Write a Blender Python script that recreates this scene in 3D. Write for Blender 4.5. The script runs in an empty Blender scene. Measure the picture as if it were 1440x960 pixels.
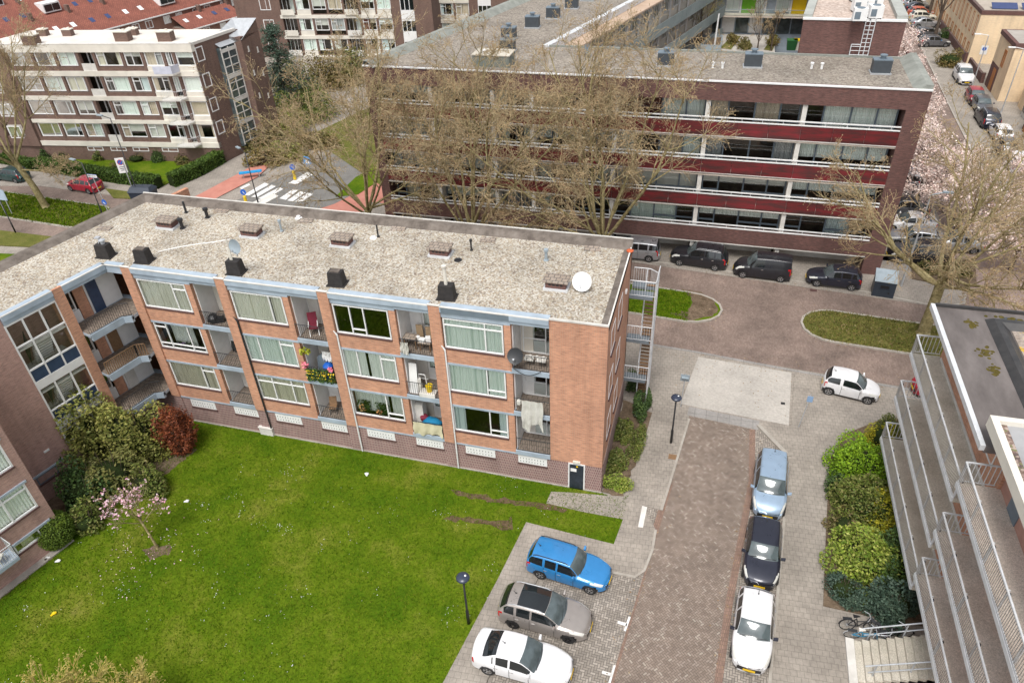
import bpy, bmesh, math, random
import numpy as np
from mathutils import Vector, Matrix
random.seed(7)
PI = math.pi
SC = bpy.context.scene
COL = SC.collection
# ------------------------------------------------------------------ camera
CAM_M = ((0.963475, 0.265053, -0.038251), (0.127829, -0.580695, -0.804023), (-0.235320, 0.769767, -0.593366))     # rows: image right, image down, view direction (in world axes)
FPX, CAM_H = 1040.0, 31.5
cam_d = bpy.data.cameras.new('camera'); cam = bpy.data.objects.new('camera', cam_d); COL.objects.link(cam)
cam_d.sensor_width = 36.0; cam_d.lens = FPX/1440.0*36.0; cam_d.clip_start = 0.5; cam_d.clip_end = 2000
r_, d_, f_ = [Vector(v) for v in CAM_M]
cm = Matrix((r_, -d_, -f_)).transposed().to_4x4(); cm.translation = (0, 0, CAM_H)
cam.matrix_world = cm
SC.camera = cam
# ------------------------------------------------------------------ sky, sun, exposure
W = bpy.data.worlds.new('World'); SC.world = W; W.use_nodes = True
SUN_EL, SUN_AZ = math.radians(62), math.radians(184)     # azimuth measured from +Y, clockwise
wn = W.node_tree; bg = wn.nodes['Background']
sky = wn.nodes.new('ShaderNodeTexSky'); sky.sky_type = 'NISHITA'; sky.sun_disc = False
sky.sun_elevation = SUN_EL; sky.sun_rotation = SUN_AZ; sky.dust_density = 3.0; sky.air_density = 1.0
hs = wn.nodes.new('ShaderNodeHueSaturation'); hs.inputs['Saturation'].default_value = 0.25
wn.links.new(sky.outputs[0], hs.inputs['Color']); wn.links.new(hs.outputs[0], bg.inputs[0])
bg.inputs[1].default_value = 0.125
sun_d = bpy.data.lights.new('sun', 'SUN'); sun = bpy.data.objects.new('sun', sun_d); COL.objects.link(sun)
sun_d.energy = 1.5; sun_d.angle = math.radians(24); sun_d.color = (1.0, 0.965, 0.91)
sdir = Vector((math.sin(SUN_AZ)*math.cos(SUN_EL), math.cos(SUN_AZ)*math.cos(SUN_EL), math.sin(SUN_EL)))
sun.rotation_euler = sdir.to_track_quat('Z', 'Y').to_euler(); sun.location = (0, 0, 80)
vs = SC.view_settings; vs.view_transform = 'Standard'; vs.look = 'None'; vs.gamma = 1.0; vs.use_curve_mapping = False
vs.exposure = 0.76

# ------------------------------------------------------------------ helpers
def G(px, py, z=0.0):
    """point at height z on the ray of photograph pixel (px,py)"""
    a, b = (px-720)/FPX, (py-480)/FPX
    d = [CAM_M[0][i]*a + CAM_M[1][i]*b + CAM_M[2][i] for i in range(3)]
    t = (z-CAM_H)/d[2]
    return (d[0]*t, d[1]*t, z)

def meta(o, label=None, cat=None, group=None, kind=None):
    if label: o['label'] = label
    if cat: o['category'] = cat
    if group: o['group'] = group
    if kind: o['kind'] = kind
    return o

def thing(name, label, cat, loc=(0, 0, 0), rz=0.0, group=None):
    o = bpy.data.objects.new(name, None); COL.objects.link(o)
    o.empty_display_size = .2
    o.location = loc; o.rotation_euler = (0, 0, rz)
    return meta(o, label, cat, group)

def dup(root, loc=None, rz=None, label=None, scale=None):
    r = root.copy(); COL.objects.link(r)
    if loc is not None: r.location = loc
    if rz is not None: r.rotation_euler = (0, 0, rz)
    if label: r['label'] = label
    if scale is not None: r.scale = scale if hasattr(scale, '__len__') else (scale,)*3
    for ch in list(root.children):
        c = ch.copy(); COL.objects.link(c); c.parent = r
        for g in list(ch.children):
            d = g.copy(); COL.objects.link(d); d.parent = c
    return r

class Fr:
    """wall frame: u along the wall, v up, w into the wall"""
    def __init__(s, o, du, dw): s.o, s.du, s.dw = o, du, dw
    def p(s, u, v, w): return (s.o[0]+s.du[0]*u+s.dw[0]*w, s.o[1]+s.du[1]*u+s.dw[1]*w, (s.o[2] if len(s.o) > 2 else 0)+v)

class MB:
    def __init__(s, off=(0, 0, 0)): s.v, s.f, s.mi, s.off, s.cur = [], [], [], off, 0
    def face(s, pts, mi=None):
        n = len(s.v); s.v += [tuple(p) for p in pts]; s.f.append(tuple(range(n, n+len(pts)))); s.mi.append(s.cur if mi is None else mi)
    def raw(s, vs, fs, mi=None):
        n = len(s.v); s.v += [tuple(p) for p in vs]
        for f in fs: s.f.append(tuple(n+i for i in f)); s.mi.append(s.cur if mi is None else mi)
    def hexa(s, c, mi=None):
        s.raw(c, [(0, 3, 2, 1), (4, 5, 6, 7), (0, 1, 5, 4), (1, 2, 6, 5), (2, 3, 7, 6), (3, 0, 4, 7)], mi)
    def box(s, x0, x1, y0, y1, z0, z1, mi=None):
        s.hexa([(x0, y0, z0), (x1, y0, z0), (x1, y1, z0), (x0, y1, z0), (x0, y0, z1), (x1, y0, z1), (x1, y1, z1), (x0, y1, z1)], mi)
    def cbox(s, c, sx, sy, sz, rz=0.0, mi=None):
        ca, sa = math.cos(rz), math.sin(rz); pts = []
        for z in (0, sz):
            for x, y in ((-sx/2, -sy/2), (sx/2, -sy/2), (sx/2, sy/2), (-sx/2, sy/2)):
                pts.append((c[0]+x*ca-y*sa, c[1]+x*sa+y*ca, c[2]+z))
        s.hexa(pts, mi)
    def fbox(s, fr, u0, u1, v0, v1, w0, w1, mi=None):
        s.hexa([fr.p(*q) for q in ((u0, v0, w0), (u1, v0, w0), (u1, v0, w1), (u0, v0, w1), (u0, v1, w0), (u1, v1, w0), (u1, v1, w1), (u0, v1, w1))], mi)
    def prism(s, poly, z0, z1, mi=None):
        n = len(poly)
        s.raw([(p[0], p[1], z0) for p in poly]+[(p[0], p[1], z1) for p in poly],
              [tuple(range(n-1, -1, -1)), tuple(range(n, 2*n))]+[(i, (i+1) % n, n+(i+1) % n, n+i) for i in range(n)], mi)
    def tube(s, p0, p1, r0, r1=None, n=6, caps=False, mi=None):
        if r1 is None: r1 = r0
        p0, p1 = Vector(p0), Vector(p1); d = p1-p0
        if d.length < 1e-6: return
        d.normalize(); a = d.orthogonal().normalized(); b = d.cross(a); vs = []
        for p, r in ((p0, r0), (p1, r1)):
            for i in range(n):
                t = 2*PI*i/n; vs.append(p+a*(math.cos(t)*r)+b*(math.sin(t)*r))
        fs = [(i, (i+1) % n, n+(i+1) % n, n+i) for i in range(n)]
        if caps: fs += [tuple(range(n-1, -1, -1)), tuple(range(n, 2*n))]
        s.raw(vs, fs, mi)
    def path(s, pts, r, n=6, mi=None):
        for a, b in zip(pts, pts[1:]): s.tube(a, b, r, r, n, True, mi)
    def lathe(s, c, prof, n=16, mi=None):
        vs = []
        for r, z in prof:
            for i in range(n):
                t = 2*PI*i/n; vs.append((c[0]+r*math.cos(t), c[1]+r*math.sin(t), c[2]+z))
        fs = []
        for k in range(len(prof)-1):
            for i in range(n): fs.append((k*n+i, k*n+(i+1) % n, (k+1)*n+(i+1) % n, (k+1)*n+i))
        if prof[0][0] > 1e-4: fs.append(tuple(range(n-1, -1, -1)))
        if prof[-1][0] > 1e-4: fs.append(tuple(range((len(prof)-1)*n, len(prof)*n)))
        s.raw(vs, fs, mi)
    def disc(s, c, nrm, r, n=20, depth=0.0, mi=None):
        """shallow dish facing nrm"""
        nv = Vector(nrm).normalized(); a = nv.orthogonal().normalized(); b = nv.cross(a); c = Vector(c); vs = [c-nv*depth]
        rings = 4
        for k in range(1, rings+1):
            q = k/rings
            for i in range(n):
                t = 2*PI*i/n; vs.append(c-nv*depth*(1-q*q)+(a*math.cos(t)+b*math.sin(t))*r*q)
        fs = [(0, 1+i, 1+(i+1) % n) for i in range(n)]
        for k in range(rings-1):
            for i in range(n): fs.append((1+k*n+i, 1+(k+1)*n+i, 1+(k+1)*n+(i+1) % n, 1+k*n+(i+1) % n))
        s.raw(vs, fs, mi)
    def build(s, name, mats, parent=None, smooth=False):
        me = bpy.data.meshes.new(name)
        o = s.off
        me.from_pydata([(x-o[0], y-o[1], z-o[2]) for x, y, z in s.v], [], s.f)
        if not isinstance(mats, (list, tuple)): mats = [mats]
        for m in mats: me.materials.append(m)
        if len(mats) > 1: me.polygons.foreach_set('material_index', [min(i, len(mats)-1) for i in s.mi])
        if smooth: me.polygons.foreach_set('use_smooth', [True]*len(s.f))
        me.update()
        ob = bpy.data.objects.new(name, me); COL.objects.link(ob)
        if parent: ob.parent = parent
        return ob

def np_mesh(name, verts, faces, mats, parent=None, mi=None, smooth=False):
    """fast mesh from numpy arrays; faces (n,3) or (n,4)"""
    me = bpy.data.meshes.new(name); nv, (nf, k) = len(verts), faces.shape
    me.vertices.add(nv); me.vertices.foreach_set('co', np.ascontiguousarray(verts, dtype=np.float32).ravel())
    me.loops.add(nf*k); me.loops.foreach_set('vertex_index', np.ascontiguousarray(faces, dtype=np.int32).ravel())
    me.polygons.add(nf); me.polygons.foreach_set('loop_start', np.arange(0, nf*k, k, dtype=np.int32))
    try: me.polygons.foreach_set('loop_total', np.full(nf, k, dtype=np.int32))
    except Exception: pass
    for m in (mats if isinstance(mats, (list, tuple)) else [mats]): me.materials.append(m)
    if mi is not None: me.polygons.foreach_set('material_index', np.asarray(mi, dtype=np.int32))
    if smooth: me.polygons.foreach_set('use_smooth', np.ones(nf, dtype=bool))
    me.update(calc_edges=True); me.validate()
    ob = bpy.data.objects.new(name, me); COL.objects.link(ob)
    if parent: ob.parent = parent
    return ob

# ------------------------------------------------------------------ materials
def _mat(name):
    m = bpy.data.materials.new(name); m.use_nodes = True
    return m, m.node_tree, m.node_tree.nodes['Principled BSDF']
class NT:
    def __init__(s, t): s.t = t
    def n(s, typ, **kw):
        nd = s.t.nodes.new(typ)
        for k, v in kw.items():
            if k == 'ins':
                for a, b in v.items():
                    if isinstance(b, bpy.types.NodeSocket): s.t.links.new(b, nd.inputs[a])
                    else: nd.inputs[a].default_value = b
            else: setattr(nd, k, v)
        return nd
    def l(s, a, b): s.t.links.new(a, b)
    def math(s, op, a, b=None, c=None):
        nd = s.t.nodes.new('ShaderNodeMath'); nd.operation = op
        for i, x in enumerate((a, b, c)):
            if x is None: continue
            if isinstance(x, bpy.types.NodeSocket): s.t.links.new(x, nd.inputs[i])
            else: nd.inputs[i].default_value = x
        return nd.outputs[0]
    def ramp(s, fac, stops, interp='LINEAR'):
        r = s.t.nodes.new('ShaderNodeValToRGB'); r.color_ramp.interpolation = interp
        e = r.color_ramp.elements
        while len(e) < len(stops): e.new(0.5)
        for i, (p, c) in enumerate(stops): e[i].position = p; e[i].color = (*c, 1)
        s.t.links.new(fac, r.inputs[0]); return r.outputs[0]
    def mix(s, fac, a, b, typ='MIX'):
        nd = s.t.nodes.new('ShaderNodeMix'); nd.data_type = 'RGBA'; nd.blend_type = typ
        for i, x in ((0, fac), (6, a), (7, b)):
            if isinstance(x, bpy.types.NodeSocket): s.t.links.new(x, nd.inputs[i])
            else: nd.inputs[i].default_value = (*x, 1) if isinstance(x, tuple) and len(x) == 3 else x
        return nd.outputs[2]
    def bump(s, h, bs, strength=0.3, dist=0.02):
        b = s.t.nodes.new('ShaderNodeBump'); b.inputs['Strength'].default_value = strength; b.inputs['Distance'].default_value = dist
        s.t.links.new(h, b.inputs['Height']); s.t.links.new(b.outputs[0], bs.inputs['Normal'])

def plain(name, c, rough=0.6, metal=0.0, coat=0.0, spec=0.5, vary=0.12, vscale=3.0):
    """a painted / metal surface with faint wear: mottled tone and roughness"""
    m, t, bs = _mat(name); k = NT(t)
    tc = k.n('ShaderNodeTexCoord'); nz = k.n('ShaderNodeTexNoise', ins={'Vector': tc.outputs['Object'], 'Scale': vscale, 'Detail': 5.0})
    lo = tuple(x*(1-vary) for x in c); hi = tuple(min(1, x*(1+vary*.6)) for x in c)
    k.l(k.ramp(nz.outputs[0], [(.3, lo), (.7, hi)]), bs.inputs['Base Color'])
    bs.inputs['Roughness'].default_value = rough; bs.inputs['Metallic'].default_value = metal
    bs.inputs['Coat Weight'].default_value = coat; bs.inputs['Coat Roughness'].default_value = .04
    bs.inputs['Specular IOR Level'].default_value = spec
    return m

def brick(name, c1, c2, mortar, bw=0.22, bh=0.065, streak=.35, vert=False):
    m, t, bs = _mat(name); k = NT(t)
    tc = k.n('ShaderNodeTexCoord'); sp = k.n('ShaderNodeSeparateXYZ', ins={0: tc.outputs['Object']})
    u = k.math('ADD', sp.outputs[0], sp.outputs[1])
    cb = k.n('ShaderNodeCombineXYZ', ins={0: sp.outputs[2] if vert else u, 1: u if vert else sp.outputs[2]})
    bt = k.n('ShaderNodeTexBrick', ins={'Vector': cb.outputs[0], 'Color1': (*c1, 1), 'Color2': (*c2, 1), 'Mortar': (*mortar, 1), 'Scale': 1.0,
             'Mortar Size': bh*.13, 'Brick Width': bw, 'Row Height': bh, 'Bias': 0.0, 'Mortar Smooth': .2})
    cs = k.n('ShaderNodeCombineXYZ', ins={0: k.math('MULTIPLY', u, 2.6), 1: k.math('MULTIPLY', sp.outputs[2], 13.0)})
    n1 = k.n('ShaderNodeTexNoise', ins={'Vector': cs.outputs[0], 'Scale': 1.0, 'Detail': 4.0, 'Roughness': .65})
    n2 = k.n('ShaderNodeTexNoise', ins={'Vector': tc.outputs['Object'], 'Scale': .45, 'Detail': 3.0})
    c = k.mix(streak, bt.outputs[0], k.ramp(n1.outputs[0], [(.33, (.25, .23, .25)), (.5, (1, 1, 1)), (.68, (1.35, 1.3, 1.22))]), 'MULTIPLY')
    cv = k.n('ShaderNodeCombineXYZ', ins={0: k.math('MULTIPLY', u, 1.7), 1: k.math('MULTIPLY', sp.outputs[2], .16)})
    n3 = k.n('ShaderNodeTexNoise', ins={'Vector': cv.outputs[0], 'Scale': 1.0, 'Detail': 5.0, 'Roughness': .6})
    c = k.mix(.5, c, k.ramp(n3.outputs[0], [(.3, (.68, .66, .65)), (.5, (1, 1, 1)), (.72, (1.18, 1.17, 1.15))]), 'MULTIPLY')     # rain streaks
    c = k.mix(.35, c, k.ramp(n2.outputs[0], [(.35, (.72, .7, .7)), (.65, (1.15, 1.12, 1.1))]), 'MULTIPLY')
    k.l(c, bs.inputs['Base Color']); bs.inputs['Roughness'].default_value = .85
    k.bump(bt.outputs[1], bs, -.25, .01)
    return m

def gravel(name, cols, scale=9.0, patch=(.8, 1.1), bump=.6):
    m, t, bs = _mat(name); k = NT(t)
    tc = k.n('ShaderNodeTexCoord')
    vo = k.n('ShaderNodeTexVoronoi', ins={'Vector': tc.outputs['Object'], 'Scale': scale, 'Randomness': 1.0})
    sp = k.n('ShaderNodeSeparateColor', ins={0: vo.outputs['Color']})
    c = k.ramp(sp.outputs[0], cols, 'CONSTANT')
    n2 = k.n('ShaderNodeTexNoise', ins={'Vector': tc.outputs['Object'], 'Scale': .35, 'Detail': 6.0, 'Roughness': .7})
    c = k.mix(1.0, c, k.ramp(n2.outputs[0], [(.32, (patch[0],)*3), (.6, (patch[1],)*3)]), 'MULTIPLY')
    n4 = k.n('ShaderNodeTexNoise', ins={'Vector': tc.outputs['Object'], 'Scale': .13, 'Detail': 7.0, 'Roughness': .62, 'Distortion': .6})
    c = k.mix(.8, c, k.ramp(n4.outputs[0], [(.34, (.82, .81, .79)), (.46, (1, 1, 1)), (.62, (1.06, 1.055, 1.04))]), 'MULTIPLY')     # ponding stains
    edge = k.ramp(vo.outputs['Distance'], [(.0, (1, 1, 1)), (.55, (.88, .88, .88)), (.95, (.5, .48, .46))])
    k.l(k.mix(.75, c, edge, 'MULTIPLY'), bs.inputs['Base Color']); bs.inputs['Roughness'].default_value = .95
    k.bump(vo.outputs['Distance'], bs, -bump, .03)
    return m

def herring(name, stops, mortar, w=.1, rot=45.0, patch=(.78, 1.12)):
    """herringbone clinker paving, 2:1 bricks"""
    m, t, bs = _mat(name); k = NT(t)
    tc = k.n('ShaderNodeTexCoord')
    mp = k.n('ShaderNodeMapping', ins={'Vector': tc.outputs['Object'], 'Rotation': (0, 0, math.radians(rot)), 'Scale': (1/w, 1/w, 1/w)})
    s = k.n('ShaderNodeSeparateXYZ', ins={0: mp.outputs[0]}); x, y = s.outputs[0], s.outputs[1]
    i, j = k.math('FLOOR', x), k.math('FLOOR', y); fx, fy = k.math('FRACT', x), k.math('FRACT', y)
    mm = k.math('FLOORED_MODULO', k.math('SUBTRACT', i, j), 4.0)
    eq = lambda v: k.math('COMPARE', mm, float(v), .1)
    m1, m2, m0, m3 = eq(1), eq(2), eq(0), eq(3)
    bi, bj = k.math('SUBTRACT', i, m1), k.math('SUBTRACT', j, m2)
    wn_ = k.n('ShaderNodeTexWhiteNoise', noise_dimensions='2D', ins={0: k.n('ShaderNodeCombineXYZ', ins={0: bi, 1: bj}).outputs[0]})
    c = k.ramp(wn_.outputs[0], stops, 'CONSTANT')
    big = 9.0
    dl = k.math('ADD', fx, k.math('MULTIPLY', m1, big)); dr = k.math('ADD', k.math('SUBTRACT', 1.0, fx), k.math('MULTIPLY', m0, big))
    db = k.math('ADD', fy, k.math('MULTIPLY', m2, big)); dt = k.math('ADD', k.math('SUBTRACT', 1.0, fy), k.math('MULTIPLY', m3, big))
    e = k.math('MINIMUM', k.math('MINIMUM', dl, dr), k.math('MINIMUM', db, dt))
    jn = k.math('LESS_THAN', e, .1)
    c = k.mix(jn, c, mortar)
    n2 = k.n('ShaderNodeTexNoise', ins={'Vector': tc.outputs['Object'], 'Scale': .5, 'Detail': 7.0, 'Roughness': .7})
    c = k.mix(1.0, c, k.ramp(n2.outputs[0], [(.3, (patch[0],)*3), (.68, (patch[1],)*3)]), 'MULTIPLY')
    k.l(c, bs.inputs['Base Color']); bs.inputs['Roughness'].default_value = .85
    return m

def tiles(name, c1, c2, joint, bw=.3, bh=.3, rot=0.0, off=.5, patch=(.8, 1.1), msize=.02, sq=1.0, pscale=.55):
    m, t, bs = _mat(name); k = NT(t)
    tc = k.n('ShaderNodeTexCoord')
    mp = k.n('ShaderNodeMapping', ins={'Vector': tc.outputs['Object'], 'Rotation': (0, 0, math.radians(rot))})
    bt = k.n('ShaderNodeTexBrick', offset=off, ins={'Vector': mp.outputs[0], 'Color1': (*c1, 1), 'Color2': (*c2, 1), 'Mortar': (*joint, 1), 'Scale': 1.0,
             'Mortar Size': msize, 'Brick Width': bw, 'Row Height': bh, 'Bias': 0.0})
    n2 = k.n('ShaderNodeTexNoise', ins={'Vector': tc.outputs['Object'], 'Scale': pscale, 'Detail': 8.0, 'Roughness': .7})
    n3 = k.n('ShaderNodeTexNoise', ins={'Vector': tc.outputs['Object'], 'Scale': 7.0, 'Detail': 3.0})
    c = k.mix(1.0, bt.outputs[0], k.ramp(n2.outputs[0], [(.3, (patch[0],)*3), (.66, (patch[1],)*3)]), 'MULTIPLY')
    c = k.mix(.5, c, k.ramp(n3.outputs[0], [(.35, (.8, .8, .8)), (.65, (1.15, 1.15, 1.15))]), 'MULTIPLY')
    k.l(c, bs.inputs['Base Color']); bs.inputs['Roughness'].default_value = .88
    return m

def mottled(name, stops, scale=1.0, rough=.9, detail=8.0, bump=0.0, fine=None, stretch=(1, 1, 1)):
    m, t, bs = _mat(name); k = NT(t)
    tc = k.n('ShaderNodeTexCoord'); mp = k.n('ShaderNodeMapping', ins={'Vector': tc.outputs['Object'], 'Scale': stretch})
    nz = k.n('ShaderNodeTexNoise', ins={'Vector': mp.outputs[0], 'Scale': scale, 'Detail': detail, 'Roughness': .68})
    c = k.ramp(nz.outputs[0], stops)
    if fine:
        nf = k.n('ShaderNodeTexNoise', ins={'Vector': tc.outputs['Object'], 'Scale': fine, 'Detail': 4.0, 'Roughness': .7})
        c = k.mix(.8, c, k.ramp(nf.outputs[0], [(.3, (.55, .55, .5)), (.7, (1.4, 1.4, 1.35))]), 'MULTIPLY')
        if bump: k.bump(nf.outputs[0], bs, bump, .05)
    k.l(c, bs.inputs['Base Color']); bs.inputs['Roughness'].default_value = rough
    if rough > .85: bs.inputs['Specular IOR Level'].default_value = .12
    return m

def leafy(name, cols, rough=.6, trans=.0):
    """every leaf island gets its own tone"""
    m, t, bs = _mat(name); k = NT(t)
    g = k.n('ShaderNodeNewGeometry'); n = len(cols)
    c = k.ramp(g.outputs['Random Per Island'], [(i/max(1, n-1), cc) for i, cc in enumerate(cols)])
    tc = k.n('ShaderNodeTexCoord')
    nz = k.n('ShaderNodeTexNoise', ins={'Vector': tc.outputs['Object'], 'Scale': 1.6, 'Detail': 3.0})
    c = k.mix(.6, c, k.ramp(nz.outputs[0], [(.32, (.55, .6, .6)), (.68, (1.35, 1.25, 1.1))]), 'MULTIPLY')
    k.l(c, bs.inputs['Base Color']); bs.inputs['Roughness'].default_value = rough
    bs.inputs['Specular IOR Level'].default_value = .3 if rough < .75 else .08
    return m

def glass(name, tint=(.8, .88, .86), refl=.10):
    m, t, bs = _mat(name); k = NT(t)
    tr = k.n('ShaderNodeBsdfTransparent', ins={0: (*tint, 1)}); gl = k.n('ShaderNodeBsdfGlossy', ins={'Roughness': .03})
    fr = k.n('ShaderNodeFresnel', ins={'IOR': 1.5}); fac = k.math('MULTIPLY_ADD', fr.outputs[0], .8, refl)
    mx = k.n('ShaderNodeMixShader', ins={0: fac, 1: tr.outputs[0], 2: gl.outputs[0]})
    k.l(mx.outputs[0], t.nodes['Material Output'].inputs[0])
    return m

def curtain(name, c1, c2, scale=6.0):
    m, t, bs = _mat(name); k = NT(t)
    tc = k.n('ShaderNodeTexCoord'); sp = k.n('ShaderNodeSeparateXYZ', ins={0: tc.outputs['Object']})
    u = k.math('ADD', sp.outputs[0], sp.outputs[1])
    n = k.n('ShaderNodeTexNoise', noise_dimensions='1D', ins={'W': u, 'Scale': scale, 'Detail': 3.0})
    k.l(k.ramp(n.outputs[0], [(.25, c1), (.5, c2)]), bs.inputs['Base Color']); bs.inputs['Roughness'].default_value = .9
    return m

M = {}
M['brick_orange'] = brick('orange_brick', (.60, .285, .17), (.47, .21, .125), (.48, .36, .27))
M['brick_pink'] = brick('pink_brown_brick', (.48, .28, .235), (.39, .215, .185), (.44, .36, .31))
M['brick_base'] = brick('purple_basement_brick', (.23, .105, .10), (.17, .075, .08), (.38, .29, .26), bw=.1, bh=.2, streak=.2)
M['brick_dark'] = brick('dark_red_brick', (.165, .075, .063), (.115, .053, .046), (.14, .095, .085), streak=.5)
M['brick_brown'] = brick('brown_brick', (.175, .098, .074), (.135, .075, .06), (.19, .15, .125))
M['brick_tan'] = brick('tan_brick', (.80, .62, .40), (.75, .57, .36), (.7, .6, .45), streak=.15)
M['sill'] = plain('dark_brick_sill', (.10, .05, .045), .8)
M['grey_paint'] = plain('blue_grey_painted_concrete', (.36, .43, .50), .6, vary=.18, vscale=1.4)
M['grey_dark'] = plain('slate_grey_panel', (.15, .19, .225), .6)
M['white'] = plain('white_paint', (.78, .78, .77), .45, vary=.06)
M['offwhite'] = mottled('offwhite_concrete', [(.3, (.52, .50, .46)), (.6, (.70, .68, .64))], .9)
M['cream'] = plain('cream_band', (.70, .66, .58), .7, vary=.14, vscale=.8)
M['panel_blue'] = plain('navy_panel', (.035, .06, .12), .35, vary=.2)
M['iron'] = plain('black_iron', (.025, .027, .03), .5)
M['galv'] = plain('galvanised_steel', (.50, .52, .54), .45, .4)
M['galv_white'] = plain('white_galvanised_rail', (.62, .635, .65), .5, .1)
M['gravel_light'] = gravel('light_gravel', [(0, (.42, .375, .30)), (.22, (.49, .45, .38)), (.45, (.32, .27, .21)), (.62, (.56, .53, .47)), (.8, (.22, .17, .135)), (.88, (.41, .33, .235))], 12.5, (.74, 1.08))
M['gravel_grey'] = gravel('grey_gravel', [(0, (.26, .225, .185)), (.3, (.30, .265, .22)), (.55, (.22, .185, .155)), (.72, (.34, .305, .26)), (.9, (.175, .15, .125))], 8.0, (.78, 1.08))
M['gravel_brown'] = gravel('brown_pebbles', [(0, (.22, .15, .12)), (.3, (.33, .24, .20)), (.55, (.14, .10, .09)), (.75, (.42, .33, .28)), (.9, (.2, .2, .09))], 9.0, (.7, 1.1))
M['parapet'] = mottled('weathered_roofing_felt', [(.3, (.085, .07, .06)), (.55, (.17, .145, .125)), (.75, (.23, .20, .175))], 1.6, .9, stretch=(1, 1, 1))
M['tar'] = mottled('black_tar', [(.3, (.012, .011, .011)), (.7, (.035, .03, .028))], 4.0, .75)
M['felt'] = mottled('grey_roof_felt', [(.25, (.075, .062, .058)), (.5, (.13, .112, .105)), (.75, (.20, .175, .165))], .8, .75, stretch=(1, .35, 1))
M['felt_dark'] = mottled('wet_dark_felt', [(.3, (.02, .02, .021)), (.7, (.06, .056, .054))], 1.2, .45)
M['concrete'] = mottled('gallery_concrete', [(.25, (.42, .35, .305)), (.5, (.60, .52, .465)), (.75, (.70, .635, .585))], .5, .9, fine=22.0)
M['concrete_green'] = mottled('mossy_concrete', [(.25, (.36, .33, .28)), (.5, (.52, .48, .42)), (.75, (.64, .60, .545))], .6, .9, fine=22.0)
M['slab_tile'] = tiles('roof_paving_tile', (.30, .24, .19), (.36, .30, .25), (.1, .09, .08), .3, .3)
M['lichen_tile'] = mottled('lichen_roof_tiles', [(.35, (.26, .21, .18)), (.52, (.36, .31, .28)), (.62, (.52, .34, .06))], 2.2, .9, fine=9.0)
M['grass'] = mottled('lawn_grass', [(.22, (.035, .08, .002)), (.4, (.06, .115, .003)), (.53, (.095, .145, .006)), (.66, (.155, .175, .022)), (.8, (.21, .19, .06))], .3, .95, fine=11.0, bump=.6)
M['grass_rough'] = mottled('rough_verge_grass', [(.25, (.075, .085, .02)), (.5, (.12, .125, .03)), (.75, (.19, .155, .065))], .7, .95, fine=9.0, bump=.6)
M['soil'] = mottled('bare_soil', [(.3, (.085, .06, .04)), (.6, (.17, .125, .09))], 1.5, .95, fine=8.0, bump=.4)
M['mud'] = mottled('muddy_tracks', [(.35, (.075, .055, .028)), (.6, (.145, .10, .065))], 3.0, .95, fine=9.0)
CL = [(0, (.225, .175, .14)), (.25, (.26, .205, .165)), (.45, (.195, .15, .12)), (.62, (.285, .23, .19)), (.78, (.235, .185, .15)), (.94, (.34, .29, .24))]
M['clinker'] = herring('herringbone_clinker', CL, (.12, .095, .08), .105, 45-2)
M['parking_herring'] = herring('grey_herringbone_pavers', [(0, (.27, .235, .20)), (.35, (.33, .29, .25)), (.7, (.24, .21, .18)), (.88, (.38, .335, .29))], (.11, .10, .085), .12, 2)
M['street_brick'] = tiles('red_brown_street_brick', (.235, .175, .145), (.175, .125, .105), (.15, .12, .10), .1, .2, 0, .5, (.62, 1.3), .006, pscale=.3)
M['street_pale'] = tiles('pale_street_brick', (.33, .25, .215), (.26, .19, .165), (.17, .13, .11), .1, .2, 8, .5, (.75, 1.2), .006)
M['kerb_brick'] = tiles('brick_border', (.28, .18, .135), (.22, .14, .11), (.12, .09, .07), .1, .2, -4, .5, msize=.008)
M['pave'] = tiles('concrete_paving_tiles', (.32, .285, .245), (.295, .262, .225), (.19, .168, .142), .3, .3, -4, .5, (.74, 1.15), .01)
M['pave_big'] = tiles('large_paving_tiles', (.32, .285, .245), (.295, .26, .225), (.19, .168, .142), .3, .3, 2, .5, (.7, 1.15), .01)
M['ramp'] = tiles('pale_concrete_pavers', (.46, .43, .39), (.43, .40, .36), (.37, .345, .31), .2, .1, 0, .5, (.82, 1.12), .006, pscale=.4)
M['cur_ivory'] = curtain('ivory_curtain', (.62, .60, .48), (.90, .88, .78), 6.5)
M['cur_warm'] = curtain('warm_curtain', (.45, .36, .28), (.66, .55, .43), 5.0)
M['cur_grey'] = curtain('grey_curtain', (.28, .28, .29), (.48, .48, .48), 5.0)
M['cur_dark'] = curtain('dark_red_curtain', (.10, .03, .03), (.20, .07, .06), 5.0)
M['kerb'] = mottled('kerb_concrete', [(.3, (.30, .27, .235)), (.65, (.42, .39, .345))], 2.0)
M['kerb_dark'] = tiles('dark_kerb_blocks', (.27, .255, .24), (.31, .295, .28), (.2, .19, .18), .7, .9, 0, 0, msize=.02)
M['asphalt'] = mottled('grey_asphalt', [(.3, (.15, .145, .14)), (.7, (.22, .21, .205))], .8, .9, fine=12.0)
M['red_asphalt'] = mottled('red_cycle_asphalt', [(.3, (.42, .17, .13)), (.7, (.52, .24, .19))], .8)
M['mark'] = mottled('worn_road_paint', [(.3, (.55, .54, .52)), (.6, (.78, .77, .75))], 2.5)
M['glass'] = glass('window_glass', (.93, .97, .95), .06)
M['glass_clear'] = glass('stairwell_glass', (.95, .97, .97), .0)
M['glass_dark'] = glass('dark_window_glass', (.35, .4, .4), .14)
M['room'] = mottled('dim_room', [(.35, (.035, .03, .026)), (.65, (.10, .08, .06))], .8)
M['cur_white'] = curtain('white_net_curtain', (.68, .73, .68), (.92, .94, .90), 7.0)
M['cur_green'] = curtain('greenish_curtain', (.58, .68, .62), (.86, .93, .88), 6.0)
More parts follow.
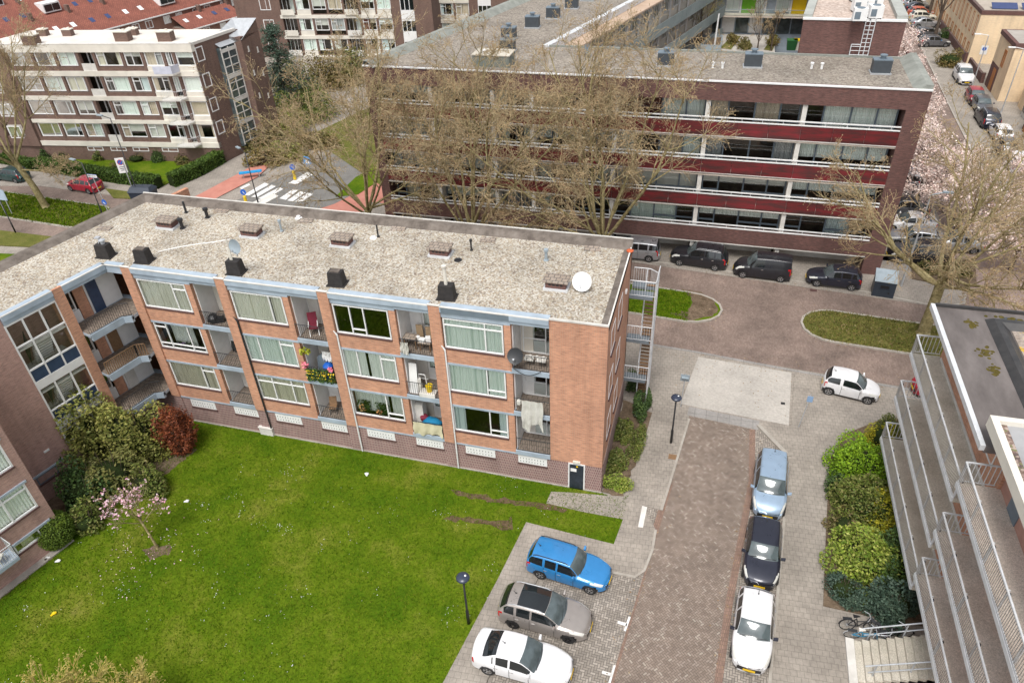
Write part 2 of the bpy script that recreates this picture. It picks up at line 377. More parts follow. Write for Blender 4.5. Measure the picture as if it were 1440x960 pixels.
M['cur_beige'] = curtain('beige_curtain', (.50, .46, .35), (.78, .73, .60), 4.0)
M['cur_blue'] = curtain('pale_blue_curtain', (.42, .50, .52), (.74, .82, .83), 6.0)
M['blind'] = curtain('roller_blind', (.60, .58, .53), (.70, .68, .63), 1.0)
M['red_panel'] = mottled('red_balcony_panel', [(.40, (.065, .022, .022)), (.54, (.14, .018, .02)), (.68, (.21, .018, .026))], .9, .45, stretch=(.5, .5, 3.0))
_t = M['red_panel'].node_tree; _k = NT(_t); _b = _t.nodes['Principled BSDF']; _src = _b.inputs['Base Color'].links[0].from_socket; _oi = _k.n('ShaderNodeObjectInfo')
_k.l(_k.mix(1.0, _src, _k.ramp(_oi.outputs['Random'], [(0, (.72, .7, .7)), (.5, (1, 1, 1)), (1, (1.15, 1.3, 1.3))]), 'MULTIPLY'), _b.inputs['Base Color'])
M['tile_red'] = tiles('red_roof_tiles', (.30, .105, .07), (.24, .08, .055), (.16, .055, .04), .25, .3, 0, .5, (.75, 1.15), .03)
M['wood'] = mottled('brown_wood', [(.3, (.16, .09, .045)), (.7, (.28, .17, .09))], 4.0, .6, stretch=(1, 6, 1))
M['orange_wood'] = plain('orange_wood', (.42, .15, .03), .5)
M['bark'] = mottled('plane_bark', [(.3, (.13, .105, .05)), (.5, (.27, .225, .115)), (.7, (.42, .36, .22))], 2.2, .9, fine=7.0, bump=.4)
M['bark_dark'] = mottled('dark_bark', [(.3, (.06, .045, .035)), (.7, (.15, .115, .09))], 4.0)
M['twig'] = leafy('budding_twigs', [(.32, .26, .165), (.41, .335, .215), (.43, .325, .195), (.33, .22, .13)], .9)
M['black'] = plain('black_plastic', (.018, .018, .02), .45)
M['rubber'] = plain('tyre_rubber', (.02, .02, .02), .85)
M['rim'] = plain('alloy_rim', (.45, .45, .46), .35, .6)
M['rim_dark'] = plain('dark_alloy_rim', (.05, .05, .055), .4, .5)
M['red_lens'] = plain('red_tail_lens', (.45, .01, .012), .15, vary=.02)
M['lens'] = plain('clear_headlamp', (.62, .62, .58), .12, vary=.03)
M['plate_y'] = plain('yellow_number_plate', (.75, .48, .02), .4, vary=.02)
M['carglass'] = plain('car_glass', (.012, .016, .018), .04, 0, 0, .9, vary=.3, vscale=1.0)
M['carglass_lt'] = plain('car_windscreen', (.085, .11, .115), .05, 0, 0, .9, vary=.5, vscale=1.6)
M['chrome'] = plain('chrome', (.7, .7, .7), .15, 1.0)
M['yellow'] = plain('yellow_paint', (.80, .55, .01), .4, vary=.05)
M['sign_blue'] = plain('sign_blue', (.02, .12, .50), .4, vary=.04)
M['steel_blue'] = plain('grey_sign_back', (.33, .39, .43), .45, .2)
M['solar'] = plain('solar_panel', (.05, .07, .16), .2, vary=.1)
def car_paint(name, c, metal=.0):
    m, t, bs = _mat(name); bs.inputs['Base Color'].default_value = (*c, 1)
    bs.inputs['Metallic'].default_value = metal; bs.inputs['Roughness'].default_value = .32
    bs.inputs['Coat Weight'].default_value = .6; bs.inputs['Coat Roughness'].default_value = .05
    k = NT(t); tc = k.n('ShaderNodeTexCoord'); nz = k.n('ShaderNodeTexNoise', ins={'Vector': tc.outputs['Object'], 'Scale': 2.5, 'Detail': 6.0})
    k.l(k.ramp(nz.outputs[0], [(.3, tuple(x*.88 for x in c)), (.7, c)]), bs.inputs['Base Color'])
    k.l(k.ramp(nz.outputs[0], [(.3, (.25,)*3), (.75, (.42,)*3)]), bs.inputs['Roughness'])
    return m
# ================================================================== GROUND
def P2(*px): return [G(*p)[:2] for p in px]
_rg = random.Random(17)
def ragged(poly, amp=.14, step=.3):
    out = []
    for (a, b_), (c, d) in zip(poly, list(poly[1:])+[poly[0]]):
        n = max(1, int(math.dist((a, b_), (c, d))/step))
        for i in range(n): t = i/n; out.append((a+(c-a)*t+_rg.uniform(-amp, amp), b_+(d-b_)*t+_rg.uniform(-amp, amp)))
    return out
def sheet(name, poly, z, mat, kind='structure'):
    if mat in ('mud', 'soil'): poly = ragged(poly)
    b = MB(); b.face([(x, y, z) for x, y in poly]); o = b.build(name, M[mat]); o['kind'] = kind; return o
def slab(name, poly, z0, z1, mat, kind='structure'):
    b = MB(); b.prism(poly, z0, z1); o = b.build(name, M[mat]); o['kind'] = kind; return o
def ribbon(name, pts, w, z0, z1, mat, closed=False):
    """kerb stone strip along a world polyline"""
    b = MB(); n = len(pts); off = []
    for i in range(n):
        a = pts[i-1] if (i > 0 or closed) else pts[i]; c = pts[(i+1) % n] if (i < n-1 or closed) else pts[i]
        d = Vector((c[0]-a[0], c[1]-a[1], 0)).normalized(); nn = Vector((-d.y, d.x, 0))*(w/2)
        off.append(((pts[i][0]+nn.x, pts[i][1]+nn.y), (pts[i][0]-nn.x, pts[i][1]-nn.y)))
    m = n if closed else n-1
    for i in range(m):
        (a, b2), (c, d2) = off[i], off[(i+1) % n]
        b.hexa([(a[0], a[1], z0), (c[0], c[1], z0), (d2[0], d2[1], z0), (b2[0], b2[1], z0), (a[0], a[1], z1), (c[0], c[1], z1), (d2[0], d2[1], z1), (b2[0], b2[1], z1)])
    o = b.build(name, M[mat]); o['kind'] = 'structure'; return o
yc = lambda x: 47.6-.0625*(x-8)
def strip(x0, x1, a, b_, n=12):
    xs = [x0+(x1-x0)*i/n for i in range(n+1)]
    return [(x, yc(x)+a) for x in xs]+[(x, yc(x)+b_) for x in reversed(xs)]
sheet('ground', [(-260, -40), (220, -40), (220, 420), (-260, 420)], -.02, 'pave_big')
# main street: two brick lanes either side of a planted median
sheet('street', strip(-110, 60, -5.7, 5.7), 0.0, 'street_brick')
def rounded(x0, x1, a, b_, r=2.0, l=True, rr=True):
    pts = []
    for k in range(9):
        t = -PI/2+PI*k/8
        if rr: pts.append((x1-r+r*math.cos(t), yc(x1)+(a+b_)/2+(b_-a)/2*math.sin(t)))
    if not rr: pts += [(x1, yc(x1)+a), (x1, yc(x1)+b_)]
    for k in range(9):
        t = PI/2+PI*k/8
        if l: pts.append((x0+r+r*math.cos(t), yc(x0)+(a+b_)/2+(b_-a)/2*math.sin(t)))
    if not l: pts += [(x0, yc(x0)+b_), (x0, yc(x0)+a)]
    return pts
med_r = rounded(7.4, 40, -2.1, 1.9, 2.2, True, False)
med_m = rounded(-33, 1.8, -2.1, 1.9, 2.6, True, True)
med_l = rounded(-110, -56.5, -2.3, 2.3, 2.0, False, True)
for md, mt in ((med_r, 'grass_rough'), (med_m, 'grass'), (med_l, 'grass_rough')):
    slab('median', md, -.01, .09, mt); ribbon('median_kerb', md, .16, 0, .12, 'kerb', True)
sheet('bare_earth', [(-1.9, 46.6), (-.4, 46.1), (.9, 46.7), (1.5, 47.9), (1.2, 49.2), (.2, 50.0), (-1.3, 50.2), (-.6, 49.2), (-.3, 48.2), (-.7, 47.2)], .096, 'soil')
# far side: parking bays, pavement
slab('far_pavement', [(-32, yc(-32)+5.8), (17.2, 51.75), (19, 52.5), (19.6, 55), (19.2, 58.5), (-32, 60)], -.01, .03, 'pave_big')
ribbon('far_kerb', [(-32, yc(-32)+5.75), (-10, yc(-10)+5.75), (5, yc(5)+5.75), (12.5, 52.75), (17.2, 51.75), (19, 52.6), (19.6, 55)], .15, 0, .06, 'kerb')
# left street that crosses at an angle
LD = Vector((.267, .964, 0)); LN = Vector((.964, -.267, 0))
def lq(o, a0, a1, b0, b1): return [(o[0]+LD.x*a+LN.x*b, o[1]+LD.y*a+LN.y*b) for a, b in ((a0, b0), (a0, b1), (a1, b1), (a1, b0))]
LO = (-45.9, 58.6)
sheet('side_road', lq(LO, -2, 60, -2.0, 10), .004, 'asphalt')
sheet('side_road', lq(LO, -3, 60, -1.9, 0.4), .008, 'pave_big')
sheet('cycle_path', [G(*q)[:2] for q in ((262, 284), (296, 284), (362, 250), (400, 215), (392, 211), (343, 241))], .078, 'red_asphalt')
sheet('cycle_path', [G(*q)[:2] for q in ((430, 300), (545, 300), (548, 250), (520, 262), (470, 287))], .012, 'red_asphalt')
sheet('street_crossing_plateau', [G(*q)[:2] for q in ((343, 292), (398, 262), (452, 242), (470, 258), (440, 292), (372, 300))], .014, 'asphalt')
zb = MB()
for q in (((343, 274), (372, 257), (379, 259), (350, 275)), ((353, 277), (382, 260), (388, 262), (362, 277)), ((363, 279), (393, 263), (398, 266), (373, 280)),
          ((405, 258), (432, 242), (440, 246), (417, 259)), ((393, 279), (412, 266), (420, 267), (402, 281)), ((404, 282), (422, 269), (430, 271), (412, 283)), ((414, 284), (433, 271), (440, 273), (424, 284))):
    zb.face([G(*p, .02) for p in q])
zb.face([G(*p, .02) for p in ((337, 264), (350, 258), (352, 260), (340, 266))])
zb.build('crossing_marking', M['mark'])['kind'] = 'structure'
slab('traffic_island', P2((350, 288), (385, 273), (392, 277), (364, 292)), 0, .1, 'offwhite')
slab('verge', P2((472, 277), (500, 250), (533, 232), (531, 256), (503, 274)), 0, .06, 'grass')
# lawns and pavement along the left building
slab('left_pavement', P2((-40, 244), (48, 243), (225, 267), (318, 229), (400, 190), (412, 205), (300, 284), (262, 292), (200, 281), (57, 262), (-40, 262)), -.01, .07, 'pave_big')
slab('garden_lawn', P2((45, 236), (226, 263), (312, 225), (300, 205), (60, 205)), 0, .09, 'grass')
slab('grass_verge', P2((148, 266), (200, 273), (205, 281), (160, 279)), 0, .1, 'grass_rough')
slab('grass_verge', P2((-40, 320), (75, 334), (70, 349), (-40, 344)), 0, .1, 'grass_rough')
slab('grass_verge', P2((-40, 356), (40, 359), (0, 384), (-40, 392)), 0, .1, 'grass')
sheet('side_path', P2((-40, 247), (10, 236), (62, 198), (40, 190), (-60, 225)), .09, 'pave')
sheet('garden_ground', [(-47, 75), (-33, 64), (-24, 95), (-38, 105)], .03, 'grass_rough')
# near side: pavement, pale ramp, herringbone road
slab('pavement', [(-30, 36), (-3.7, 36.4), (-2.3, 36), (-2.6, 27), (-1.2, 25.5), (20, 25), (20, yc(20)-5.75), (-30, yc(-30)-5.75)], -.01, .02, 'pave')
sheet('pale_ramp', P2((982, 502), (1113, 524), (1109, 598), (957, 568)), .026, 'ramp')
ribbon('near_kerb', [(-30, yc(-30)-5.72), (-10, yc(-10)-5.72), (0.3, 42.4), (7, 41.7), (20, 41.0), (32, 40.4)], .2, 0, .04, 'kerb_dark')
ROADL = [(970, 583), (942, 680), (930, 718), (893, 840), (857, 960), (840, 1010)]
ROADR = [(1058, 604), (1057, 677), (1040, 770), (1025, 850), (1010, 960), (1003, 1010)]
sheet('road', P2(*ROADL)+list(reversed(P2(*ROADR))), .030, 'clinker')
sheet('road_edge_blocks', P2((969, 572), (1068, 592), (1066, 605), (966, 584)), .034, 'kerb_dark')
PARKR = [(1066, 601), (1108, 642), (1100, 760), (1090, 870), (1082, 960), (1078, 1010)]
sheet('parking_lane', list(reversed(P2(*PARKR)))+P2(*ROADR), .029, 'parking_herring')
rl = P2(*ROADL); rr_ = P2(*ROADR)
ribbon('brick_border', rl[1:], .34, .02, .036, 'kerb_brick'); ribbon('brick_border', rr_, .34, .02, .036, 'kerb_brick')
slab('right_pavement', P2(*PARKR)+P2((1460, 1010), (1460, 840), (1300, 880), (1205, 864), (1157, 853), (1161, 750), (1166, 648), (1186, 612), (1268, 590), (1330, 560), (1117, 527), (1112, 602)), 0, .07, 'pave')
pk = P2(*PARKR)
slab('kerb', [(pk[0][0]-.1, pk[0][1]+.05), (pk[0][0]+.1, pk[0][1]+.15), (pk[1][0]+.15, pk[1][1]), (pk[1][0]-.1, pk[1][1]-.1)], 0, .16, 'kerb')
ribbon('kerb', pk[1:], .14, 0, .11, 'kerb')
# left pavement of the road, parking court
PAVL = P2((905, 545), (960, 575), (969, 590), (941, 683), (930, 718), (905, 712), (922, 746), (917, 775), (906, 803), (893, 812), (862, 806), (783, 768), (765, 797), (700, 925), (682, 965), (660, 1010), (595, 1010), (625, 957), (700, 815), (740, 735), (863, 766), (876, 731), (884, 697), (918, 577))
slab('left_path', PAVL, 0, .08, 'pave')
ribbon('kerb', P2((969, 590), (941, 683), (930, 718)), .13, 0, .11, 'kerb')
ribbon('kerb', P2((922, 746), (917, 775), (906, 803), (893, 812), (862, 806), (783, 768), (765, 797)), .13, 0, .105, 'kerb')
sheet('parking_court', P2((790, 770), (862, 806), (893, 812), (906, 806), (850, 985), (835, 1020), (660, 1020), (690, 960)), .05, 'parking_herring')
sheet('path_link', P2((905, 712), (930, 718), (922, 746), (912, 742)), .03, 'parking_herring')
sheet('path_link', P2((897, 742), (903, 712), (910, 714), (904, 743)), .085, 'offwhite')
sheet('door_path', P2((775, 692), (800, 693), (848, 697), (885, 699), (877, 731), (818, 720), (768, 708)), .064, 'pave')
pm = MB()
for q in (((869, 872), (882, 876), (881, 880), (868, 876)), ((884, 866), (887, 867), (880, 887), (877, 886)), ((847, 942), (860, 946), (859, 950), (846, 946)), ((863, 934), (866, 935), (858, 962), (855, 961))):
    pm.face([G(*p, .056) for p in q])
pm.build('bay_marking', M['mark'])['kind'] = 'structure'
# lawn of the courtyard
LAWN = [(-2.75, 27.95), (-4.0, 28.2), (-40, 28.2), (-40, -2), (-12, 2)]+P2((595, 1010), (625, 957), (700, 815), (740, 735), (863, 766), (876, 731), (884, 697))
slab('lawn', LAWN, -.01, .05, 'grass')
sheet('mud_track', P2((634, 690), (650, 690), (690, 699), (740, 704), (800, 715), (790, 722), (740, 712), (680, 705), (638, 696)), .056, 'mud')
sheet('mud_track', P2((620, 728), (640, 726), (700, 734), (722, 728), (720, 742), (705, 745), (690, 737), (640, 733)), .056, 'mud')
sheet('soil_bed', [(-38, 28), (-30.5, 28.2), (-28.5, 25.8), (-28.8, 24), (-30.3, 21.2), (-31, 19.5), (-31.5, 17), (-36, 17)], .056, 'soil')
sheet('soil_bed', [(-32.2, 17.2), (-31.1, 17.0), (-32.2, 12.6), (-33.3, 12.6)], .058, 'soil')
sheet('soil_patch', P2((200, 772), (236, 768), (240, 780), (212, 786)), .058, 'soil')
sheet('bed_soil', [(-3.86, 28.25), (-2.7, 28.0), (-2.2, 31.5), (-1.75, 35.4), (-3.86, 36.2)], .06, 'soil')
slab('bed_right', P2((1166, 648), (1161, 750), (1157, 853), (1205, 864), (1300, 882), (1330, 700), (1268, 590), (1236, 592), (1186, 612)), 0, .1, 'soil')
# right-hand street running away
sheet('far_street', [(19.5, 50), (26.5, 50), (27.0, 170), (19.5, 170)], .004, 'street_brick')
sheet('far_street_plateau', [(17.8, 52.8), (40, 46), (40, 62), (25.2, 66), (19.6, 60)], .008, 'street_pale')
slab('right_street_pavement', [(25.1, 66), (40, 58), (40, 170), (27.2, 170), (25.6, 95)], -.01, .08, 'pave')
ribbon('right_street_kerb', [(25.1, 66), (25.3, 80), (25.6, 95), (26.3, 120), (27, 170)], .16, 0, .1, 'kerb')
slab('parking_strip', [(13.6, 58), (19.6, 58), (19.6, 170), (13.6, 170)], -.01, .03, 'pave_big')
slab('corner_bed', P2((1281, 362), (1371, 366), (1373, 404), (1330, 402), (1282, 393)), 0, .12, 'soil')
# courtyard of the red block
slab('inner_courtyard', [(-14.7, 63.2), (5.2, 63.2), (5.2, 107), (-2, 107)], .02, 4.9, 'ramp')
for q in (((1012, 68), (1030, 50), (1042, 51), (1028, 70)), ((1042, 70), (1055, 56), (1056, 70)), ((1074, 70), (1090, 48), (1094, 50), (1086, 72))):
    sheet('planting_bed', [G(*v, 4.92)[:2] for v in q], 4.92, 'grass_rough')
# daisies and petals lie in the lawn: uncountable
rng = np.random.default_rng(3)
def inpoly(x, y, poly):
    c = np.zeros(len(x), bool); n = len(poly)
    for i in range(n):
        x0, y0 = poly[i]; x1, y1 = poly[(i+1) % n]
        if y0 == y1: continue
        c ^= ((y0 > y) != (y1 > y)) & (x < (x1-x0)*(y-y0)/(y1-y0)+x0)
    return c
LXY = rng.uniform((-33, 8), (-2, 28.2), (70000, 2)); LXY = LXY[inpoly(LXY[:, 0], LXY[:, 1], LAWN)]
def tufts(name, xy, z, h, w, mat, seed=1, per=3):
    r = np.random.default_rng(seed); n = len(xy); V, F = [], []
    for k in range(per):
        a = r.uniform(0, 2*PI, n); hh = h*r.uniform(.5, 1.3, n); lean = r.uniform(.2, 1.1, n)*hh; ox = r.normal(0, w, (n, 2))
        b = np.stack([xy[:, 0]+ox[:, 0], xy[:, 1]+ox[:, 1], np.full(n, z)], 1); ww = w*r.uniform(.3, .6, n)
        d = np.stack([np.cos(a), np.sin(a), 0*a], 1); e = np.stack([-np.sin(a), np.cos(a), 0*a], 1)
        V.append(np.stack([b+e*ww[:, None], b-e*ww[:, None], b+d*lean[:, None]+np.array([0, 0, 1])*hh[:, None]], 1))
    V = np.concatenate(V).reshape(-1, 3); F = np.arange(len(V)).reshape(-1, 3)
    o = np_mesh(name, V, F, mat); o['kind'] = 'stuff'; return o
M['blade'] = leafy('grass_blades', [(.03, .08, .001), (.06, .125, .002), (.10, .16, .004), (.17, .19, .02)], .95)
M['blade_dry'] = leafy('rough_grass_blades', [(.09, .11, .03), (.15, .15, .04), (.22, .17, .07), (.10, .12, .02)], .9)
tufts('grass_tufts', LXY, .05, .07, .045, M['blade'], 1, 2)
mx = rng.uniform((7.6, 44.5), (26, 50.2), (9000, 2)); mx = mx[inpoly(mx[:, 0], mx[:, 1], med_r)]
tufts('verge_grass', mx, .09, .12, .06, M['blade_dry'], 2)
mx = rng.uniform((-8, 44.5), (-.6, 51), (6000, 2)); mx = mx[inpoly(mx[:, 0], mx[:, 1], med_m)]
tufts('verge_grass', mx, .09, .10, .06, M['blade'], 4)
mx = rng.uniform((-75, 47), (-56, 56), (12000, 2)); mx = mx[inpoly(mx[:, 0], mx[:, 1], med_l)]
tufts('verge_grass', mx, .09, .14, .08, M['blade'], 5)
# daisies in drifts
cl = rng.uniform((-31, 9), (-3, 28), (110, 2)); pts = []
for c in cl: pts.append(c+rng.normal(0, rng.uniform(.08, .7), (rng.integers(2, 14), 2)))
pts = np.concatenate(pts); pts = pts[inpoly(pts[:, 0], pts[:, 1], LAWN)]
n = len(pts); s_ = rng.uniform(.008, .017, n); q = np.array([(-1, -1), (1, -1), (1, 1), (-1, 1)])
V = np.zeros((n, 4, 3)); V[:, :, :2] = pts[:, None]+q[None]*s_[:, None, None]; V[:, :, 2] = .11+rng.uniform(-.01, .02, (n, 4))
o = np_mesh('daisies', V.reshape(-1, 3), np.arange(n*4).reshape(-1, 4), M['white']); o['kind'] = 'stuff'
# petals fallen under the magnolia
M['petal'] = leafy('magnolia_petal', [(.70, .42, .52), (.80, .62, .68), (.62, .28, .42), (.82, .72, .74)], .6)
pts = np.array((-26.5, 18.6))+rng.normal(0, 1.4, (110, 2)); n = len(pts); s_ = rng.uniform(.012, .03, n)
V = np.zeros((n, 4, 3)); V[:, :, :2] = pts[:, None]+q[None]*s_[:, None, None]; V[:, :, 2] = .1+rng.uniform(-.01, .03, (n, 4))
o = np_mesh('fallen_petals', V.reshape(-1, 3), np.arange(n*4).reshape(-1, 4), M['petal']); o['kind'] = 'stuff'
# litter on the lawn
LIT = M['white']
for i, (px, py, lab) in enumerate([(81, 789, 'white paper scrap below the round green bush'), (66, 785, 'small white scrap by the foot of the left wall'), (515, 667, 'white scrap of paper on the grass by the basement wall'), (262, 705, 'white scrap on the lawn right of the magnolia'), (75, 863, 'pale yellow scrap on the lawn at lower left')]):
    c = G(px, py, .1); b = MB(c); b.cbox(c, .26, .1, .03, .4+i); b.cbox((c[0]+.07, c[1]+.06, c[2]+.01), .12, .1, .05, 1.1*i); b.face([(c[0]-.1, c[1], c[2]+.03), (c[0], c[1]+.1, c[2]+.09), (c[0]+.1, c[1]+.02, c[2]+.04)])
    o = b.build('paper_scrap', M['yellow'] if 'yellow' in lab else LIT); o.location = c; meta(o, lab, 'litter')

# last year's leaves blown along the kerbs
M['dry_leaf'] = leafy('dry_leaves', [(.30, .20, .10), (.22, .13, .06), (.42, .33, .22), (.16, .10, .06)], .9)
def scatter_line(pts, w, n, z):
    r = np.random.default_rng(len(pts)*7+n); out = []
    for a, b in zip(pts, pts[1:]):
        m = max(1, int(n*math.dist(a, b)/sum(math.dist(c, d) for c, d in zip(pts, pts[1:])))); t = r.random((m, 1))
        q = np.array(a)[None]*(1-t)+np.array(b)[None]*t; out.append(np.concatenate([q+r.normal(0, w, (m, 2)), np.full((m, 1), z)], 1))
    return np.concatenate(out)
LV_ = np.concatenate([scatter_line([(x, yc(x)-2.3) for x in (8, 14, 22, 30)], .35, 160, .13), scatter_line([(x, yc(x)+2.1) for x in (8, 14, 22, 30)], .4, 120, .13), scatter_line([(x, yc(x)) for x in (8, 14, 22)], .8, 260, .17), scatter_line([(-2, 45.6), (1.6, 46), (1.2, 50)], .5, 90, .12),
    scatter_line(rl[1:], .3, 120, .045), scatter_line(rr_, .3, 120, .045), scatter_line([(-4, 42.4), (7, 41.7), (14, 41.3)], .8, 140, .035), scatter_line([(0, 53.6), (12, 52.6)], .5, 120, .04), scatter_line([(1, 39), (6, 39)], 1.6, 60, .03), scatter_line([(18, 48), (26, 56)], 3.0, 260, .02)])
n = len(LV_); rr2 = np.random.default_rng(2); a_ = rr2.uniform(0, 2*PI, n); s_ = rr2.uniform(.025, .06, n)
V = np.stack([LV_+np.stack([np.cos(a_+k*PI/2)*s_*(1 if k % 2 else .6), np.sin(a_+k*PI/2)*s_*(1 if k % 2 else .6), rr2.uniform(0, .02, n)], 1) for k in range(4)], 1)
o = np_mesh('fallen_leaves', V.reshape(-1, 3), np.arange(n*4).reshape(-1, 4), M['dry_leaf']); o['kind'] = 'stuff'
# ================================================================== WINDOWS
def rnd_cur(cols):
    """each household hangs its own curtains: some drawn, some half, blinds part way down"""
    tot = sum(c[0] for c in cols); out, u = [], 0; style = random.random(); main = random.choice(('cur_white', 'cur_white', 'cur_green', 'cur_beige', 'cur_blue', 'cur_warm', 'cur_grey'))
    if style < .12: return [('blind', .01, .99, random.uniform(.35, .98))]
    if style < .3: return [(main, 0, random.uniform(.12, .3), 1), (main, random.uniform(.7, .88), 1, 1)]
    if style < .45: return [('cur_white', 0, 1, random.uniform(.35, .6))]
    for cf, _ in cols:
        un = u+cf/tot; r = random.random()
        if r < .62: out.append((main, u, un, 1))
        elif r < .74: out.append((random.choice(('blind', 'cur_dark', 'cur_grey', 'cur_warm')), u, un, random.choice((1, .6, .4))))
        u = un
    return out or [(main, 0, .2, 1)]

def pleats(b, fr, u0, u1, v0, v1, w, amp=.025, step=.075):
    n = max(2, int((u1-u0)/step)); pts = []
    for i in range(n+1):
        u = u0+(u1-u0)*i/n; pts.append((u, w+(amp if i % 2 else -amp)*random.uniform(.4, 1)))
    vs = [fr.p(u, v0+random.uniform(0, .02), ww) for u, ww in pts]+[fr.p(u, v1, ww) for u, ww in pts]
    b.raw(vs, [(i, i+1, n+2+i, n+1+i) for i in range(n)])

def window(par, fr, u0, u1, v0, v1, cols=((1, ()),), cur=None, off=(0, 0, 0), fw=.07, mw=.06, d=.09, w=0.0, gl='glass', frame='white', name='window', ranges=((0, 1),), cw=.2, top=0.0, sill=None):
    b = MB(off)
    b.fbox(fr, u0, u1, v1-fw, v1, w, w+d); b.fbox(fr, u0, u1, v0, v0+fw, w, w+d)
    b.fbox(fr, u0, u0+fw, v0+fw, v1-fw, w, w+d); b.fbox(fr, u1-fw, u1, v0+fw, v1-fw, w, w+d)
    u = u0; tot = sum(c[0] for c in cols)
    for i, (cf, tr) in enumerate(cols):
        un = u+(u1-u0)*cf/tot
        if i: b.fbox(fr, u-mw/2, u+mw/2, v0+fw, v1-fw, w-.004, w+d-.01)
        for t in tr:
            vv = v1-(v1-v0)*t; a = u+(mw/2 if i else fw); e = un-(mw/2 if i < len(cols)-1 else fw)
            b.fbox(fr, a, e, vv-mw/2, vv+mw/2, w-.002, w+d-.012)
        u = un
    o = b.build(name, M[frame], par)
    g = MB(off); g.face([fr.p(u0+fw*.6, v0+fw*.6, w+d*.6), fr.p(u1-fw*.6, v0+fw*.6, w+d*.6), fr.p(u1-fw*.6, v1-fw*.6, w+d*.6), fr.p(u0+fw*.6, v1-fw*.6, w+d*.6)])
    g.build('pane', M[gl], o)
    if isinstance(cur, list):
        for cm_, a, e, drop in cur:
            c = MB(off); va = v1-.02-(v1-v0-.05)*drop
            pleats(c, fr, u0+(u1-u0)*a+.02, u0+(u1-u0)*e-.02, va, v1-.02, w+cw+random.uniform(-.02, .03), .004 if cm_ == 'blind' else .035)
            c.build('curtain', M[cm_], o)
    elif cur:
        c = MB(off)
        for a, e in ranges: pleats(c, fr, u0+(u1-u0)*a, u0+(u1-u0)*e, v0+.03+(v1-v0)*(1-top if 0 < top < 1 else 0), v1-.02, w+cw)
        c.build('curtain', M[cur], o)
    if sill:
        s = MB(off); s.fbox(fr, u0-.03, u1+.03, v0-.09, v0-.004, w-.06, w+d); s.build('sill', M[sill], o)
    return o

def railing(par, fr, u0, u1, v0, h, w, off, mat='iron', step=.12, sides=0.0, t=.014, name='railing'):
    b = MB(off)
    def run(f, a, e):
        b.tube(f(a, v0+h), f(e, v0+h), t*1.5, n=5); b.tube(f(a, v0+.08), f(e, v0+.08), t, n=4)
        n = max(2, int(abs(e-a)/step))
        for i in range(n+1): b.tube(f(a+(e-a)*i/n, v0+.08), f(a+(e-a)*i/n, v0+h), t*.75, n=4)
    run(lambda u, v: fr.p(u, v, w), u0, u1)
    if sides:
        run(lambda u, v: fr.p(u0, v, u), w, w+sides); run(lambda u, v: fr.p(u1, v, u), w, w+sides)
    return b.build(name, M[mat], par)

M['floor_tile'] = tiles('loggia_floor_tile', (.22, .175, .14), (.26, .21, .17), (.12, .1, .08), .3, .3)
# ================================================================== MAIN BRICK FLATS
RZ = 11.42; YF, YB, XE = 28.2, 36.3, -3.86
off = (-20, 32, 0)
flats = thing('apartment_block', 'long orange brick block of flats with gravel roof, front to the lawn', 'building', off)
FA = Fr((0, YF), (1, 0), (0, 1)); FE = Fr((XE, 0), (0, 1), (-1, 0))
WA = math.radians(254.5); WD = (math.cos(WA), math.sin(WA)); WW = (-.9636, .2672); WO = (-32.2, 28.2)
FW = Fr(WO, WD, WW); FB = Fr((-31.2, 18.3), WD, WW)
FLO = (2.15, 5.03, 7.92)      # floor levels
b = MB(off)     # front pilasters, piers, spandrels
PX = [-31.03, -25.05, -18.98, -12.87]
for x in PX: b.fbox(FA, x, x+.6, 2.1, RZ-.1, -.12, .5); b.fbox(FA, x, x+.6, RZ-.1, RZ, -.12, .02)
for i, x in enumerate(PX):
    xe = x+6.1 if i < 3 else -6.72
    xw0, xw1, xp = x+.6, x+3.85, x+4.2
    b.fbox(FA, xw1, xp, 2.1, 10.72, -.02, 2.0)             # pier beside the loggia
    for f in FLO: b.fbox(FA, xw0, xw1, f-.05, f+.83, -.02, .25)    # parapets under windows
b.fbox(FA, -6.72, XE, 2.0, RZ-.1, -.02, .3); b.fbox(FA, -6.72, XE, RZ-.1, RZ-.005, -.02, .02)
b.fbox(FE, YF+.3, YB, 2.0, RZ-.1, 0, .3)
b.build('brick_wall', M['brick_orange'], flats)
b = MB(off)
b.fbox(FA, -32.2, XE+.001, -.1, 2.0, 0, .3); b.fbox(FE, YF+.3, YB, -.1, 2.0, -.03, .3)
for x in PX: b.fbox(FA, x, x+.6, -.1, 2.1, -.05, 0)
b.build('basement_wall', M['brick_base'], flats)
b = MB(off); b.fbox(FA, -31.5, XE+.03, -.1, .12, -.07, -.003); b.build('plinth', M['kerb'], flats)
# lintel strips, loggia slabs, fascia
def part1(name, mat, *a):
    b = MB(off); b.fbox(*a); return b.build(name, M[mat], flats)
for i, x in enumerate(PX):
    xe = PX[i+1] if i < 3 else -6.72
    b = MB(off); b.fbox(FA, x+.6, x+4.2, 10.72, RZ, -.03, .3); b.fbox(FA, x+.6, x+4.2, 11.06, RZ-.06, -.12, -.03)
    b.fbox(FA, x+4.2, xe, 10.86, RZ, -.06, .3); b.fbox(FA, x+4.2, xe, 11.1, RZ-.06, -.15, -.06); b.build('fascia', M['grey_paint'], flats)
    for f in (5.03, 7.92): part1('lintel', 'grey_paint', FA, x+.6, x+4.2, f-.18, f-.052, -.05, .25)
    part1('lintel', 'grey_paint', FA, x+.6, x+4.2, 2.0, 2.098, -.05, .25)
    for f in FLO:
        part1('loggia_slab', 'grey_paint', FA, x+4.2, xe, f-.1, f+.18, -.1, 1.8)
        part1('loggia_floor', 'floor_tile', FA, x+4.27, xe-.02, f+.182, f+.19, -.02, 1.49)
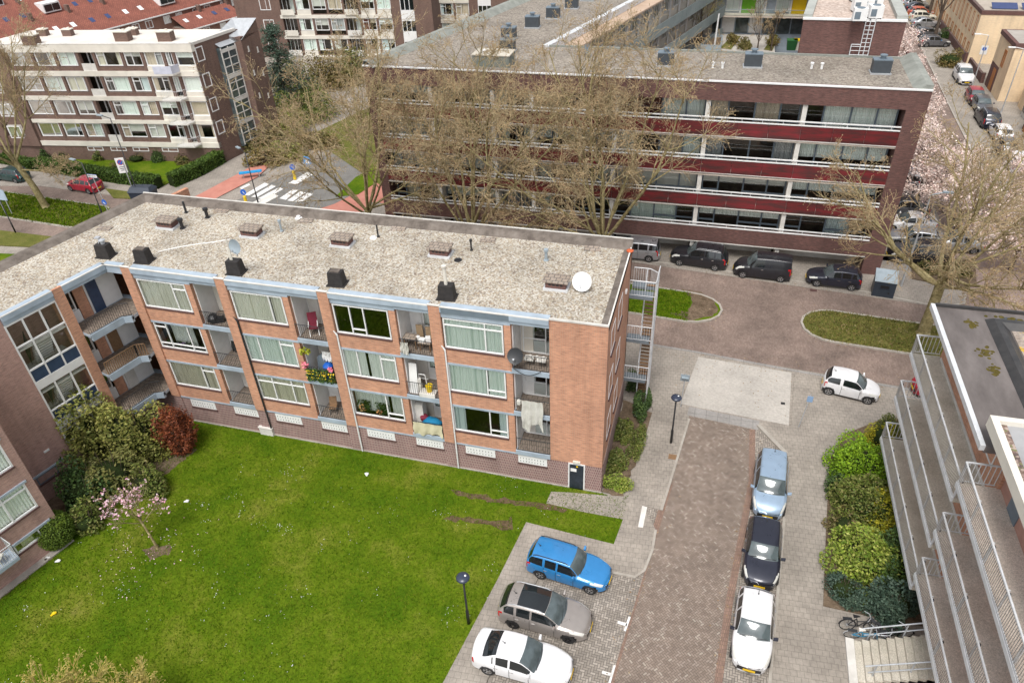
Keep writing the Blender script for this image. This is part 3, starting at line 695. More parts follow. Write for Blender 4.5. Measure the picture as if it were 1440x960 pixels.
b = MB(off); b.fbox(FA, -12.2, -8.7, 11.06, 11.36, -.128, -.121); b.build('fascia_panel', M['grey_dark'], flats)
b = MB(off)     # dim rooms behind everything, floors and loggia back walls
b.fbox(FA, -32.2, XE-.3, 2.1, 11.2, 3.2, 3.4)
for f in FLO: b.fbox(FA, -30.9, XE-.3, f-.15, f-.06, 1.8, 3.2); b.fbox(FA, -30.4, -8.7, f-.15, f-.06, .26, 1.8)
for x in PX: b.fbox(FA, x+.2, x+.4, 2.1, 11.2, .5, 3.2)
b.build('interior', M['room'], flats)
b = MB(off)
for i, x in enumerate(PX):
    xe = PX[i+1] if i < 3 else -6.72
    for f in FLO:
        b.fbox(FA, x+4.2, x+5.0, f+.18, f+2.7, 1.5, 1.6); b.fbox(FA, x+5.0, xe, f+.18, f+.95, 1.5, 1.6)
        b.fbox(FA, x+4.2, x+4.26, f+.18, f+2.7, .2, 1.5)
    b.fbox(FA, x+.62, xe, 10.9, 11.0, .3, 1.8)
b.build('loggia_wall', M['white'], flats)
# windows of the four bays: (columns, curtain, ranges)
A2 = ((.72, ()), (.28, (.22,))); A3 = ((.28, ()), (.44, ()), (.28, (.2,))); AP = ((.74, ()), (.26, ())); AT = ((.33, (.25,)), (.40, (.25,)), (.27, (.25,)))
AU = ((.70, (.22,)), (.30, (.22,))); AL = ((.68, ()), (.32, (.78,))); AD = ((.30, ()), (.25, (.8,)), (.45, ())); AB = ((.26, (.18, .82)), (.46, (.82,)), (.28, (.82,)))
WIN = {(0, 2): (A2, 'cur_ivory', ((0, 1),)), (0, 1): (AB, 'cur_white', ((.25, .72),)), (0, 0): (A2, 'cur_beige', ((0, .7), (.74, 1))),
       (1, 2): (AP, 'cur_ivory', ((0, .72), (.76, 1))), (1, 1): (A3, 'cur_green', ((0, 1),)), (1, 0): (AT, 'cur_beige', ((0, 1),)),
       (2, 2): (AD, None, ()), (2, 1): (A3, 'cur_white', ((0, .43), (.48, 1))), (2, 0): (AL, 'cur_white', ((0, .66), (.72, 1))),
       (3, 2): (AU, 'cur_green', ((0, 1),)), (3, 1): (AL, 'cur_green', ((0, .66), (.7, 1))), (3, 0): (AL, 'cur_blue', ((0, .22), (.84, 1)))}
for (i, k), (c, cu, rg) in WIN.items():
    x = PX[i]; f = FLO[k]
    window(flats, FA, x+.66, x+3.8, f+.90, f+2.74, c, cu, off, ranges=rg, gl='glass_dark' if (i, k) == (2, 2) else 'glass', sill='sill', cw=.42 if (i, k) in ((2, 0), (0, 1)) else .125)
    xe = PX[i+1] if i < 3 else -6.72
    sp = FA
    big = (i == 3)
    if big: window(flats, FA, x+4.4, xe-.05, f+.2, f+2.6, ((.72, (.62,)), (.28, ())), ('cur_beige', 'cur_green', 'cur_beige')[k], off, w=1.4, name='loggia_window', ranges=((0, .3),))
    else: window(flats, FA, x+5.02, xe-.05, f+.95, f+2.55, ((1, ()),), ('cur_green', 'cur_white', 'cur_blue')[(i+k) % 3], off, w=1.45, name='loggia_window', ranges=((0, 1),) if (i, k) != (1, 2) else ((0, 1),), top=.5 if (i, k) == (1, 2) else 0)
    dd = MB(off); dd.fbox(FA, x+4.32, x+4.95, f+.2, f+2.3, 1.44, 1.5); dd.build('balcony_door', M[('offwhite', 'white', 'cream')[(i+k) % 3]], flats)
    railing(flats, FA, x+4.22, xe-.02, f+.18, .92, -.04, off, name='balcony_railing')
# basement vent panels
for i, x in enumerate(PX):
    xe = x+6.1
    for a, e in ((x+1.2, x+2.95), (x+4.3, x+5.95)):
        p = MB(off); p.fbox(FA, a, e, 1.36, 1.95, -.02, .0)
        o = p.build('vent_panel', M['white'], flats)
        h = MB(off)
        for r in range(2):
            for q in range(9): h.fbox(FA, a+.12+q*(e-a-.24)/8.6, a+.15+q*(e-a-.24)/8.6, 1.47+.22*r, 1.56+.22*r, -.024, -.019)
        h.build('vent_slots', M['iron'], o)
        p = MB(off); p.fbox(FA, a-.05, e+.05, 1.25, 1.35, -.05, -.001); p.build('vent_sill', M['sill'], flats)
# downpipes
for i, x in enumerate(PX[1:]):
    p = MB(off); p.tube(FA.p(x+.66, 0.1, -.1), FA.p(x+.66, 8.7, -.1), .045, n=8); p.tube(FA.p(x+.66, 8.7, -.1), FA.p(x+.5, 9.0, -.1), .045, n=8)
    p.build('downpipe', M['white' if i else 'iron'], flats)
# basement door in the end pier
p = MB(off); p.fbox(FA, -5.72, -4.78, 0, 2.02, -.05, -.021); d = p.build('door_frame', M['white'], flats)
p = MB(off); p.fbox(FA, -5.64, -4.86, .05, 1.94, -.07, -.051); p.build('door', plain('slate_door', (.025, .035, .05), .45, vary=.4, vscale=5.0), d)
p = MB(off); p.fbox(FA, -5.58, -5.25, 1.42, 1.66, -.075, -.071); p.build('door_notice', M['white'], d)
p = MB(off); p.fbox(FA, -5.45, -5.05, 2.1, 2.24, -.12, -.03); p.build('door_lamp', M['cream'], flats)
p = MB(off); p.fbox(FA, -5.27, -5.17, 1.78, 1.88, -.076, -.071); p.build('door_sticker', M['yellow'], d)
# end wall windows
for f in FLO:
    for (u0, u1) in ((29.25, 30.5), (31.55, 32.9)): window(flats, FE, u0, u1, f+.95, f+2.45, ((1, ()),), 'cur_white', off, w=-.02, cw=.1, sill='sill', name='gable_window')
p = MB(off); p.fbox(FE, 33.9, 34.2, 9.6, 9.75, -.1, 0); p.build('wall_lamp', M['white'], flats)
# ---- roof
oB = FW.p(16, 0, 4.9)
WX = lambda u, w: FW.p(u, 0, w)[:2]
roofpoly = [(XE-.06, YF+.03), (XE-.06, YB), (-35.6, YB), WX(16, 4.9), WX(16, 0), WX(5.9, 0), (WO[0], YF+.03)]
b = MB(off); b.prism(roofpoly, RZ-.16, RZ-.05); b.build('gravel_roof', M['gravel_light'], flats)
b = MB(off)
def rim(p, q, w, h, z=RZ-.05):
    d = Vector((q[0]-p[0], q[1]-p[1], 0)).normalized(); n = Vector((d.y, -d.x, 0))
    prof = [(0, -.35), (0, h), (w*.55, h), (w, 0), (w, -.1)]
    for (a, za), (c, zc) in zip(prof, prof[1:]):
        b.face([(p[0]+n.x*a, p[1]+n.y*a, z+za), (q[0]+n.x*a, q[1]+n.y*a, z+za), (q[0]+n.x*c, q[1]+n.y*c, z+zc), (p[0]+n.x*c, p[1]+n.y*c, z+zc)])
rim((-35.6, YB), (XE+.02, YB), .75, .26)
rim(WX(16, 4.9), (-35.6, YB), .75, .262)
rim((XE, YB), (XE, YF), .38, .06)
b.build('parapet', M['parapet'], flats)
b = MB(off)      # light trims along the roof edges
b.box(XE-.05, XE+.02, YF-.02, YB, RZ-.02, RZ+.05); b.box(-6.72, XE+.021, YF-.06, YF+.02, RZ-.05, RZ+.049)
b.box(-35.7, XE, YB, YB+.07, RZ+.16, RZ+.25)
for i, x in enumerate(PX):
    xe = PX[i+1] if i < 3 else -6.72
    b.box(x+.6, xe, YF-.14, YF-.05, RZ-.055, RZ); b.box(x-.02, x+.62, YF-.15, YF-.03, RZ+.0, RZ+.05)
b.box(-32.3, -31.03, YF-.1, YF-.02, RZ-.05, RZ)
for a, e in ((0, 2.6), (3.15, 5.9)): b.fbox(FW, a, e, RZ-.05, RZ, -.12, -.03)
b.build('roof_trim', M['offwhite'], flats)
b = MB(off)
for px, py in ((312, 297), (430, 311), (147, 322), (560, 322), (686, 338), (833, 350)):
    c = G(px, py, RZ-.05); b.cbox((c[0], c[1], RZ-.05), .9, .5, .05, .1)
b.build('roof_paving', M['slab_tile'], flats)
# rear and far walls
b = MB(off); b.box(-35.6, XE, YB-.3, YB-.005, 0, RZ-.36); b.fbox(FW, -9.5, 16, 0, RZ-.36, 4.6, 4.88); b.build('rear_wall', M['brick_orange'], flats)
# ---- corner gallery and wing
b = MB(off)
b.fbox(FW, 2.6, 3.15, 0, RZ-.1, -.1, .6); b.fbox(FW, 2.6, 3.15, RZ-.1, RZ, -.1, .02)
b.build('gallery_pillar', M['brick_orange'], flats)
b = MB(off)
b.fbox(FW, 0.0, 2.6, 10.86, RZ, -.03, .3); b.fbox(FW, 0.03, 2.6, 11.08, RZ-.05, -.12, -.03)
b.fbox(FA, -32.2, -31.03, 10.88, RZ, -.03, .3); b.fbox(FW, 3.15, 5.9, 10.84, RZ, -.05, .3); b.fbox(FW, 3.15, 5.9, 11.1, RZ-.05, -.12, -.05)
b.build('gallery_fascia', M['grey_paint'], flats)
for f in (2.5, 5.35, 8.2):
    b = MB(off); pl = [FW.p(2.6, 0, -.9)[:2], FW.p(.6, 0, -.9)[:2], (-31.03, YF-.62), (-31.03, YF+1.4), FW.p(-1.0, 0, 1.6)[:2], FW.p(2.6, 0, 1.6)[:2]]
    b.prism(pl, f, f+.18)
    pl2 = [FW.p(2.6, 0, -.93)[:2], FW.p(.58, 0, -.93)[:2], (-31.03, YF-.66), (-31.03, YF-.5), FW.p(.66, 0, -.75)[:2], FW.p(2.6, 0, -.75)[:2]]
    b.prism(pl2, f-.17, f+.26); b.build('gallery_slab', M['grey_paint'], flats)
    b = MB(off); pl3 = [FW.p(2.58, 0, -.74)[:2], FW.p(.68, 0, -.74)[:2], (-31.05, YF-.48), (-31.05, YF+1.0), FW.p(-.8, 0, .92)[:2], FW.p(2.58, 0, .92)[:2]]; b.prism(pl3, f+.182, f+.19); b.build('gallery_floor', M['floor_tile'], flats)
for f, mt in ((2.5, 'iron'), (5.35, 'wood'), (8.2, 'iron')):
    r = MB(off); a0, a1, a2 = FW.p(2.6, 0, -.86), FW.p(.62, 0, -.86), (-31.03, YF-.58, 0)
    for p, q in ((a0, a1), (a1, a2)):
        n = int(math.dist(p, q)/.12); p, q = Vector(p), Vector(q); z = Vector((0, 0, 1))
        r.tube(p+z*(f+1.12), q+z*(f+1.12), .022, n=5); r.tube(p+z*(f+.3), q+z*(f+.3), .016, n=4)
        for i in range(n+1):
            c = p.lerp(q, i/n); r.tube(c+z*(f+.3), c+z*(f+1.12), .03 if mt == 'wood' else .011, n=4)
    r.build('gallery_railing', M[mt], flats)
    b = MB(off); b.fbox(FW, 1.15, 1.75, f+.2, f+2.6, .95, 1.05); b.build('gallery_brick_panel', M['brick_orange'], flats)
    b = MB(off); b.fbox(FW, -.8, 1.1, f+.2, f+2.6, 1.0, 1.06); b.fbox(FA, -32.0, -31.0, f+.2, f+1.1, 1.05, 1.1); b.fbox(FA, -31.8, -31.45, f+1.1, f+2.6, 1.05, 1.1); b.fbox(FW, 1.8, 2.6, f+.2, f+.95, .94, .99); b.build('gallery_wall', M['white'], flats)
    window(flats, FW, 1.9, 2.6, f+.98, f+2.6, ((1, ()),), None, off, w=.95, name='gallery_window')
    window(flats, FA, -31.45, -31.03, f+1.12, f+2.5, ((1, ()),), 'cur_blue', off, w=1.05, name='gallery_window')
    b = MB(off); b.fbox(FW, .35, 1.0, f+.2, f+2.35, .93, .99); b.build('gallery_door', M[{2.5: 'offwhite', 5.35: 'wood', 8.2: 'panel_blue'}[f]], flats)
b = MB(off); b.fbox(FW, 2.7, 5.92, 0, 10.8, 1.7, 1.8); b.build('stairwell_wall', M['brick_pink'], flats)
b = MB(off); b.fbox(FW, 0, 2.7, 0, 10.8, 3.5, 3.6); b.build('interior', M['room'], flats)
b = MB(off); b.fbox(FW, .4, 1.7, 1.6, 2.1, -.25, -.2); b.build('vent_panel', M['white'], flats)
b = MB(off); b.fbox(FW, -.2, 2.6, 0, 2.4, 0, .2); b.build('basement_wall', M['brick_base'], flats)
# stairwell glazing: white grid, navy panels, stairs visible behind
g = MB(off)
us = (3.15, 4.08, 5.02, 5.9)
for u in us: g.fbox(FW, u-.045, u+.045, 2.6, 10.84, -.03, .06)
for v0, v1 in ((10.72, 10.84), (9.36, 9.44), (7.83, 7.92), (6.58, 7.1), (5.0, 5.08), (3.72, 4.3), (2.55, 2.68)): g.fbox(FW, 3.1, 5.92, v0, v1, -.034, .056)
st = g.build('stairwell_glazing', M['white'], flats)
for v0, v1 in ((7.1, 7.83), (4.3, 5.0)):
    for a, e in zip(us, us[1:]): p = MB(off); p.fbox(FW, a+.045, e-.045, v0, v1, 0, .03); p.build('stairwell_panel', M['panel_blue'], st)
for v0, v1 in ((7.92, 10.72), (5.08, 6.58), (2.68, 3.72)):
    p = MB(off); p.face([FW.p(3.2, v0, .02), FW.p(5.85, v0, .02), FW.p(5.85, v1, .02), FW.p(3.2, v1, .02)]); p.build('pane', M['glass_clear'], st)
p = MB(off)
for base in (7.3, 4.45, 1.6):
    for k in range(9): p.fbox(FW, 4.0, 5.0, base+k*.2, base+k*.2+.09, 1.05-k*.1, 1.3-k*.1)
    p.fbox(FW, 3.2, 5.8, base-.1, base, 1.2, 1.7); p.fbox(FW, 3.2, 5.8, base+1.75, base+1.85, .1, .3)
p.build('stairs', M['offwhite'], flats)
p = MB(off)
for base in (7.3, 4.45, 1.6):
    for u in (5.15, 3.85):
        p.tube(FW.p(u, base+.9, 1.25), FW.p(u, base+2.6, .3), .03, n=5)
        for k in range(10): p.tube(FW.p(u, base+.1+k*.18, 1.25-k*.1), FW.p(u, base+.95+k*.18, 1.25-k*.1), .014, n=4)
p.build('stair_railing', M['iron'], flats)
b = MB(off)
b.fbox(FW, 5.93, 9.4, 2.0, RZ-.1, -.02, .4); b.fbox(FW, 5.93, 9.4, RZ-.1, RZ, -.02, .02); b.fbox(FW, 5.93, 9.4, -.1, 1.9, -.02, .4); b.fbox(FW, 3.1, 5.92, 0, 2.55, -.02, .3)
b.fbox(FB, 0, .22, -.1, RZ, -.0, 3.5)
for f in (2.1, 5.0, 7.9): b.fbox(FB, .22, 12, f-.06, f+.98, 0, .3); b.fbox(FB, .22, .42, f+.98, f+2.85, 0, .3)
b.fbox(FB, .22, 12, -.1, 1.3, 0, .3)
b.build('wing_wall', M['brick_pink'], flats)
b = MB(off); b.prism([FB.p(0, 0, 0)[:2], FB.p(12, 0, 0)[:2], FB.p(12, 0, 3.6)[:2], FB.p(0, 0, 3.6)[:2]], RZ-.17, RZ-.04); b.build('wing_roof', M['gravel_light'], flats)
b = MB(off); b.fbox(FW, 6.1, 9.0, 1.9, 2.0, -.1, .3)
b.build('wing_band', M['grey_paint'], flats)
for f in (2.1, 5.0, 7.9): part1('wing_lintel', 'grey_paint', FB, .3, 2.9, f-.18, f-.062, -.06, .3)
part1('wall_lamp', 'white', FW, 6.9, 7.2, 3.0, 3.1, -.1, -.02)
for f in (2.1, 5.0, 7.9):
    window(flats, FB, .42, 3.4, f+1.0, f+2.84, ((.42, (.25,)), (.58, (.25,))), 'cur_white', off, sill='sill', name='wing_window', fw=.09, mw=.08)
window(flats, FB, .3, 2.3, 1.3, 1.9, ((.35, ()), (.65, ())), 'cur_beige', off, sill='sill', name='cellar_window', ranges=((.5, .8),))
window(flats, FW, 7.0, 8.2, 1.3, 1.86, ((1, ()),), None, off, w=-.03, gl='glass_dark', frame='grey_dark', name='cellar_window', sill='sill')
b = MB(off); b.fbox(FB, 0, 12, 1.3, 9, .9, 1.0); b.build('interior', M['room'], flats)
b = MB(off); b.prism([FB.p(-.05, 0, -.4)[:2], FB.p(9, 0, -.4)[:2], FB.p(9, 0, 0)[:2], FB.p(-.05, 0, 0)[:2]], 0, .13); b.build('wing_plinth', M['kerb'], flats)
b = MB(off); b.fbox(FB, 2.5, 5.0, 1.75, 1.95, -.9, 0); b.build('wing_balcony_slab', M['grey_paint'], flats)
railing(flats, FB, 2.5, 5.0, 1.95, .95, -.88, off, 'galv_white', sides=.86, name='wing_balcony_railing')
# hidden left wall stump under the corner
# ---- steel fire stairs at the north-east corner
SB = M['stair_grey'] = plain('stair_grey', (.17, .20, .225), .5)
fs = thing('fire_escape_stairs', 'grey galvanised steel fire stairs on the end wall of the brick flats', 'stairs', (-3.0, 37.2, 0))
fo = (-3.0, 37.2, 0)
for z in (2.1, 5.1, 8.2): b = MB(fo); b.box(-3.84, -2.5, 35.9, 36.6, z-.16, z); b.build('landing', SB, fs)
b = MB(fo); b.box(-3.84, -2.45, 37.3, 37.9, 7.85, 8.0); b.build('landing', SB, fs)
b = MB(fo)
for z0, z1 in ((5.1, 8.2), (2.1, 5.1), (0, 2.1)):
    for k in range(14):
        t = k/14; b.box(-3.0, -2.4, 36.45+1.0*t, 36.62+1.0*t, z0+(z1-z0)*t+.1, z0+(z1-z0)*t+.14)
b.build('stair_treads', M['wood'], fs)
b = MB(fo)
for x in (-3.05, -2.38):
    for z0, z1 in ((5.1, 8.2), (2.1, 5.1), (0, 2.1)):
        b.hexa([(x-.025, 36.4, z0-.1), (x+.025, 36.4, z0-.1), (x+.025, 37.5, z1-.15), (x-.025, 37.5, z1-.15), (x-.025, 36.4, z0+.12), (x+.025, 36.4, z0+.12), (x+.025, 37.5, z1+.07), (x-.025, 37.5, z1+.07)])
        b.tube((x, 36.4, z0+1.0), (x, 37.5, z1+.9), .03, n=6)
b.build('stringer', M['galv_white'], fs)
b = MB(fo)
for z in (2.1, 5.1, 8.2):
    for p, q in (((-3.84, 35.92), (-2.37, 35.92)), ((-2.37, 35.92), (-2.37, 36.6)), ((-2.37, 36.6), (-2.35, 37.8))):
        n = max(2, int(math.dist(p, q)/.14)); zz = z
        if p[1] > 36.5 and z < 8: continue
        b.tube((*p, zz+1.05), (*q, zz+1.05), .03, n=6); b.tube((*p, zz+.1), (*q, zz+.1), .02, n=5)
        for i in range(n+1):
            c = (p[0]+(q[0]-p[0])*i/n, p[1]+(q[1]-p[1])*i/n); b.tube((*c, zz+.1), (*c, zz+1.05), .011, n=4)
b.tube((-2.37, 35.95, 0), (-2.37, 35.95, 9.2), .05, n=8); b.tube((-2.4, 37.85, 0), (-2.4, 37.85, 8.9), .045, n=8)
for p, q in (((-3.84, 37.88), (-2.9, 37.88)), ((-2.9, 37.88), (-2.38, 37.5))):
    b.tube((*p, 8.95), (*q, 8.95), .03, n=6)
    for i in range(8):
        c = (p[0]+(q[0]-p[0])*i/7, p[1]+(q[1]-p[1])*i/7); b.tube((*c, 8.1), (*c, 8.95), .012, n=4)
b.build('stair_railing', M['galv_white'], fs)

# ================================================================== THINGS ON THE ROOF
def vent_box(c, label):
    t = thing('brick_vent_box', label, 'roof vent', c, .0, 'brick vent boxes on the flat roof')
    b = MB(); b.cbox((0, 0, .12), 1.05, .66, .36)
    o = b.build('vent_body', M['brick_dark'], t)
    h = MB()
    for k in range(4): h.cbox((-.3+.2*k, -.333, .28), .13, .01, .1)
    h.build('vent_hole', M['black'], o)
    b = MB(); b.cbox((0, 0, .48), 1.28, .86, .08); b.build('vent_lid', M['slab_tile'], t)
    b = MB(); b.cbox((0, 0, 0), 1.26, .84, .12); b.build('vent_kerb', M['galv_white'], t)
for q, lab in (((237, 319), 'low brick vent box nearest the far left roof corner'), ((355, 331), 'low brick vent box beside the blue satellite dish'), ((482, 344), 'low brick vent box behind the middle black chimney'),
               ((620, 358), 'low brick vent box behind the chimney with the beige flue'), ((783, 404), 'low brick vent box next to the white satellite dish')):
    c = G(*q, RZ-.05); vent_box((c[0], c[1], RZ-.05), lab)
def chimney(c, label, caps=0):
    t = thing('tarred_chimney', label, 'chimney', c, .06, 'tarred chimneys along the roof edge')
    b = MB(); b.raw([(-.42, -.3, 0), (.42, -.3, 0), (.42, .3, 0), (-.42, .3, 0), (-.36, -.24, .78), (.36, -.24, .78), (.36, .24, .78), (-.36, .24, .78)], [(4, 5, 6, 7), (0, 1, 5, 4), (1, 2, 6, 5), (2, 3, 7, 6), (3, 0, 4, 7)])
    b.cbox((0, 0, 0), 1.0, .75, .05); b.build('chimney_stack', M['tar'], t)
    b = MB()
    if caps == 1: b.lathe((.05, .05, .78), [(.12, 0), (.12, .16), (.18, .18), (.18, .24), (0, .3)], 12); b.tube((-.2, 0, .78), (-.3, .2, 1.0), .02); b.cbox((-.33, .22, .98), .3, .22, .1)
    elif caps == 2: b.tube((0, 0, .78), (-.02, 0, 1.75), .09, n=10, caps=True); b.lathe((-.02, 0, 1.75), [(.09, 0), (.13, .02), (.13, .1), (0, .14)], 12)
    elif caps == 3: b.tube((-.05, 0, .78), (-.05, 0, 2.0), .045, n=8); b.tube((-.14, .02, .78), (-.14, .02, 1.5), .06, n=8, caps=True)
    else: b.cbox((0, 0, .78), .5, .34, .05)
    b.build('chimney_flue', M['galv' if caps == 1 else ('parapet' if not caps else 'cream')], t)
for q, lab, k in (((150, 360), 'black tarred chimney with a small metal cowl, leftmost of its row', 1), ((204, 367), 'plain black tarred chimney second from the left, white rope at its side', 0), ((333, 383), 'black tarred chimney with thin pole carrying the blue satellite dish', 3),
                  ((475, 399), 'plain black tarred chimney near the middle of the roof edge', 0), ((629, 418), 'black tarred chimney with tall beige flue pipe', 2)):
    c = G(*q, RZ-.05); chimney((c[0], c[1], RZ-.05), lab, k)
def pipe(c, label, h, r, mat, cap=False):
    t = thing('roof_pipe', label, 'vent pipe', c, 0, 'small pipes on the flat roof')
    b = MB(); b.lathe((0, 0, 0), [(r*1.8, 0), (r*1.8, .04), (r, .06), (r, h)]+([(r*1.6, h), (r*1.6, h+.14), (0, h+.18)] if cap else [(r, h), (0, h)]), 12)
    b.build('pipe', M[mat], t)
for q, lab, h, r, mt, cp in (((262, 299), 'dark pipe with grey foot near the rear parapet, left end', .75, .07, 'iron', 0), ((292, 306), 'short black pipe near the rear parapet, left of the paving tile', .5, .1, 'black', 1), ((257, 321), 'short black pipe against the leftmost brick vent box', .5, .1, 'black', 1),
                         ((396, 325), 'grey metal pipe left of the middle vent boxes', .6, .06, 'steel_blue', 1), ((532, 333), 'thin tall black pipe in the middle of the roof', .75, .05, 'black', 0), ((525, 335), 'squat white cap beside the thin tall black pipe', .12, .12, 'white', 0),
                         ((663, 352), 'black round-topped pipe right of a brick vent box', .55, .05, 'black', 1), ((644, 366), 'flat black stub in the gravel beside a flue pipe', .1, .12, 'black', 0), ((768, 366), 'grey ribbed pipe near the rear right of the roof', .55, .08, 'steel_blue', 1), ((420, 307), 'squat white cap by the rear parapet paving tile', .16, .12, 'white', 0)):
    c = G(*q, RZ-.05); pipe((c[0], c[1], RZ-.05), lab, h, r, mt, cp)
def dish(c, label, r, mat, nrm, pole, group=None):
    t = thing('satellite_dish', label, 'satellite dish', c)
    nv = Vector(nrm).normalized(); cc = Vector((0, 0, pole))
    b = MB(); b.disc(cc, nrm, r, 24, r*.22); b.build('reflector', M[mat], t, True)
    b = MB(); b.tube((0, 0, 0), cc-nv*r*.3, .035, n=8); tip = cc+nv*r*.8-Vector((0, 0, r*.45)); b.tube(cc-Vector((0, 0, r*.95)), tip, .018, n=6); b.tube(tip, tip-nv*.12, .05, n=8, caps=True); b.build('arm', M['galv'], t)
c = G(818, 409, RZ-.05); dish((c[0], c[1], RZ-.05), 'large white satellite dish standing beside a brick vent box', .5, 'white', (-.1, -.8, .45), .55)
c = G(336, 360, 12.6); dish((c[0]-.1, c[1]+.0, 12.6), 'blue-grey satellite dish on the chimney pole', .4, 'steel_blue', (-.15, -.95, .2), .55)
c0, c1 = G(222, 354, RZ-.03), G(325, 335, RZ-.03); b = MB(c0); pts = []
for k in range(14):
    q = k/13; pts.append((c0[0]+(c1[0]-c0[0])*q, c0[1]+(c1[1]-c0[1])*q+.12*math.sin(q*5), RZ-.03))
b.path(pts, .03, 5); o = b.build('rope', M['white'], None); o.location = c0; meta(o, 'white cable lying across the gravel roof towards a chimney', 'cable')
c = G(886, 354, RZ); b = MB(c); b.lathe(c, [(.16, 0), (.2, .08), (.12, .12), (0, .14)], 12); o = b.build('orange_cap', plain('orange_plastic', (.5, .1, .03), .5)); o.location = c; meta(o, 'small orange plastic object in the rear right roof corner', 'lid')
# ================================================================== THINGS ON THE LOGGIAS
def lg(i, k, du, dw, dv=.19): return (PX[i]+4.2+du, YF+dw, FLO[k]+dv)
M['maroon'] = plain('maroon_fabric', (.16, .012, .03), .8); M['cloth_white'] = mottled('pale_cloth', [(.3, (.42, .41, .36)), (.7, (.68, .67, .62))], 2.0)
M['cloth_cream'] = mottled('cream_cloth', [(.3, (.50, .46, .30)), (.7, (.66, .62, .44))], 2.0); M['blue_bag'] = plain('blue_plastic', (.01, .10, .45), .4); M['teal'] = plain('teal_blanket', (.0, .16, .32), .8)
M['pink'] = plain('pink_plastic', (.75, .18, .25), .5)
M['fol'] = leafy('balcony_foliage', [(.02, .045, .012), (.05, .10, .02), (.08, .13, .03)])
c = lg(1, 2, .75, .55); t = thing('folding_chair', 'maroon folding garden chair with white legs on a top-floor balcony', 'chair', c, .5)
b = MB(); b.cbox((0, 0, .42), .5, .46, .05); b.hexa([(-.25, .2, .45), (.25, .2, .45), (.25, .26, .45), (-.25, .26, .45), (-.25, .42, 1.1), (.25, .42, 1.1), (.25, .47, 1.1), (-.25, .47, 1.1)]); b.build('seat_and_back', M['maroon'], t)
b = MB()
for s in (-.24, .24): b.tube((s, -.3, 0), (s, .25, .62), .022); b.tube((s, .3, 0), (s, -.22, .6), .022); b.tube((s, -.25, .6), (s, .3, .64), .022)
b.build('legs', M['white'], t)
c = lg(1, 0, .8, .5); t = thing('wooden_chair', 'brown wooden folding chair on a first-floor balcony', 'chair', c, .3)
b = MB(); b.cbox((0, 0, .42), .44, .42, .04); b.hexa([(-.22, .18, .45), (.22, .18, .45), (.22, .22, .45), (-.22, .22, .45), (-.22, .32, .95), (.22, .32, .95), (.22, .36, .95), (-.22, .36, .95)]); b.build('seat_and_back', M['wood'], t)
b = MB()
for s in (-.2, .2): b.tube((s, -.22, 0), (s, .22, .44), .02); b.tube((s, .22, 0), (s, -.2, .44), .02)
b.build('legs', M['iron'], t)
def leaf_box(b, x0, x1, y0, y1, z0, z1, n, s):
    for _ in range(n):
        c = Vector((random.uniform(x0, x1), random.uniform(y0, y1), random.uniform(z0, z1))); a = Vector((random.gauss(0, 1), random.gauss(0, 1), random.gauss(0, 1))).normalized()*s; e = a.orthogonal().normalized()*s*.6
        b.face([c-a-e, c+a-e, c+a+e, c-a+e])
x0, x1 = PX[1]+4.25, PX[2]-.04
c = (x0, YF-.1, FLO[1]+.2); t = thing('flower_screen', 'leafy green screen with yellow flowers on the railing of a middle balcony', 'planter', c)
b = MB(c); leaf_box(b, x0, x1, YF-.22, YF-.06, FLO[1]+.2, FLO[1]+1.05, 520, .06); b.build('foliage', M['fol'], t)
b = MB(c)
for z in (.45, .75, .95): leaf_box(b, x0, x1, YF-.26, YF-.2, FLO[1]+z-.06, FLO[1]+z+.06, 26, .035)
b.build('flowers', M['yellow'], t)
c = lg(1, 1, .15, .0, 1.1); t = thing('hanging_plant', 'yellow-green hanging plant at the pier of the flowery balcony', 'plant', c)
b = MB(c); leaf_box(b, c[0]-.2, c[0]+.35, c[1]-.2, c[1]+.1, c[2]+.9, c[2]+1.3, 60, .07); b.build('leaves', leafy('lime_leaves', [(.25, .30, .02), (.40, .38, .03)]), t)
b = MB(c); leaf_box(b, c[0]-.25, c[0]+.1, c[1]-.2, c[1]+.1, c[2]-.1, c[2]+.3, 30, .06); b.build('blossom', M['pink'], t)
c = lg(1, 1, .75, .5); b = MB(c); b.raw([(c[0]-.35, c[1], c[2]+.2), (c[0]+.4, c[1], c[2]+.5), (c[0]+.4, c[1]+.1, c[2]+.5), (c[0]-.35, c[1]+.1, c[2]+.2), (c[0]-.2, c[1], c[2]+1.25), (c[0]+.25, c[1], c[2]+1.6), (c[0]+.25, c[1]+.1, c[2]+1.6), (c[0]-.2, c[1]+.1, c[2]+1.25)], [(0, 1, 5, 4), (3, 7, 6, 2), (4, 5, 6, 7), (0, 4, 7, 3), (1, 2, 6, 5)])
o = b.build('folded_cover', M['grey_dark']); o.location = c; meta(o, 'dark grey covered parasol leaning on the flowery balcony', 'cover')
c = lg(1, 1, 1.25, .3); b = MB(c); b.lathe((c[0], c[1], c[2]+.7), [(.05, 0), (.25, .08), (.3, .2), (.18, .34), (.0, .36)], 9); b.lathe((c[0], c[1], c[2]), [(.25, 0), (.25, .7), (0, .7)], 9); o = b.build('blue_bag', M['blue_bag']); o.location = c; meta(o, 'bright blue plastic bag behind the yellow-flowered railing', 'bag')
c = (x1-.15, YF-.2, FLO[1]+1.15); t = thing('pinwheel', 'pink flower ornament on the right end of the flowery railing', 'ornament', c)
b = MB()
for k in range(6): b.tube((0, 0, .1), (.16*math.cos(k*PI/3), 0, .1+.16*math.sin(k*PI/3)), .02, .06, n=5, caps=True)
b.build('petals', M['pink'], t); b = MB(); b.tube((0, 0, -.3), (0, 0, .1), .012); b.build('stick', M['white'], t)
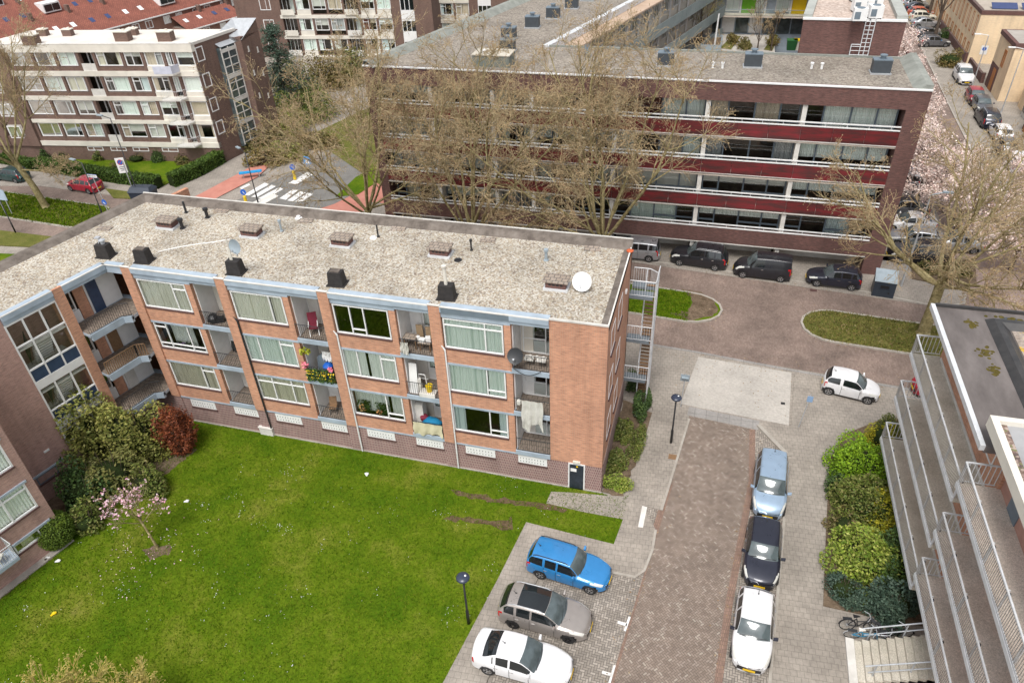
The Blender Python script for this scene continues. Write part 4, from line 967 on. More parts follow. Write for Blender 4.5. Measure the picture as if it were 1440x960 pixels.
def cloth(name, label, fr, u0, u1, v0, v1, w, mat, cat, amp=.05, n=16, hang=.0):
    o_ = fr.p((u0+u1)/2, v0, w); b = MB(o_); rows = 6; vs = []
    for r in range(rows+1):
        for i in range(n+1):
            q, s = i/n, r/rows; vs.append(fr.p(u0+(u1-u0)*q+.03*math.sin(9*s+i), v1-(v1-v0)*s*(1+hang*math.sin(q*7)), w-amp*math.sin(q*19+s*2)*(.3+s)-.02))
    b.raw(vs, [(r*(n+1)+i, r*(n+1)+i+1, (r+1)*(n+1)+i+1, (r+1)*(n+1)+i) for r in range(rows) for i in range(n)])
    o = b.build(name, M[mat], None, True); o.location = o_; return meta(o, label, cat)
cloth('draped_sheet', 'thin off-white sheet hanging over the railing of the far right balcony', FA, -8.2, -7.05, 4.35, 6.2, -.2, 'cloth_white', 'sheet', .07, 18, .18)
cloth('balcony_cloth', 'cream striped cloth covering the railing of the lowest balcony below the yellow bucket', FA, PX[2]+4.3, PX[3]-.05, FLO[0]+.25, FLO[0]+1.12, -.1, 'cloth_cream', 'cloth', .05, 20, .12)
cloth('towel', 'dark jacket hanging on the line of a second-floor balcony', FA, PX[0]+5.4, PX[0]+5.85, FLO[1]+1.1, FLO[1]+1.9, .3, 'iron', 'jacket', .06)
cloth('laundry', 'white laundry hanging behind the flowery balcony railing', FA, PX[1]+5.2, PX[1]+5.75, FLO[1]+1.35, FLO[1]+2.0, .4, 'white', 'laundry', .05)
cloth('fabric_roll', 'white cloth draped at the left of a top balcony railing with tables', FA, PX[2]+4.3, PX[2]+4.75, FLO[2]+.2, FLO[2]+.95, -.12, 'cloth_white', 'cloth', .07)
c = lg(2, 2, .5, .4); t = thing('garden_table', 'grey wooden bench table with clutter on a top balcony', 'table', c)
b = MB(); b.cbox((-.05, .1, .68), .75, .5, .06); b.cbox((.75, .1, .5), .7, .5, .05); b.build('tabletop', M['slab_tile'], t)
b = MB()
for x in (-.35, .25, .5, 1.05):
    for y in (-.08, .28): b.cbox((x, y, 0), .05, .05, .5 if x > .4 else .68)
b.build('legs', M['wood'], t)
b = MB(c); b.cbox((c[0]+.6, c[1]+.05, c[2]+.55), .3, .25, .16); b.cbox((c[0]+.9, c[1]+.15, c[2]+.55), .26, .3, .22, .4); b.lathe((c[0]+.35, c[1]+.15, c[2]+.55), [(.08, 0), (.1, .2), (0, .22)], 10); o = b.build('crockery', M['white']); o.location = c; meta(o, 'white boxes and bowls stacked on the balcony table', 'box')
b = MB(c); b.cbox((c[0]+.2, c[1]+.75, c[2]), .38, .04, 1.05); b.cbox((c[0]+.75, c[1]+.75, c[2]), .4, .04, 1.0, .1); o = b.build('cardboard_sheet', plain('cardboard', (.45, .32, .19), .8)); o.location = c; meta(o, 'brown cardboard sheets leaning behind the balcony table', 'cardboard')
c = lg(2, 1, .3, .1); b = MB(c); b.hexa([(c[0]-.18, c[1], c[2]), (c[0]+.3, c[1], c[2]), (c[0]+.3, c[1]+.05, c[2]), (c[0]-.18, c[1]+.05, c[2]), (c[0]-.14, c[1]+.25, c[2]+1.9), (c[0]+.3, c[1]+.25, c[2]+1.9), (c[0]+.3, c[1]+.3, c[2]+1.9), (c[0]-.14, c[1]+.3, c[2]+1.9)]); o = b.build('white_board', M['white']); o.location = c; meta(o, 'tall white board leaning on the middle balcony with the yellow bucket', 'board')
c = lg(2, 1, 1.25, .2); t = thing('bucket', 'bright yellow bucket on a cluttered middle balcony', 'bucket', c)
b = MB(); b.lathe((0, 0, .25), [(.15, 0), (.2, .38), (.21, .4), (.19, .4), (.0, .35)], 14); b.build('pail', M['yellow'], t); b = MB(); b.tube((-.2, 0, .63), (0, 0, .85), .012); b.tube((0, 0, .85), (.2, 0, .63), .012); b.build('bucket_handle', M['iron'], t)
c = lg(2, 1, 1.2, .15); b = MB(c); b.cbox(c, .9, .5, .24); b.cbox((c[0]-.6, c[1]+.2, c[2]), .3, .3, .5); b.cbox((c[0]-.6, c[1]+.2, c[2]+.5), .26, .2, .4, .4); o = b.build('storage_box', M['offwhite']); o.location = c; meta(o, 'pale storage boxes under the yellow bucket', 'box')
c = lg(2, 1, .6, .5); b = MB(c); b.path([(c[0]-.1, c[1], c[2]), (c[0], c[1], c[2]+1.1), (c[0]+.35, c[1], c[2]+1.1), (c[0]+.45, c[1], c[2])], .025, 6); b.path([(c[0], c[1]+.25, c[2]+.6), (c[0]+.4, c[1]+.25, c[2]+.6)], .025, 6); o = b.build('drying_rack', M['white']); o.location = c; meta(o, 'white drying rack frame behind the board on the middle balcony', 'rack')
c = lg(2, 0, 1.1, .35, .5); b = MB(c); random.seed(5)
vs, n = [], 9
for r in range(6):
    for i in range(n):
        a = 2*PI*i/n; rr = (.0, .3, .45, .5, .42, .2)[r]*(1+.2*math.sin(3*a+r)); vs.append((c[0]+1.2*rr*math.cos(a), c[1]+.7*rr*math.sin(a), c[2]+(.62, .58, .48, .3, .1, 0)[r]))
b.raw(vs, [(r*n+i, r*n+(i+1) % n, (r+1)*n+(i+1) % n, (r+1)*n+i) for r in range(5) for i in range(n)]); o = b.build('blanket_heap', M['teal'], None, True); o.location = c; meta(o, 'heap of bright blue blankets on the lowest balcony above the cream cloth', 'blanket')
c = lg(2, 0, .55, .5, .4); b = MB(c); b.lathe((c[0], c[1], c[2]+.35), [(.1, 0), (.22, .1), (.24, .3), (.12, .42), (0, .44)], 9); o = b.build('red_bag', M['maroon']); o.location = c; meta(o, 'dark red bag beside the blue blankets', 'bag')
c = lg(2, 0, .3, .7, .2); b = MB(c); b.cbox(c, .5, .5, 1.7); b.cbox((c[0], c[1]-.253, c[2]+.1), .44, .01, 1.5); o = b.build('cabinet', M['offwhite']); o.location = c; meta(o, 'tall pale cabinet in the corner of the balcony with blue blankets', 'cabinet')
c = (PX[3]+4.45, YF-.25, FLO[2]+.6); dish(c, 'black satellite dish on the railing of the top right balcony', .42, 'iron', (-.05, -.75, .5), .55)
c = lg(3, 2, 1.0, .1); b = MB(c); b.cbox((c[0]-.2, c[1]+.3, c[2]+.4), .5, .4, .08); b.cbox((c[0]+.45, c[1]+.2, c[2]+.5), .5, .4, .06)
for k in range(6): b.lathe((c[0]-.3+.17*k, c[1]+.15+.1*(k % 2), c[2]+.55), [(.06, 0), (.08, .12), (0, .13)], 8)
o = b.build('planters', M['offwhite']); o.location = c; meta(o, 'row of small white pots and shelves on the top right balcony', 'pots')
b = MB(c); pts = [(c[0]-.9+.11*i, YF-.16, c[2]+.1-.35*math.sin(i/13*PI)) for i in range(14)]; b.path(pts, .018, 5); o = b.build('cable', M['black']); o.location = c; meta(o, 'black cable looping below the top right balcony', 'cable')
c = lg(0, 2, .5, .3); b = MB(c); b.lathe(c, [(.2, 0), (.32, .15), (.3, .35), (.15, .5), (0, .52)], 9); b.cbox((c[0]+.35, c[1]+.1, c[2]), .5, .3, .32, .5); o = b.build('dark_bags', M['black']); o.location = c; meta(o, 'black bags lying on the top-left loggia floor', 'bag')
c = lg(3, 1, .3, -.1, .7); b = MB(c); b.lathe(c, [(.05, 0), (.13, .1), (.12, .3), (.04, .38), (0, .38)], 8); o = b.build('pink_bag', M['cloth_white']); o.location = c; meta(o, 'small pale bag hanging on the far right middle balcony rail', 'bag')
# flower arrangement in a lower window
c = (PX[2]+1.7, YF+.22, FLO[0]+1.0); t = thing('window_plants', 'row of bushy green plants with orange flowers inside a lower window', 'plants', c)
b = MB(c); random.seed(2)
for x in (-.55, -.3, .5, .85): leaf_box(b, c[0]+x-.28, c[0]+x+.28, c[1]-.12, c[1]+.12, c[2], c[2]+.75, 70, .06)
b.build('leaves', M['fol'], t); b = MB(c); leaf_box(b, c[0]-.75, c[0]-.35, c[1]-.2, c[1]-.1, c[2]+.15, c[2]+.7, 30, .06); leaf_box(b, c[0]+.3, c[0]+.7, c[1]-.2, c[1]-.1, c[2]+.1, c[2]+.4, 20, .06); b.build('flowers', leafy('dry_flowers', [(.35, .18, .05), (.45, .3, .12), (.3, .1, .06)]), t)
# white electricity cabinet at the wall foot and patio chair lower left
c = G(378, 610); b = MB(c); b.cbox(c, .9, .35, .62); b.cbox((c[0], c[1], c[2]+.62), .96, .42, .05); o = b.build('meter_cabinet', M['offwhite']); o.location = c; meta(o, 'pale grey cabinet standing in the grass against the basement wall', 'cabinet')
c = FB.p(3.2, 1.95, -.5); t = thing('plastic_chair', 'pale pink plastic garden chair on the low balcony at the left edge', 'chair', c, 2.0)
b = MB(); b.cbox((0, 0, .4), .5, .48, .05); b.hexa([(-.25, .2, .42), (.25, .2, .42), (.25, .25, .42), (-.25, .25, .42), (-.22, .34, .9), (.22, .34, .9), (.22, .38, .9), (-.22, .38, .9)]); b.build('seat_and_back', M['cloth_white'], t)
b = MB()
for x in (-.22, .22):
    for y in (-.2, .2): b.tube((x, y, 0), (x*.9, y*.9, .42), .025)
b.build('legs', M['cloth_white'], t)

# pot plants on the sill of the left middle window
c = (PX[0]+2.0, YF+.2, FLO[1]+1.0); t = thing('window_plants', 'small pot plants with purple flowers inside the left middle-floor window', 'plants', c)
b = MB(c); random.seed(8)
for x in (-.9, -.2, .25, .6, 1.3): leaf_box(b, c[0]+x-.14, c[0]+x+.14, c[1]-.08, c[1]+.08, c[2], c[2]+.32, 36, .05)
b.build('leaves', M['fol'], t); b = MB(c); leaf_box(b, c[0]-.3, c[0]+.7, c[1]-.12, c[1]-.04, c[2]+.15, c[2]+.35, 22, .04); b.build('flowers', plain('violet_flower', (.22, .08, .35), .6), t)
# ================================================================== RED-BANDED BLOCK BEHIND THE PLANE TREES
RY = 55.5; ro = (-7, 60, 0)
redb = thing('apartment_block', 'dark brick block with red balcony bands and large grey gravel roof', 'building', ro)
FR = Fr((0, RY), (1, 0), (0, 1)); FLD = Fr((-28.4, RY), (.267, .964), (.964, -.267)); FC = Fr((-15.1, 62.8), (.267, .964), (-.964, .267))
ZT = 14.5
b = MB(ro)
b.fbox(FR, -28.4, 13.4, 13.1, ZT-.02, 0, .35); b.fbox(FR, 12.1, 13.4, 0, 13.1, 0, 7.6); b.fbox(FR, -28.4, -27.6, 0, 13.1, 0, .6)
b.fbox(FR, -27.6, 12.1, 1.6, 2.9, 0, .35); b.fbox(FLD, .6, 75, 0, ZT-.02, 0, .35); b.fbox(FR, -14.6, 12.1, 0, ZT-.3, 7.2, 7.5)
b.fbox(FR, 13.06, 13.4, 0, ZT-.1, 7.6, 9.6)
b.build('brick_wall', M['brick_dark'], redb)
roof = [(-28.3, RY+.05), (13.3, RY+.05), (13.3, 63.3), (-14.9, 63.3), FC.p(75, 0, 0)[:2], FLD.p(75, 0, 0)[:2]]
b = MB(ro); b.prism(roof, ZT-.3, ZT-.12); b.build('gravel_roof', M['gravel_grey'], redb)
b = MB(ro); b.fbox(FR, -28.45, 13.42, ZT-.07, ZT+.03, -.06, .1)
b.build('roof_trim', M['white'], redb)
b = MB(ro)
for (a, wd, h) in ((FLD, 1.0, .35),):
    b.raw([a.p(0, ZT-.1, 0), a.p(75, ZT-.1, 0), a.p(75, ZT+h, 0), a.p(0, ZT+h, 0), a.p(0, ZT+h, .45), a.p(75, ZT+h, .45), a.p(75, ZT-.12, 1.0), a.p(0, ZT-.12, 1.0)], [(0, 1, 2, 3), (3, 2, 5, 4), (4, 5, 6, 7)])
b.raw([(13.42, RY+.1, ZT-.4), (13.42, 63.4, ZT-.4), (13.42, 63.4, ZT+.3), (13.42, RY+.1, ZT+.3), (13.0, RY+.1, ZT+.3), (13.0, 63.4, ZT+.3), (12.3, 63.4, ZT-.12), (12.3, RY+.1, ZT-.12)], [(0, 1, 2, 3), (3, 2, 5, 4), (4, 5, 6, 7), (0, 3, 4, 7)])
b.fbox(FR, -14.8, 13.0, ZT-.15, ZT+.02, 7.55, 7.75)
b.build('parapet', M['parapet'] if 0 else mottled('grey_green_coping', [(.3, (.19, .20, .18)), (.7, (.32, .33, .30))], 1.2), redb)
COLX = [12.1, 5.6, -1.1, -7.9, -14.5, -17.7, -22.9, -27.6]
b = MB(ro)
for f in (1.6, 4.65, 7.4, 10.4): b.fbox(FR, -27.6, 12.1, f-.12, f+.0, .05, 1.5)
b.fbox(FR, -27.6, 12.1, .0, .02, 1.5, 7); b.build('balcony_slab', M['concrete'], redb)
for x in COLX[1:-1]:
    b = MB(ro); b.fbox(FR, x-.16, x+.16, .03, 13.1, .12, 1.5); b.build('column', M['offwhite'], redb)
for z0, z1 in ((4.75, 5.72), (7.5, 8.58), (10.5, 11.52)):
    for x1, x0 in zip(COLX, COLX[1:]):
        b = MB(ro); n = 3
        for k in range(n): b.fbox(FR, x0+(x1-x0)*k/n+.012, x0+(x1-x0)*(k+1)/n-.012, z0, z1, 0, .08)
        b.build('balcony_panel', M['red_panel'], redb)
for z in (2.92, 5.74, 8.62, 11.56):
    b = MB(ro); b.fbox(FR, -27.6, 12.1, z, z+.07, -.03, .1); b.fbox(FR, -27.6, 12.1, z+.27, z+.35, -.03, .05)
    for k in range(28): b.fbox(FR, -27.4+k*1.44, -27.36+k*1.44, z+.07, z+.27, 0, .03)
    b.build('balcony_rail', M['white'], redb)
    b = MB(ro); b.fbox(FR, -27.6, 12.1, z-1.13 if z > 3 else 1.5, z-1.08 if z > 3 else 1.56, -.02, .05); b.build('balcony_edge', M['offwhite'], redb)
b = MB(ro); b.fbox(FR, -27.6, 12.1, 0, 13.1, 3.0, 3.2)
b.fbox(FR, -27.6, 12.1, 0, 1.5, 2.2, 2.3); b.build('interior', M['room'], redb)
random.seed(11)
for f in (2.0, 4.65, 7.4, 10.4):
    for x1, x0 in zip(COLX, COLX[1:]):
        w = x1-x0-.36; cols = ((.2, (.62,)), (.3, ()), (.28, (.62,)), (.22, (.62,))) if w > 4 else ((.5, (.62,)), (.5, ()))
        cu = rnd_cur(cols)
        rg = random.choice((((0, 1),), ((0, .45), (.55, 1)), ((.05, .9),), ((0, .65), (.8, 1))))
        window(redb, FR, x0+.18, x1-.18, f+.03, f+2.62, cols, cu, ro, fw=.1, mw=.12, w=1.15, cw=.14, frame='grey_dark', ranges=rg, gl='glass', top=random.choice((0, 0, .6)))
# courtyard side of the wing: access galleries
for f in (4.9, 7.6, 10.4):
    b = MB(ro); b.fbox(FC, .3, 45, f-.2, f, -1.6, 0); b.build('gallery_floor', M['concrete'], redb)
    b = MB(ro)
    for k in range(30): b.fbox(FC, .3+k*1.5, 1.76+k*1.5, f-.15, f+1.05, -1.66, -1.6)
    b.build('gallery_balustrade', M['steel_blue'] if 0 else mottled('grey_green_panel', [(.3, (.20, .245, .25)), (.7, (.28, .33, .335))], .5, .5), redb)
    for k in range(22):
        window(redb, FC, .4+k*3, 1.9+k*3, f+.9, f+2.5, ((.55, ()), (.45, ())), 'cur_white' if k % 3 else 'cur_blue', ro, w=-.02, fw=.1, ranges=((0, .7),), name='courtyard_window') if k < 14 else None
        if k < 14:
            b = MB(ro); b.fbox(FC, 2.0+k*3, 2.3+k*3, f, f+2.6, -.12, 0); b.build('gallery_post', M['white'], redb)
b = MB(ro); b.fbox(FC, 0, 47, 0, 13.4, .12, .42); b.build('courtyard_wall', M['cream'], redb)
b = MB(ro); b.fbox(FC, .2, 70, 13.72, 13.88, -1.75, .05); b.build('eaves', M['orange_wood'] if 0 else mottled('tan_soffit', [(.3, (.40, .29, .21)), (.7, (.52, .40, .31))], .5), redb)
b = MB(ro); b.fbox(FC, .2, 70, 13.9, 14.5, -.25, .3); b.build('eaves_trim', M['galv_white'], redb)
# garage voids at street level
for x1, x0 in zip(COLX, COLX[1:]):
    b = MB(ro); b.fbox(FR, x0+.3, x1-.3, .03, 1.3, 1.9, 2.0); b.build('storage_front', M['offwhite'] if x0 < 9 else M['grey_dark'], redb)
# ---- higher block with air conditioners
ho = (8.5, 75, 0)
hib = thing('raised_roof_block', 'higher dark brick wing with a steel ladder and white air conditioners on top', 'building', ho)
b = MB(ho); b.prism([(5.0, 63.35), (12.2, 63.35), (13.6, 110), (10.6, 110)], 0, 17.0); b.build('brick_wall', M['brick_dark'], hib)
b = MB(ho); b.prism([(5.2, 63.5), (11.6, 63.5), (13.0, 109.9), (10.9, 109.9)], 17.0, 17.04); b.build('gravel_roof', gravel('pinkish_roof_gravel', [(0, (.50, .40, .34)), (.4, (.42, .33, .28)), (.7, (.56, .47, .41))], 6.0, (.85, 1.1)), hib)
b = MB(ho); b.box(4.95, 12.25, 63.28, 63.5, 16.95, 17.1); b.build('roof_trim', M['white'], hib)
b = MB(ho); b.prism([(11.5, 63.5), (12.25, 63.5), (13.65, 110), (12.9, 110)], 16.95, 17.35); b.prism([(4.95, 63.5), (5.6, 63.5), (11.1, 110), (10.5, 110)], 16.95, 17.3); b.build('parapet', mottled('pale_coping', [(.3, (.30, .31, .29)), (.7, (.42, .43, .40))], 1.0), hib)
lo = (9.4, 63.2, 14.4); t = thing('roof_ladder', 'galvanised steel cage ladder on the front of the higher dark brick wing', 'ladder', lo)
b = MB()
for x in (0, .32, .66): b.tube((x, 0, 0), (x+.35 if 0 else x, 0, 2.7), .035, n=6)
b.tube((-.65, 0, 0), (-.65, 0, .9), .035, n=6); b.tube((-.65, 0, .9), (0, 0, .9), .035, n=6)
b.build('stiles', M['galv_white'], t); b = MB()
for k in range(9): b.tube((0, 0, .15+k*.3), (.66, 0, .15+k*.3), .025, n=5)
for k in range(3): b.tube((-.65, 0, .15+k*.3), (0, 0, .15+k*.3), .025, n=5)
b.build('rungs', M['galv_white'], t); b = MB(); b.tube((0, 0, 2.7), (0, 1.2, 2.95), .03); b.tube((.66, 0, 2.7), (.66, 1.2, 2.95), .03); b.tube((.66, 1.2, 2.65), (.66, 1.2, 3.5), .03); b.tube((0, 1.2, 2.65), (0, 1.2, 3.5), .03); b.tube((0, 1.2, 3.5), (.66, 1.2, 3.5), .03); b.build('handrail', M['galv_white'], t)
acn = 0
acp = None
LABA = ['front left', 'front right', 'second row left', 'second row middle', 'second row right', 'third row left', 'third row right', 'rear left', 'rear right']
for i, q in enumerate(((1207, 31), (1229, 27), (1206, 17), (1217, 15), (1229, 14), (1211, 5), (1222, 4), (1231, 4), (1203, 2))):
    c = G(q[0], q[1], 17.04); lab = 'white boxy air conditioner on the raised roof, %s of the cluster' % ['nearest, left with round fan', 'nearest, right by the ladder', 'second row left', 'second row middle', 'second row right', 'third row left', 'third row middle', 'third row right', 'farthest left'][i]
    if acp is None:
        acp = t = thing('air_conditioner', lab, 'air conditioner', (c[0], c[1], 17.04), .05, 'air conditioners on the raised roof')
        b = MB(); b.cbox((0, 0, .12), .95, .62, .85); b.build('casing', M['white'], t)
        b = MB(); b.lathe((0, 0, .97), [(.3, 0), (.3, .03), (.05, .04), (0, .04)], 16); b.cbox((-.2, -.32, .25), .4, .02, .5); b.build('fan', M['grey_dark'], t)
        b = MB(); b.cbox((-.35, 0, 0), .08, .7, .12); b.cbox((.35, 0, 0), .08, .7, .12); b.build('feet', M['black'], t)
    else: dup(acp, (c[0], c[1], 17.04), .05+.1*(i % 3), lab)
# ---- rear building of the courtyard with green doors
do = (0, 107, 0); rearb = thing('gallery_flats', 'grey gallery flats with bright green door panels behind the inner courtyard', 'building', do)
FD = Fr((-14, 107, 4.9), (1, .02), (0, 1))
b = MB(do); b.fbox(FD, -4, 30, -4.9, 12, .25, 9); b.build('wall', M['grey_paint'], rearb)
for f in (2.55, 5.4, 8.3):
    b = MB(do); b.fbox(FD, -4, 26, f-.18, f, -1.5, .2); b.build('gallery_floor', M['concrete'], rearb)
    b = MB(do); b.fbox(FD, -4, 26, f+.05, f+.75, -1.5, -1.48); b.build('gallery_balustrade', M['glass'], rearb); b = MB(do); b.fbox(FD, -4, 26, f+.75, f+.8, -1.53, -1.45); b.build('gallery_handrail', M['steel_blue'], rearb)
    for k in range(7):
        if k % 2 == 0:
            b = MB(do); b.fbox(FD, 2.2+k*3.1, 3.9+k*3.1, f, f+2.4, .1, .25); b.build('door_panel', plain('green_panel', (.14, .42, .01), .5) if k < 6 else M['yellow'], rearb)
        window(rearb, FD, .2+k*3.1, 1.9+k*3.1, f+.2, f+2.4, ((.6, ()), (.4, ())), 'cur_white', do, w=.12, cw=.08, fw=.1)
        b = MB(do); b.fbox(FD, 1.95+k*3.1, 2.15+k*3.1, f, f+2.6, -.1, .2); b.build('pillar', M['white'], rearb)
for k in range(13):
    b = MB(do); b.fbox(FD, .1+k*1.75, 1.7+k*1.75, .1, 2.5, .15, .26); b.build('storefront_pane', M['white'] if k in (7, 9) else M['carglass_lt'], rearb)
b = MB(do); b.fbox(FD, -4, 30, 12, 12.2, .2, 9); b.build('roof', M['gravel_grey'], rearb)
# planter box, flag pole, bins in the courtyard
c = G(985, 66, 4.95); t = thing('tree_planter', 'dark steel-edged square planter bed in the inner courtyard', 'planter', c, .0)
b = MB()
for k, (x, y, sx, sy) in enumerate(((0, -2.4, 5, .15), (0, 2.4, 5, .15), (-2.5, 0, .15, 4.9), (2.5, 0, .15, 4.9))): b.cbox((x, y, 0), sx, sy, .9)
b.build('edging', M['steel_blue'], t); b = MB(); b.cbox((0, 0, .1), 4.8, 4.6, .5); b.build('earth', M['soil'], t)
c = G(1004, 70, 4.95); b = MB(c); b.tube(c, (c[0]+.1, c[1], c[2]+4.2), .12, .09, 8, True); o = b.build('pole', M['white']); o.location = c; meta(o, 'white pole standing beside the steel planter in the inner courtyard', 'pole')
c = G(1112, 70, 4.95); t = thing('wheelie_bin', 'dark green wheeled bin against the raised brick wing in the courtyard', 'bin', c); b = MB(); b.hexa([(-.5, -.4, 0), (.5, -.4, 0), (.5, .4, 0), (-.5, .4, 0), (-.6, -.5, 1.1), (.6, -.5, 1.1), (.6, .5, 1.1), (-.6, .5, 1.1)]); b.build('bin_body', plain('bin_green', (.02, .10, .03), .5), t); b = MB(); b.cbox((0, 0, 1.1), 1.25, 1.05, .1); b.build('bin_lid', plain('bin_green_lid', (.03, .14, .04), .5), t)
c = G(1122, 70, 4.95); t = thing('wheelie_bin', 'yellow-lidded wheeled bin beside the green bin in the courtyard', 'bin', c); b = MB(); b.hexa([(-.5, -.4, 0), (.5, -.4, 0), (.5, .4, 0), (-.5, .4, 0), (-.6, -.5, 1.1), (.6, -.5, 1.1), (.6, .5, 1.1), (-.6, .5, 1.1)]); b.build('bin_body', M['cream'], t); b = MB(); b.cbox((0, 0, 1.1), 1.25, 1.05, .1); b.build('bin_lid', M['yellow'], t)
# ---- roof boxes
def roof_box(c, label, proto=[None]):
    if proto[0] is None:
        t = proto[0] = thing('roof_vent_unit', label, 'roof vent', c, .04, 'dark vent units on the grey roof')
        b = MB(); b.cbox((0, 0, .1), 1.25, .75, .85); b.build('casing', plain('dark_zinc', (.055, .065, .075), .5), t)
        b = MB(); b.cbox((0, .05, .95), 1.3, .8, .06); b.lathe((0, 0, 1.0), [(.18, 0), (.18, .2), (.26, .22), (.26, .3), (0, .34)], 10); b.build('cowl', M['grey_dark'], t)
        b = MB(); b.cbox((0, 0, 0), 1.4, .95, .1); b.build('upstand', M['galv'], t)
    else: dup(proto[0], c, .04, label)
for q, lab in (((714, 73), 'dark vent unit just behind the large green-grey roof hatch'), ((716, 55), 'dark vent unit second behind the roof hatch'), ((749, 39), 'dark vent unit third along the wing roof'), ((778, 26), 'dark vent unit fourth along the wing roof'),
               ((804, 12), 'dark vent unit fifth along the wing roof'), ((826, 1), 'dark vent unit farthest up the wing roof at the picture edge'), ((936, 92), 'dark vent unit on the front roof left of the middle'), ((1058, 94), 'dark vent unit on the front roof behind the red balconies'), ((1237, 103), 'dark vent unit on the front roof near its right end')):
    c = G(*q, ZT-.12); roof_box((c[0], c[1], ZT-.12), lab)
c = G(695, 90, ZT-.12); t = thing('roof_hatch', 'large low green-grey concrete box on the roof corner', 'roof hatch', (c[0], c[1], ZT-.12))
b = MB(); b.cbox((0, 0, 0), 3.0, 1.8, .85); b.build('hatch_box', mottled('hatch_green_grey', [(.3, (.14, .16, .14)), (.7, (.26, .27, .24))], 2.0, stretch=(3, 3, .6)), t); b = MB(); b.cbox((0, 0, .85), 3.1, 1.9, .07); b.build('hatch_lid', M['concrete_green'], t)
c = G(680, 76, ZT+.75); b = MB(); b.lathe((0, 0, 0), [(.14, 0), (.14, .25), (.22, .28), (0, .38)], 12); o = b.build('roof_cowl', M['white']); o.location = c; meta(o, 'small white cowl standing on the green-grey roof hatch', 'roof cowl')
c = G(825, 80, ZT-.12); dish((c[0], c[1], ZT-.12), 'small satellite dish near the inner edge of the grey gravel roof', .4, 'grey_dark', (-.6, -.7, .3), .6)
for q, lab in (((1009, 96), 'pair of small white pipes left of a vent unit on the front roof'), ((1148, 97), 'pair of small white pipes between two vent units on the front roof')):
    c = G(*q, ZT-.12); b = MB()
    for k in (-.35, .35): b.tube((k, 0, 0), (k, 0, .35), .09, n=8, caps=True); b.lathe((k, 0, .35), [(.13, 0), (.13, .1), (0, .12)], 8)
    o = b.build('twin_roof_pipes', M['white']); o.location = c; meta(o, lab, 'vent pipe')

# ================================================================== LEFT BUILDING WITH WHITE BANDS
l1o = (-52.5, 66.1, 0)
l1 = thing('banded_flats', 'four-storey brown brick flats with white concrete bands beyond the left street', 'building', l1o)
FL = Fr((-52.5, 66.1), (-.991, -.136), (.193, .981)); FG_ = Fr((-52.5, 66.1), (.193, .981), (-.991, -.136))
b = MB(l1o); b.fbox(FL, 0, 34, 0, 1.74, 0, .3); b.fbox(FG_, .3, 8.2, 0, 12.5, 0, .3); b.fbox(FL, 0, .05, 1.7, 12.5, -.0, .3)
for u in (2.1, 3.2, 5.55, 7.8, 10.95, 12.8, 15.4, 18.0, 21.0): b.fbox(FL, u, u+.3, 1.7, 11.85, -.03, .3)
b.fbox(FL, 21.3, 22.6, 1.7, 12.6, -.3, .3); b.fbox(FL, 25, 34, 1.7, 12.0, -.3, .3)
for f in (2.29, 4.76, 7.32, 9.95):
    b.fbox(FL, 5.85, 10.95, f, f+.42, .0, .3); b.fbox(FL, 13.1, 21.0, f, f+.42, 0, .3)
    b.fbox(FL, 22.6, 25, f-.6, f+.5, -.2, .2)
b.build('brick_wall', M['brick_brown'], l1)
b = MB(l1o)
for z0, z1 in ((1.74, 2.29), (4.36, 4.76), (6.86, 7.32), (9.42, 9.95)): b.fbox(FL, .0, 22, z0, z1, -.1, .35)
b.fbox(FL, -.02, 22, 11.85, 12.66, -.12, .35)
for f in (2.29, 4.76, 7.32, 9.95): b.fbox(FL, .1, 2.05, f, f+.5, -.02, .3); b.fbox(FL, 3.5, 5.5, f, f+.5, -.02, .3)
b.build('white_band', M['cream'], l1)
b = MB(l1o); b.prism([FL.p(-.05, 0, -.1)[:2], FL.p(24, 0, -.1)[:2], FL.p(24, 0, 6.2)[:2], FL.p(-.05, 0, 6.2)[:2]], 12.45, 12.6); b.build('flat_roof', mottled('pale_roofing', [(.3, (.58, .53, .47)), (.7, (.72, .68, .63))], .4), l1)
b = MB(l1o); b.fbox(FG_, -.1, 6.2, 12.5, 12.72, -.04, .2); b.fbox(FL, -.02, 22, 12.66, 12.72, -.14, .1); b.build('roof_trim', M['offwhite'], l1)
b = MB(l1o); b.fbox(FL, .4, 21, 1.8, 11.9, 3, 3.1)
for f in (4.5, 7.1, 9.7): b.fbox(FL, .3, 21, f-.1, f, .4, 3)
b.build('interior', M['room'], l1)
random.seed(21)
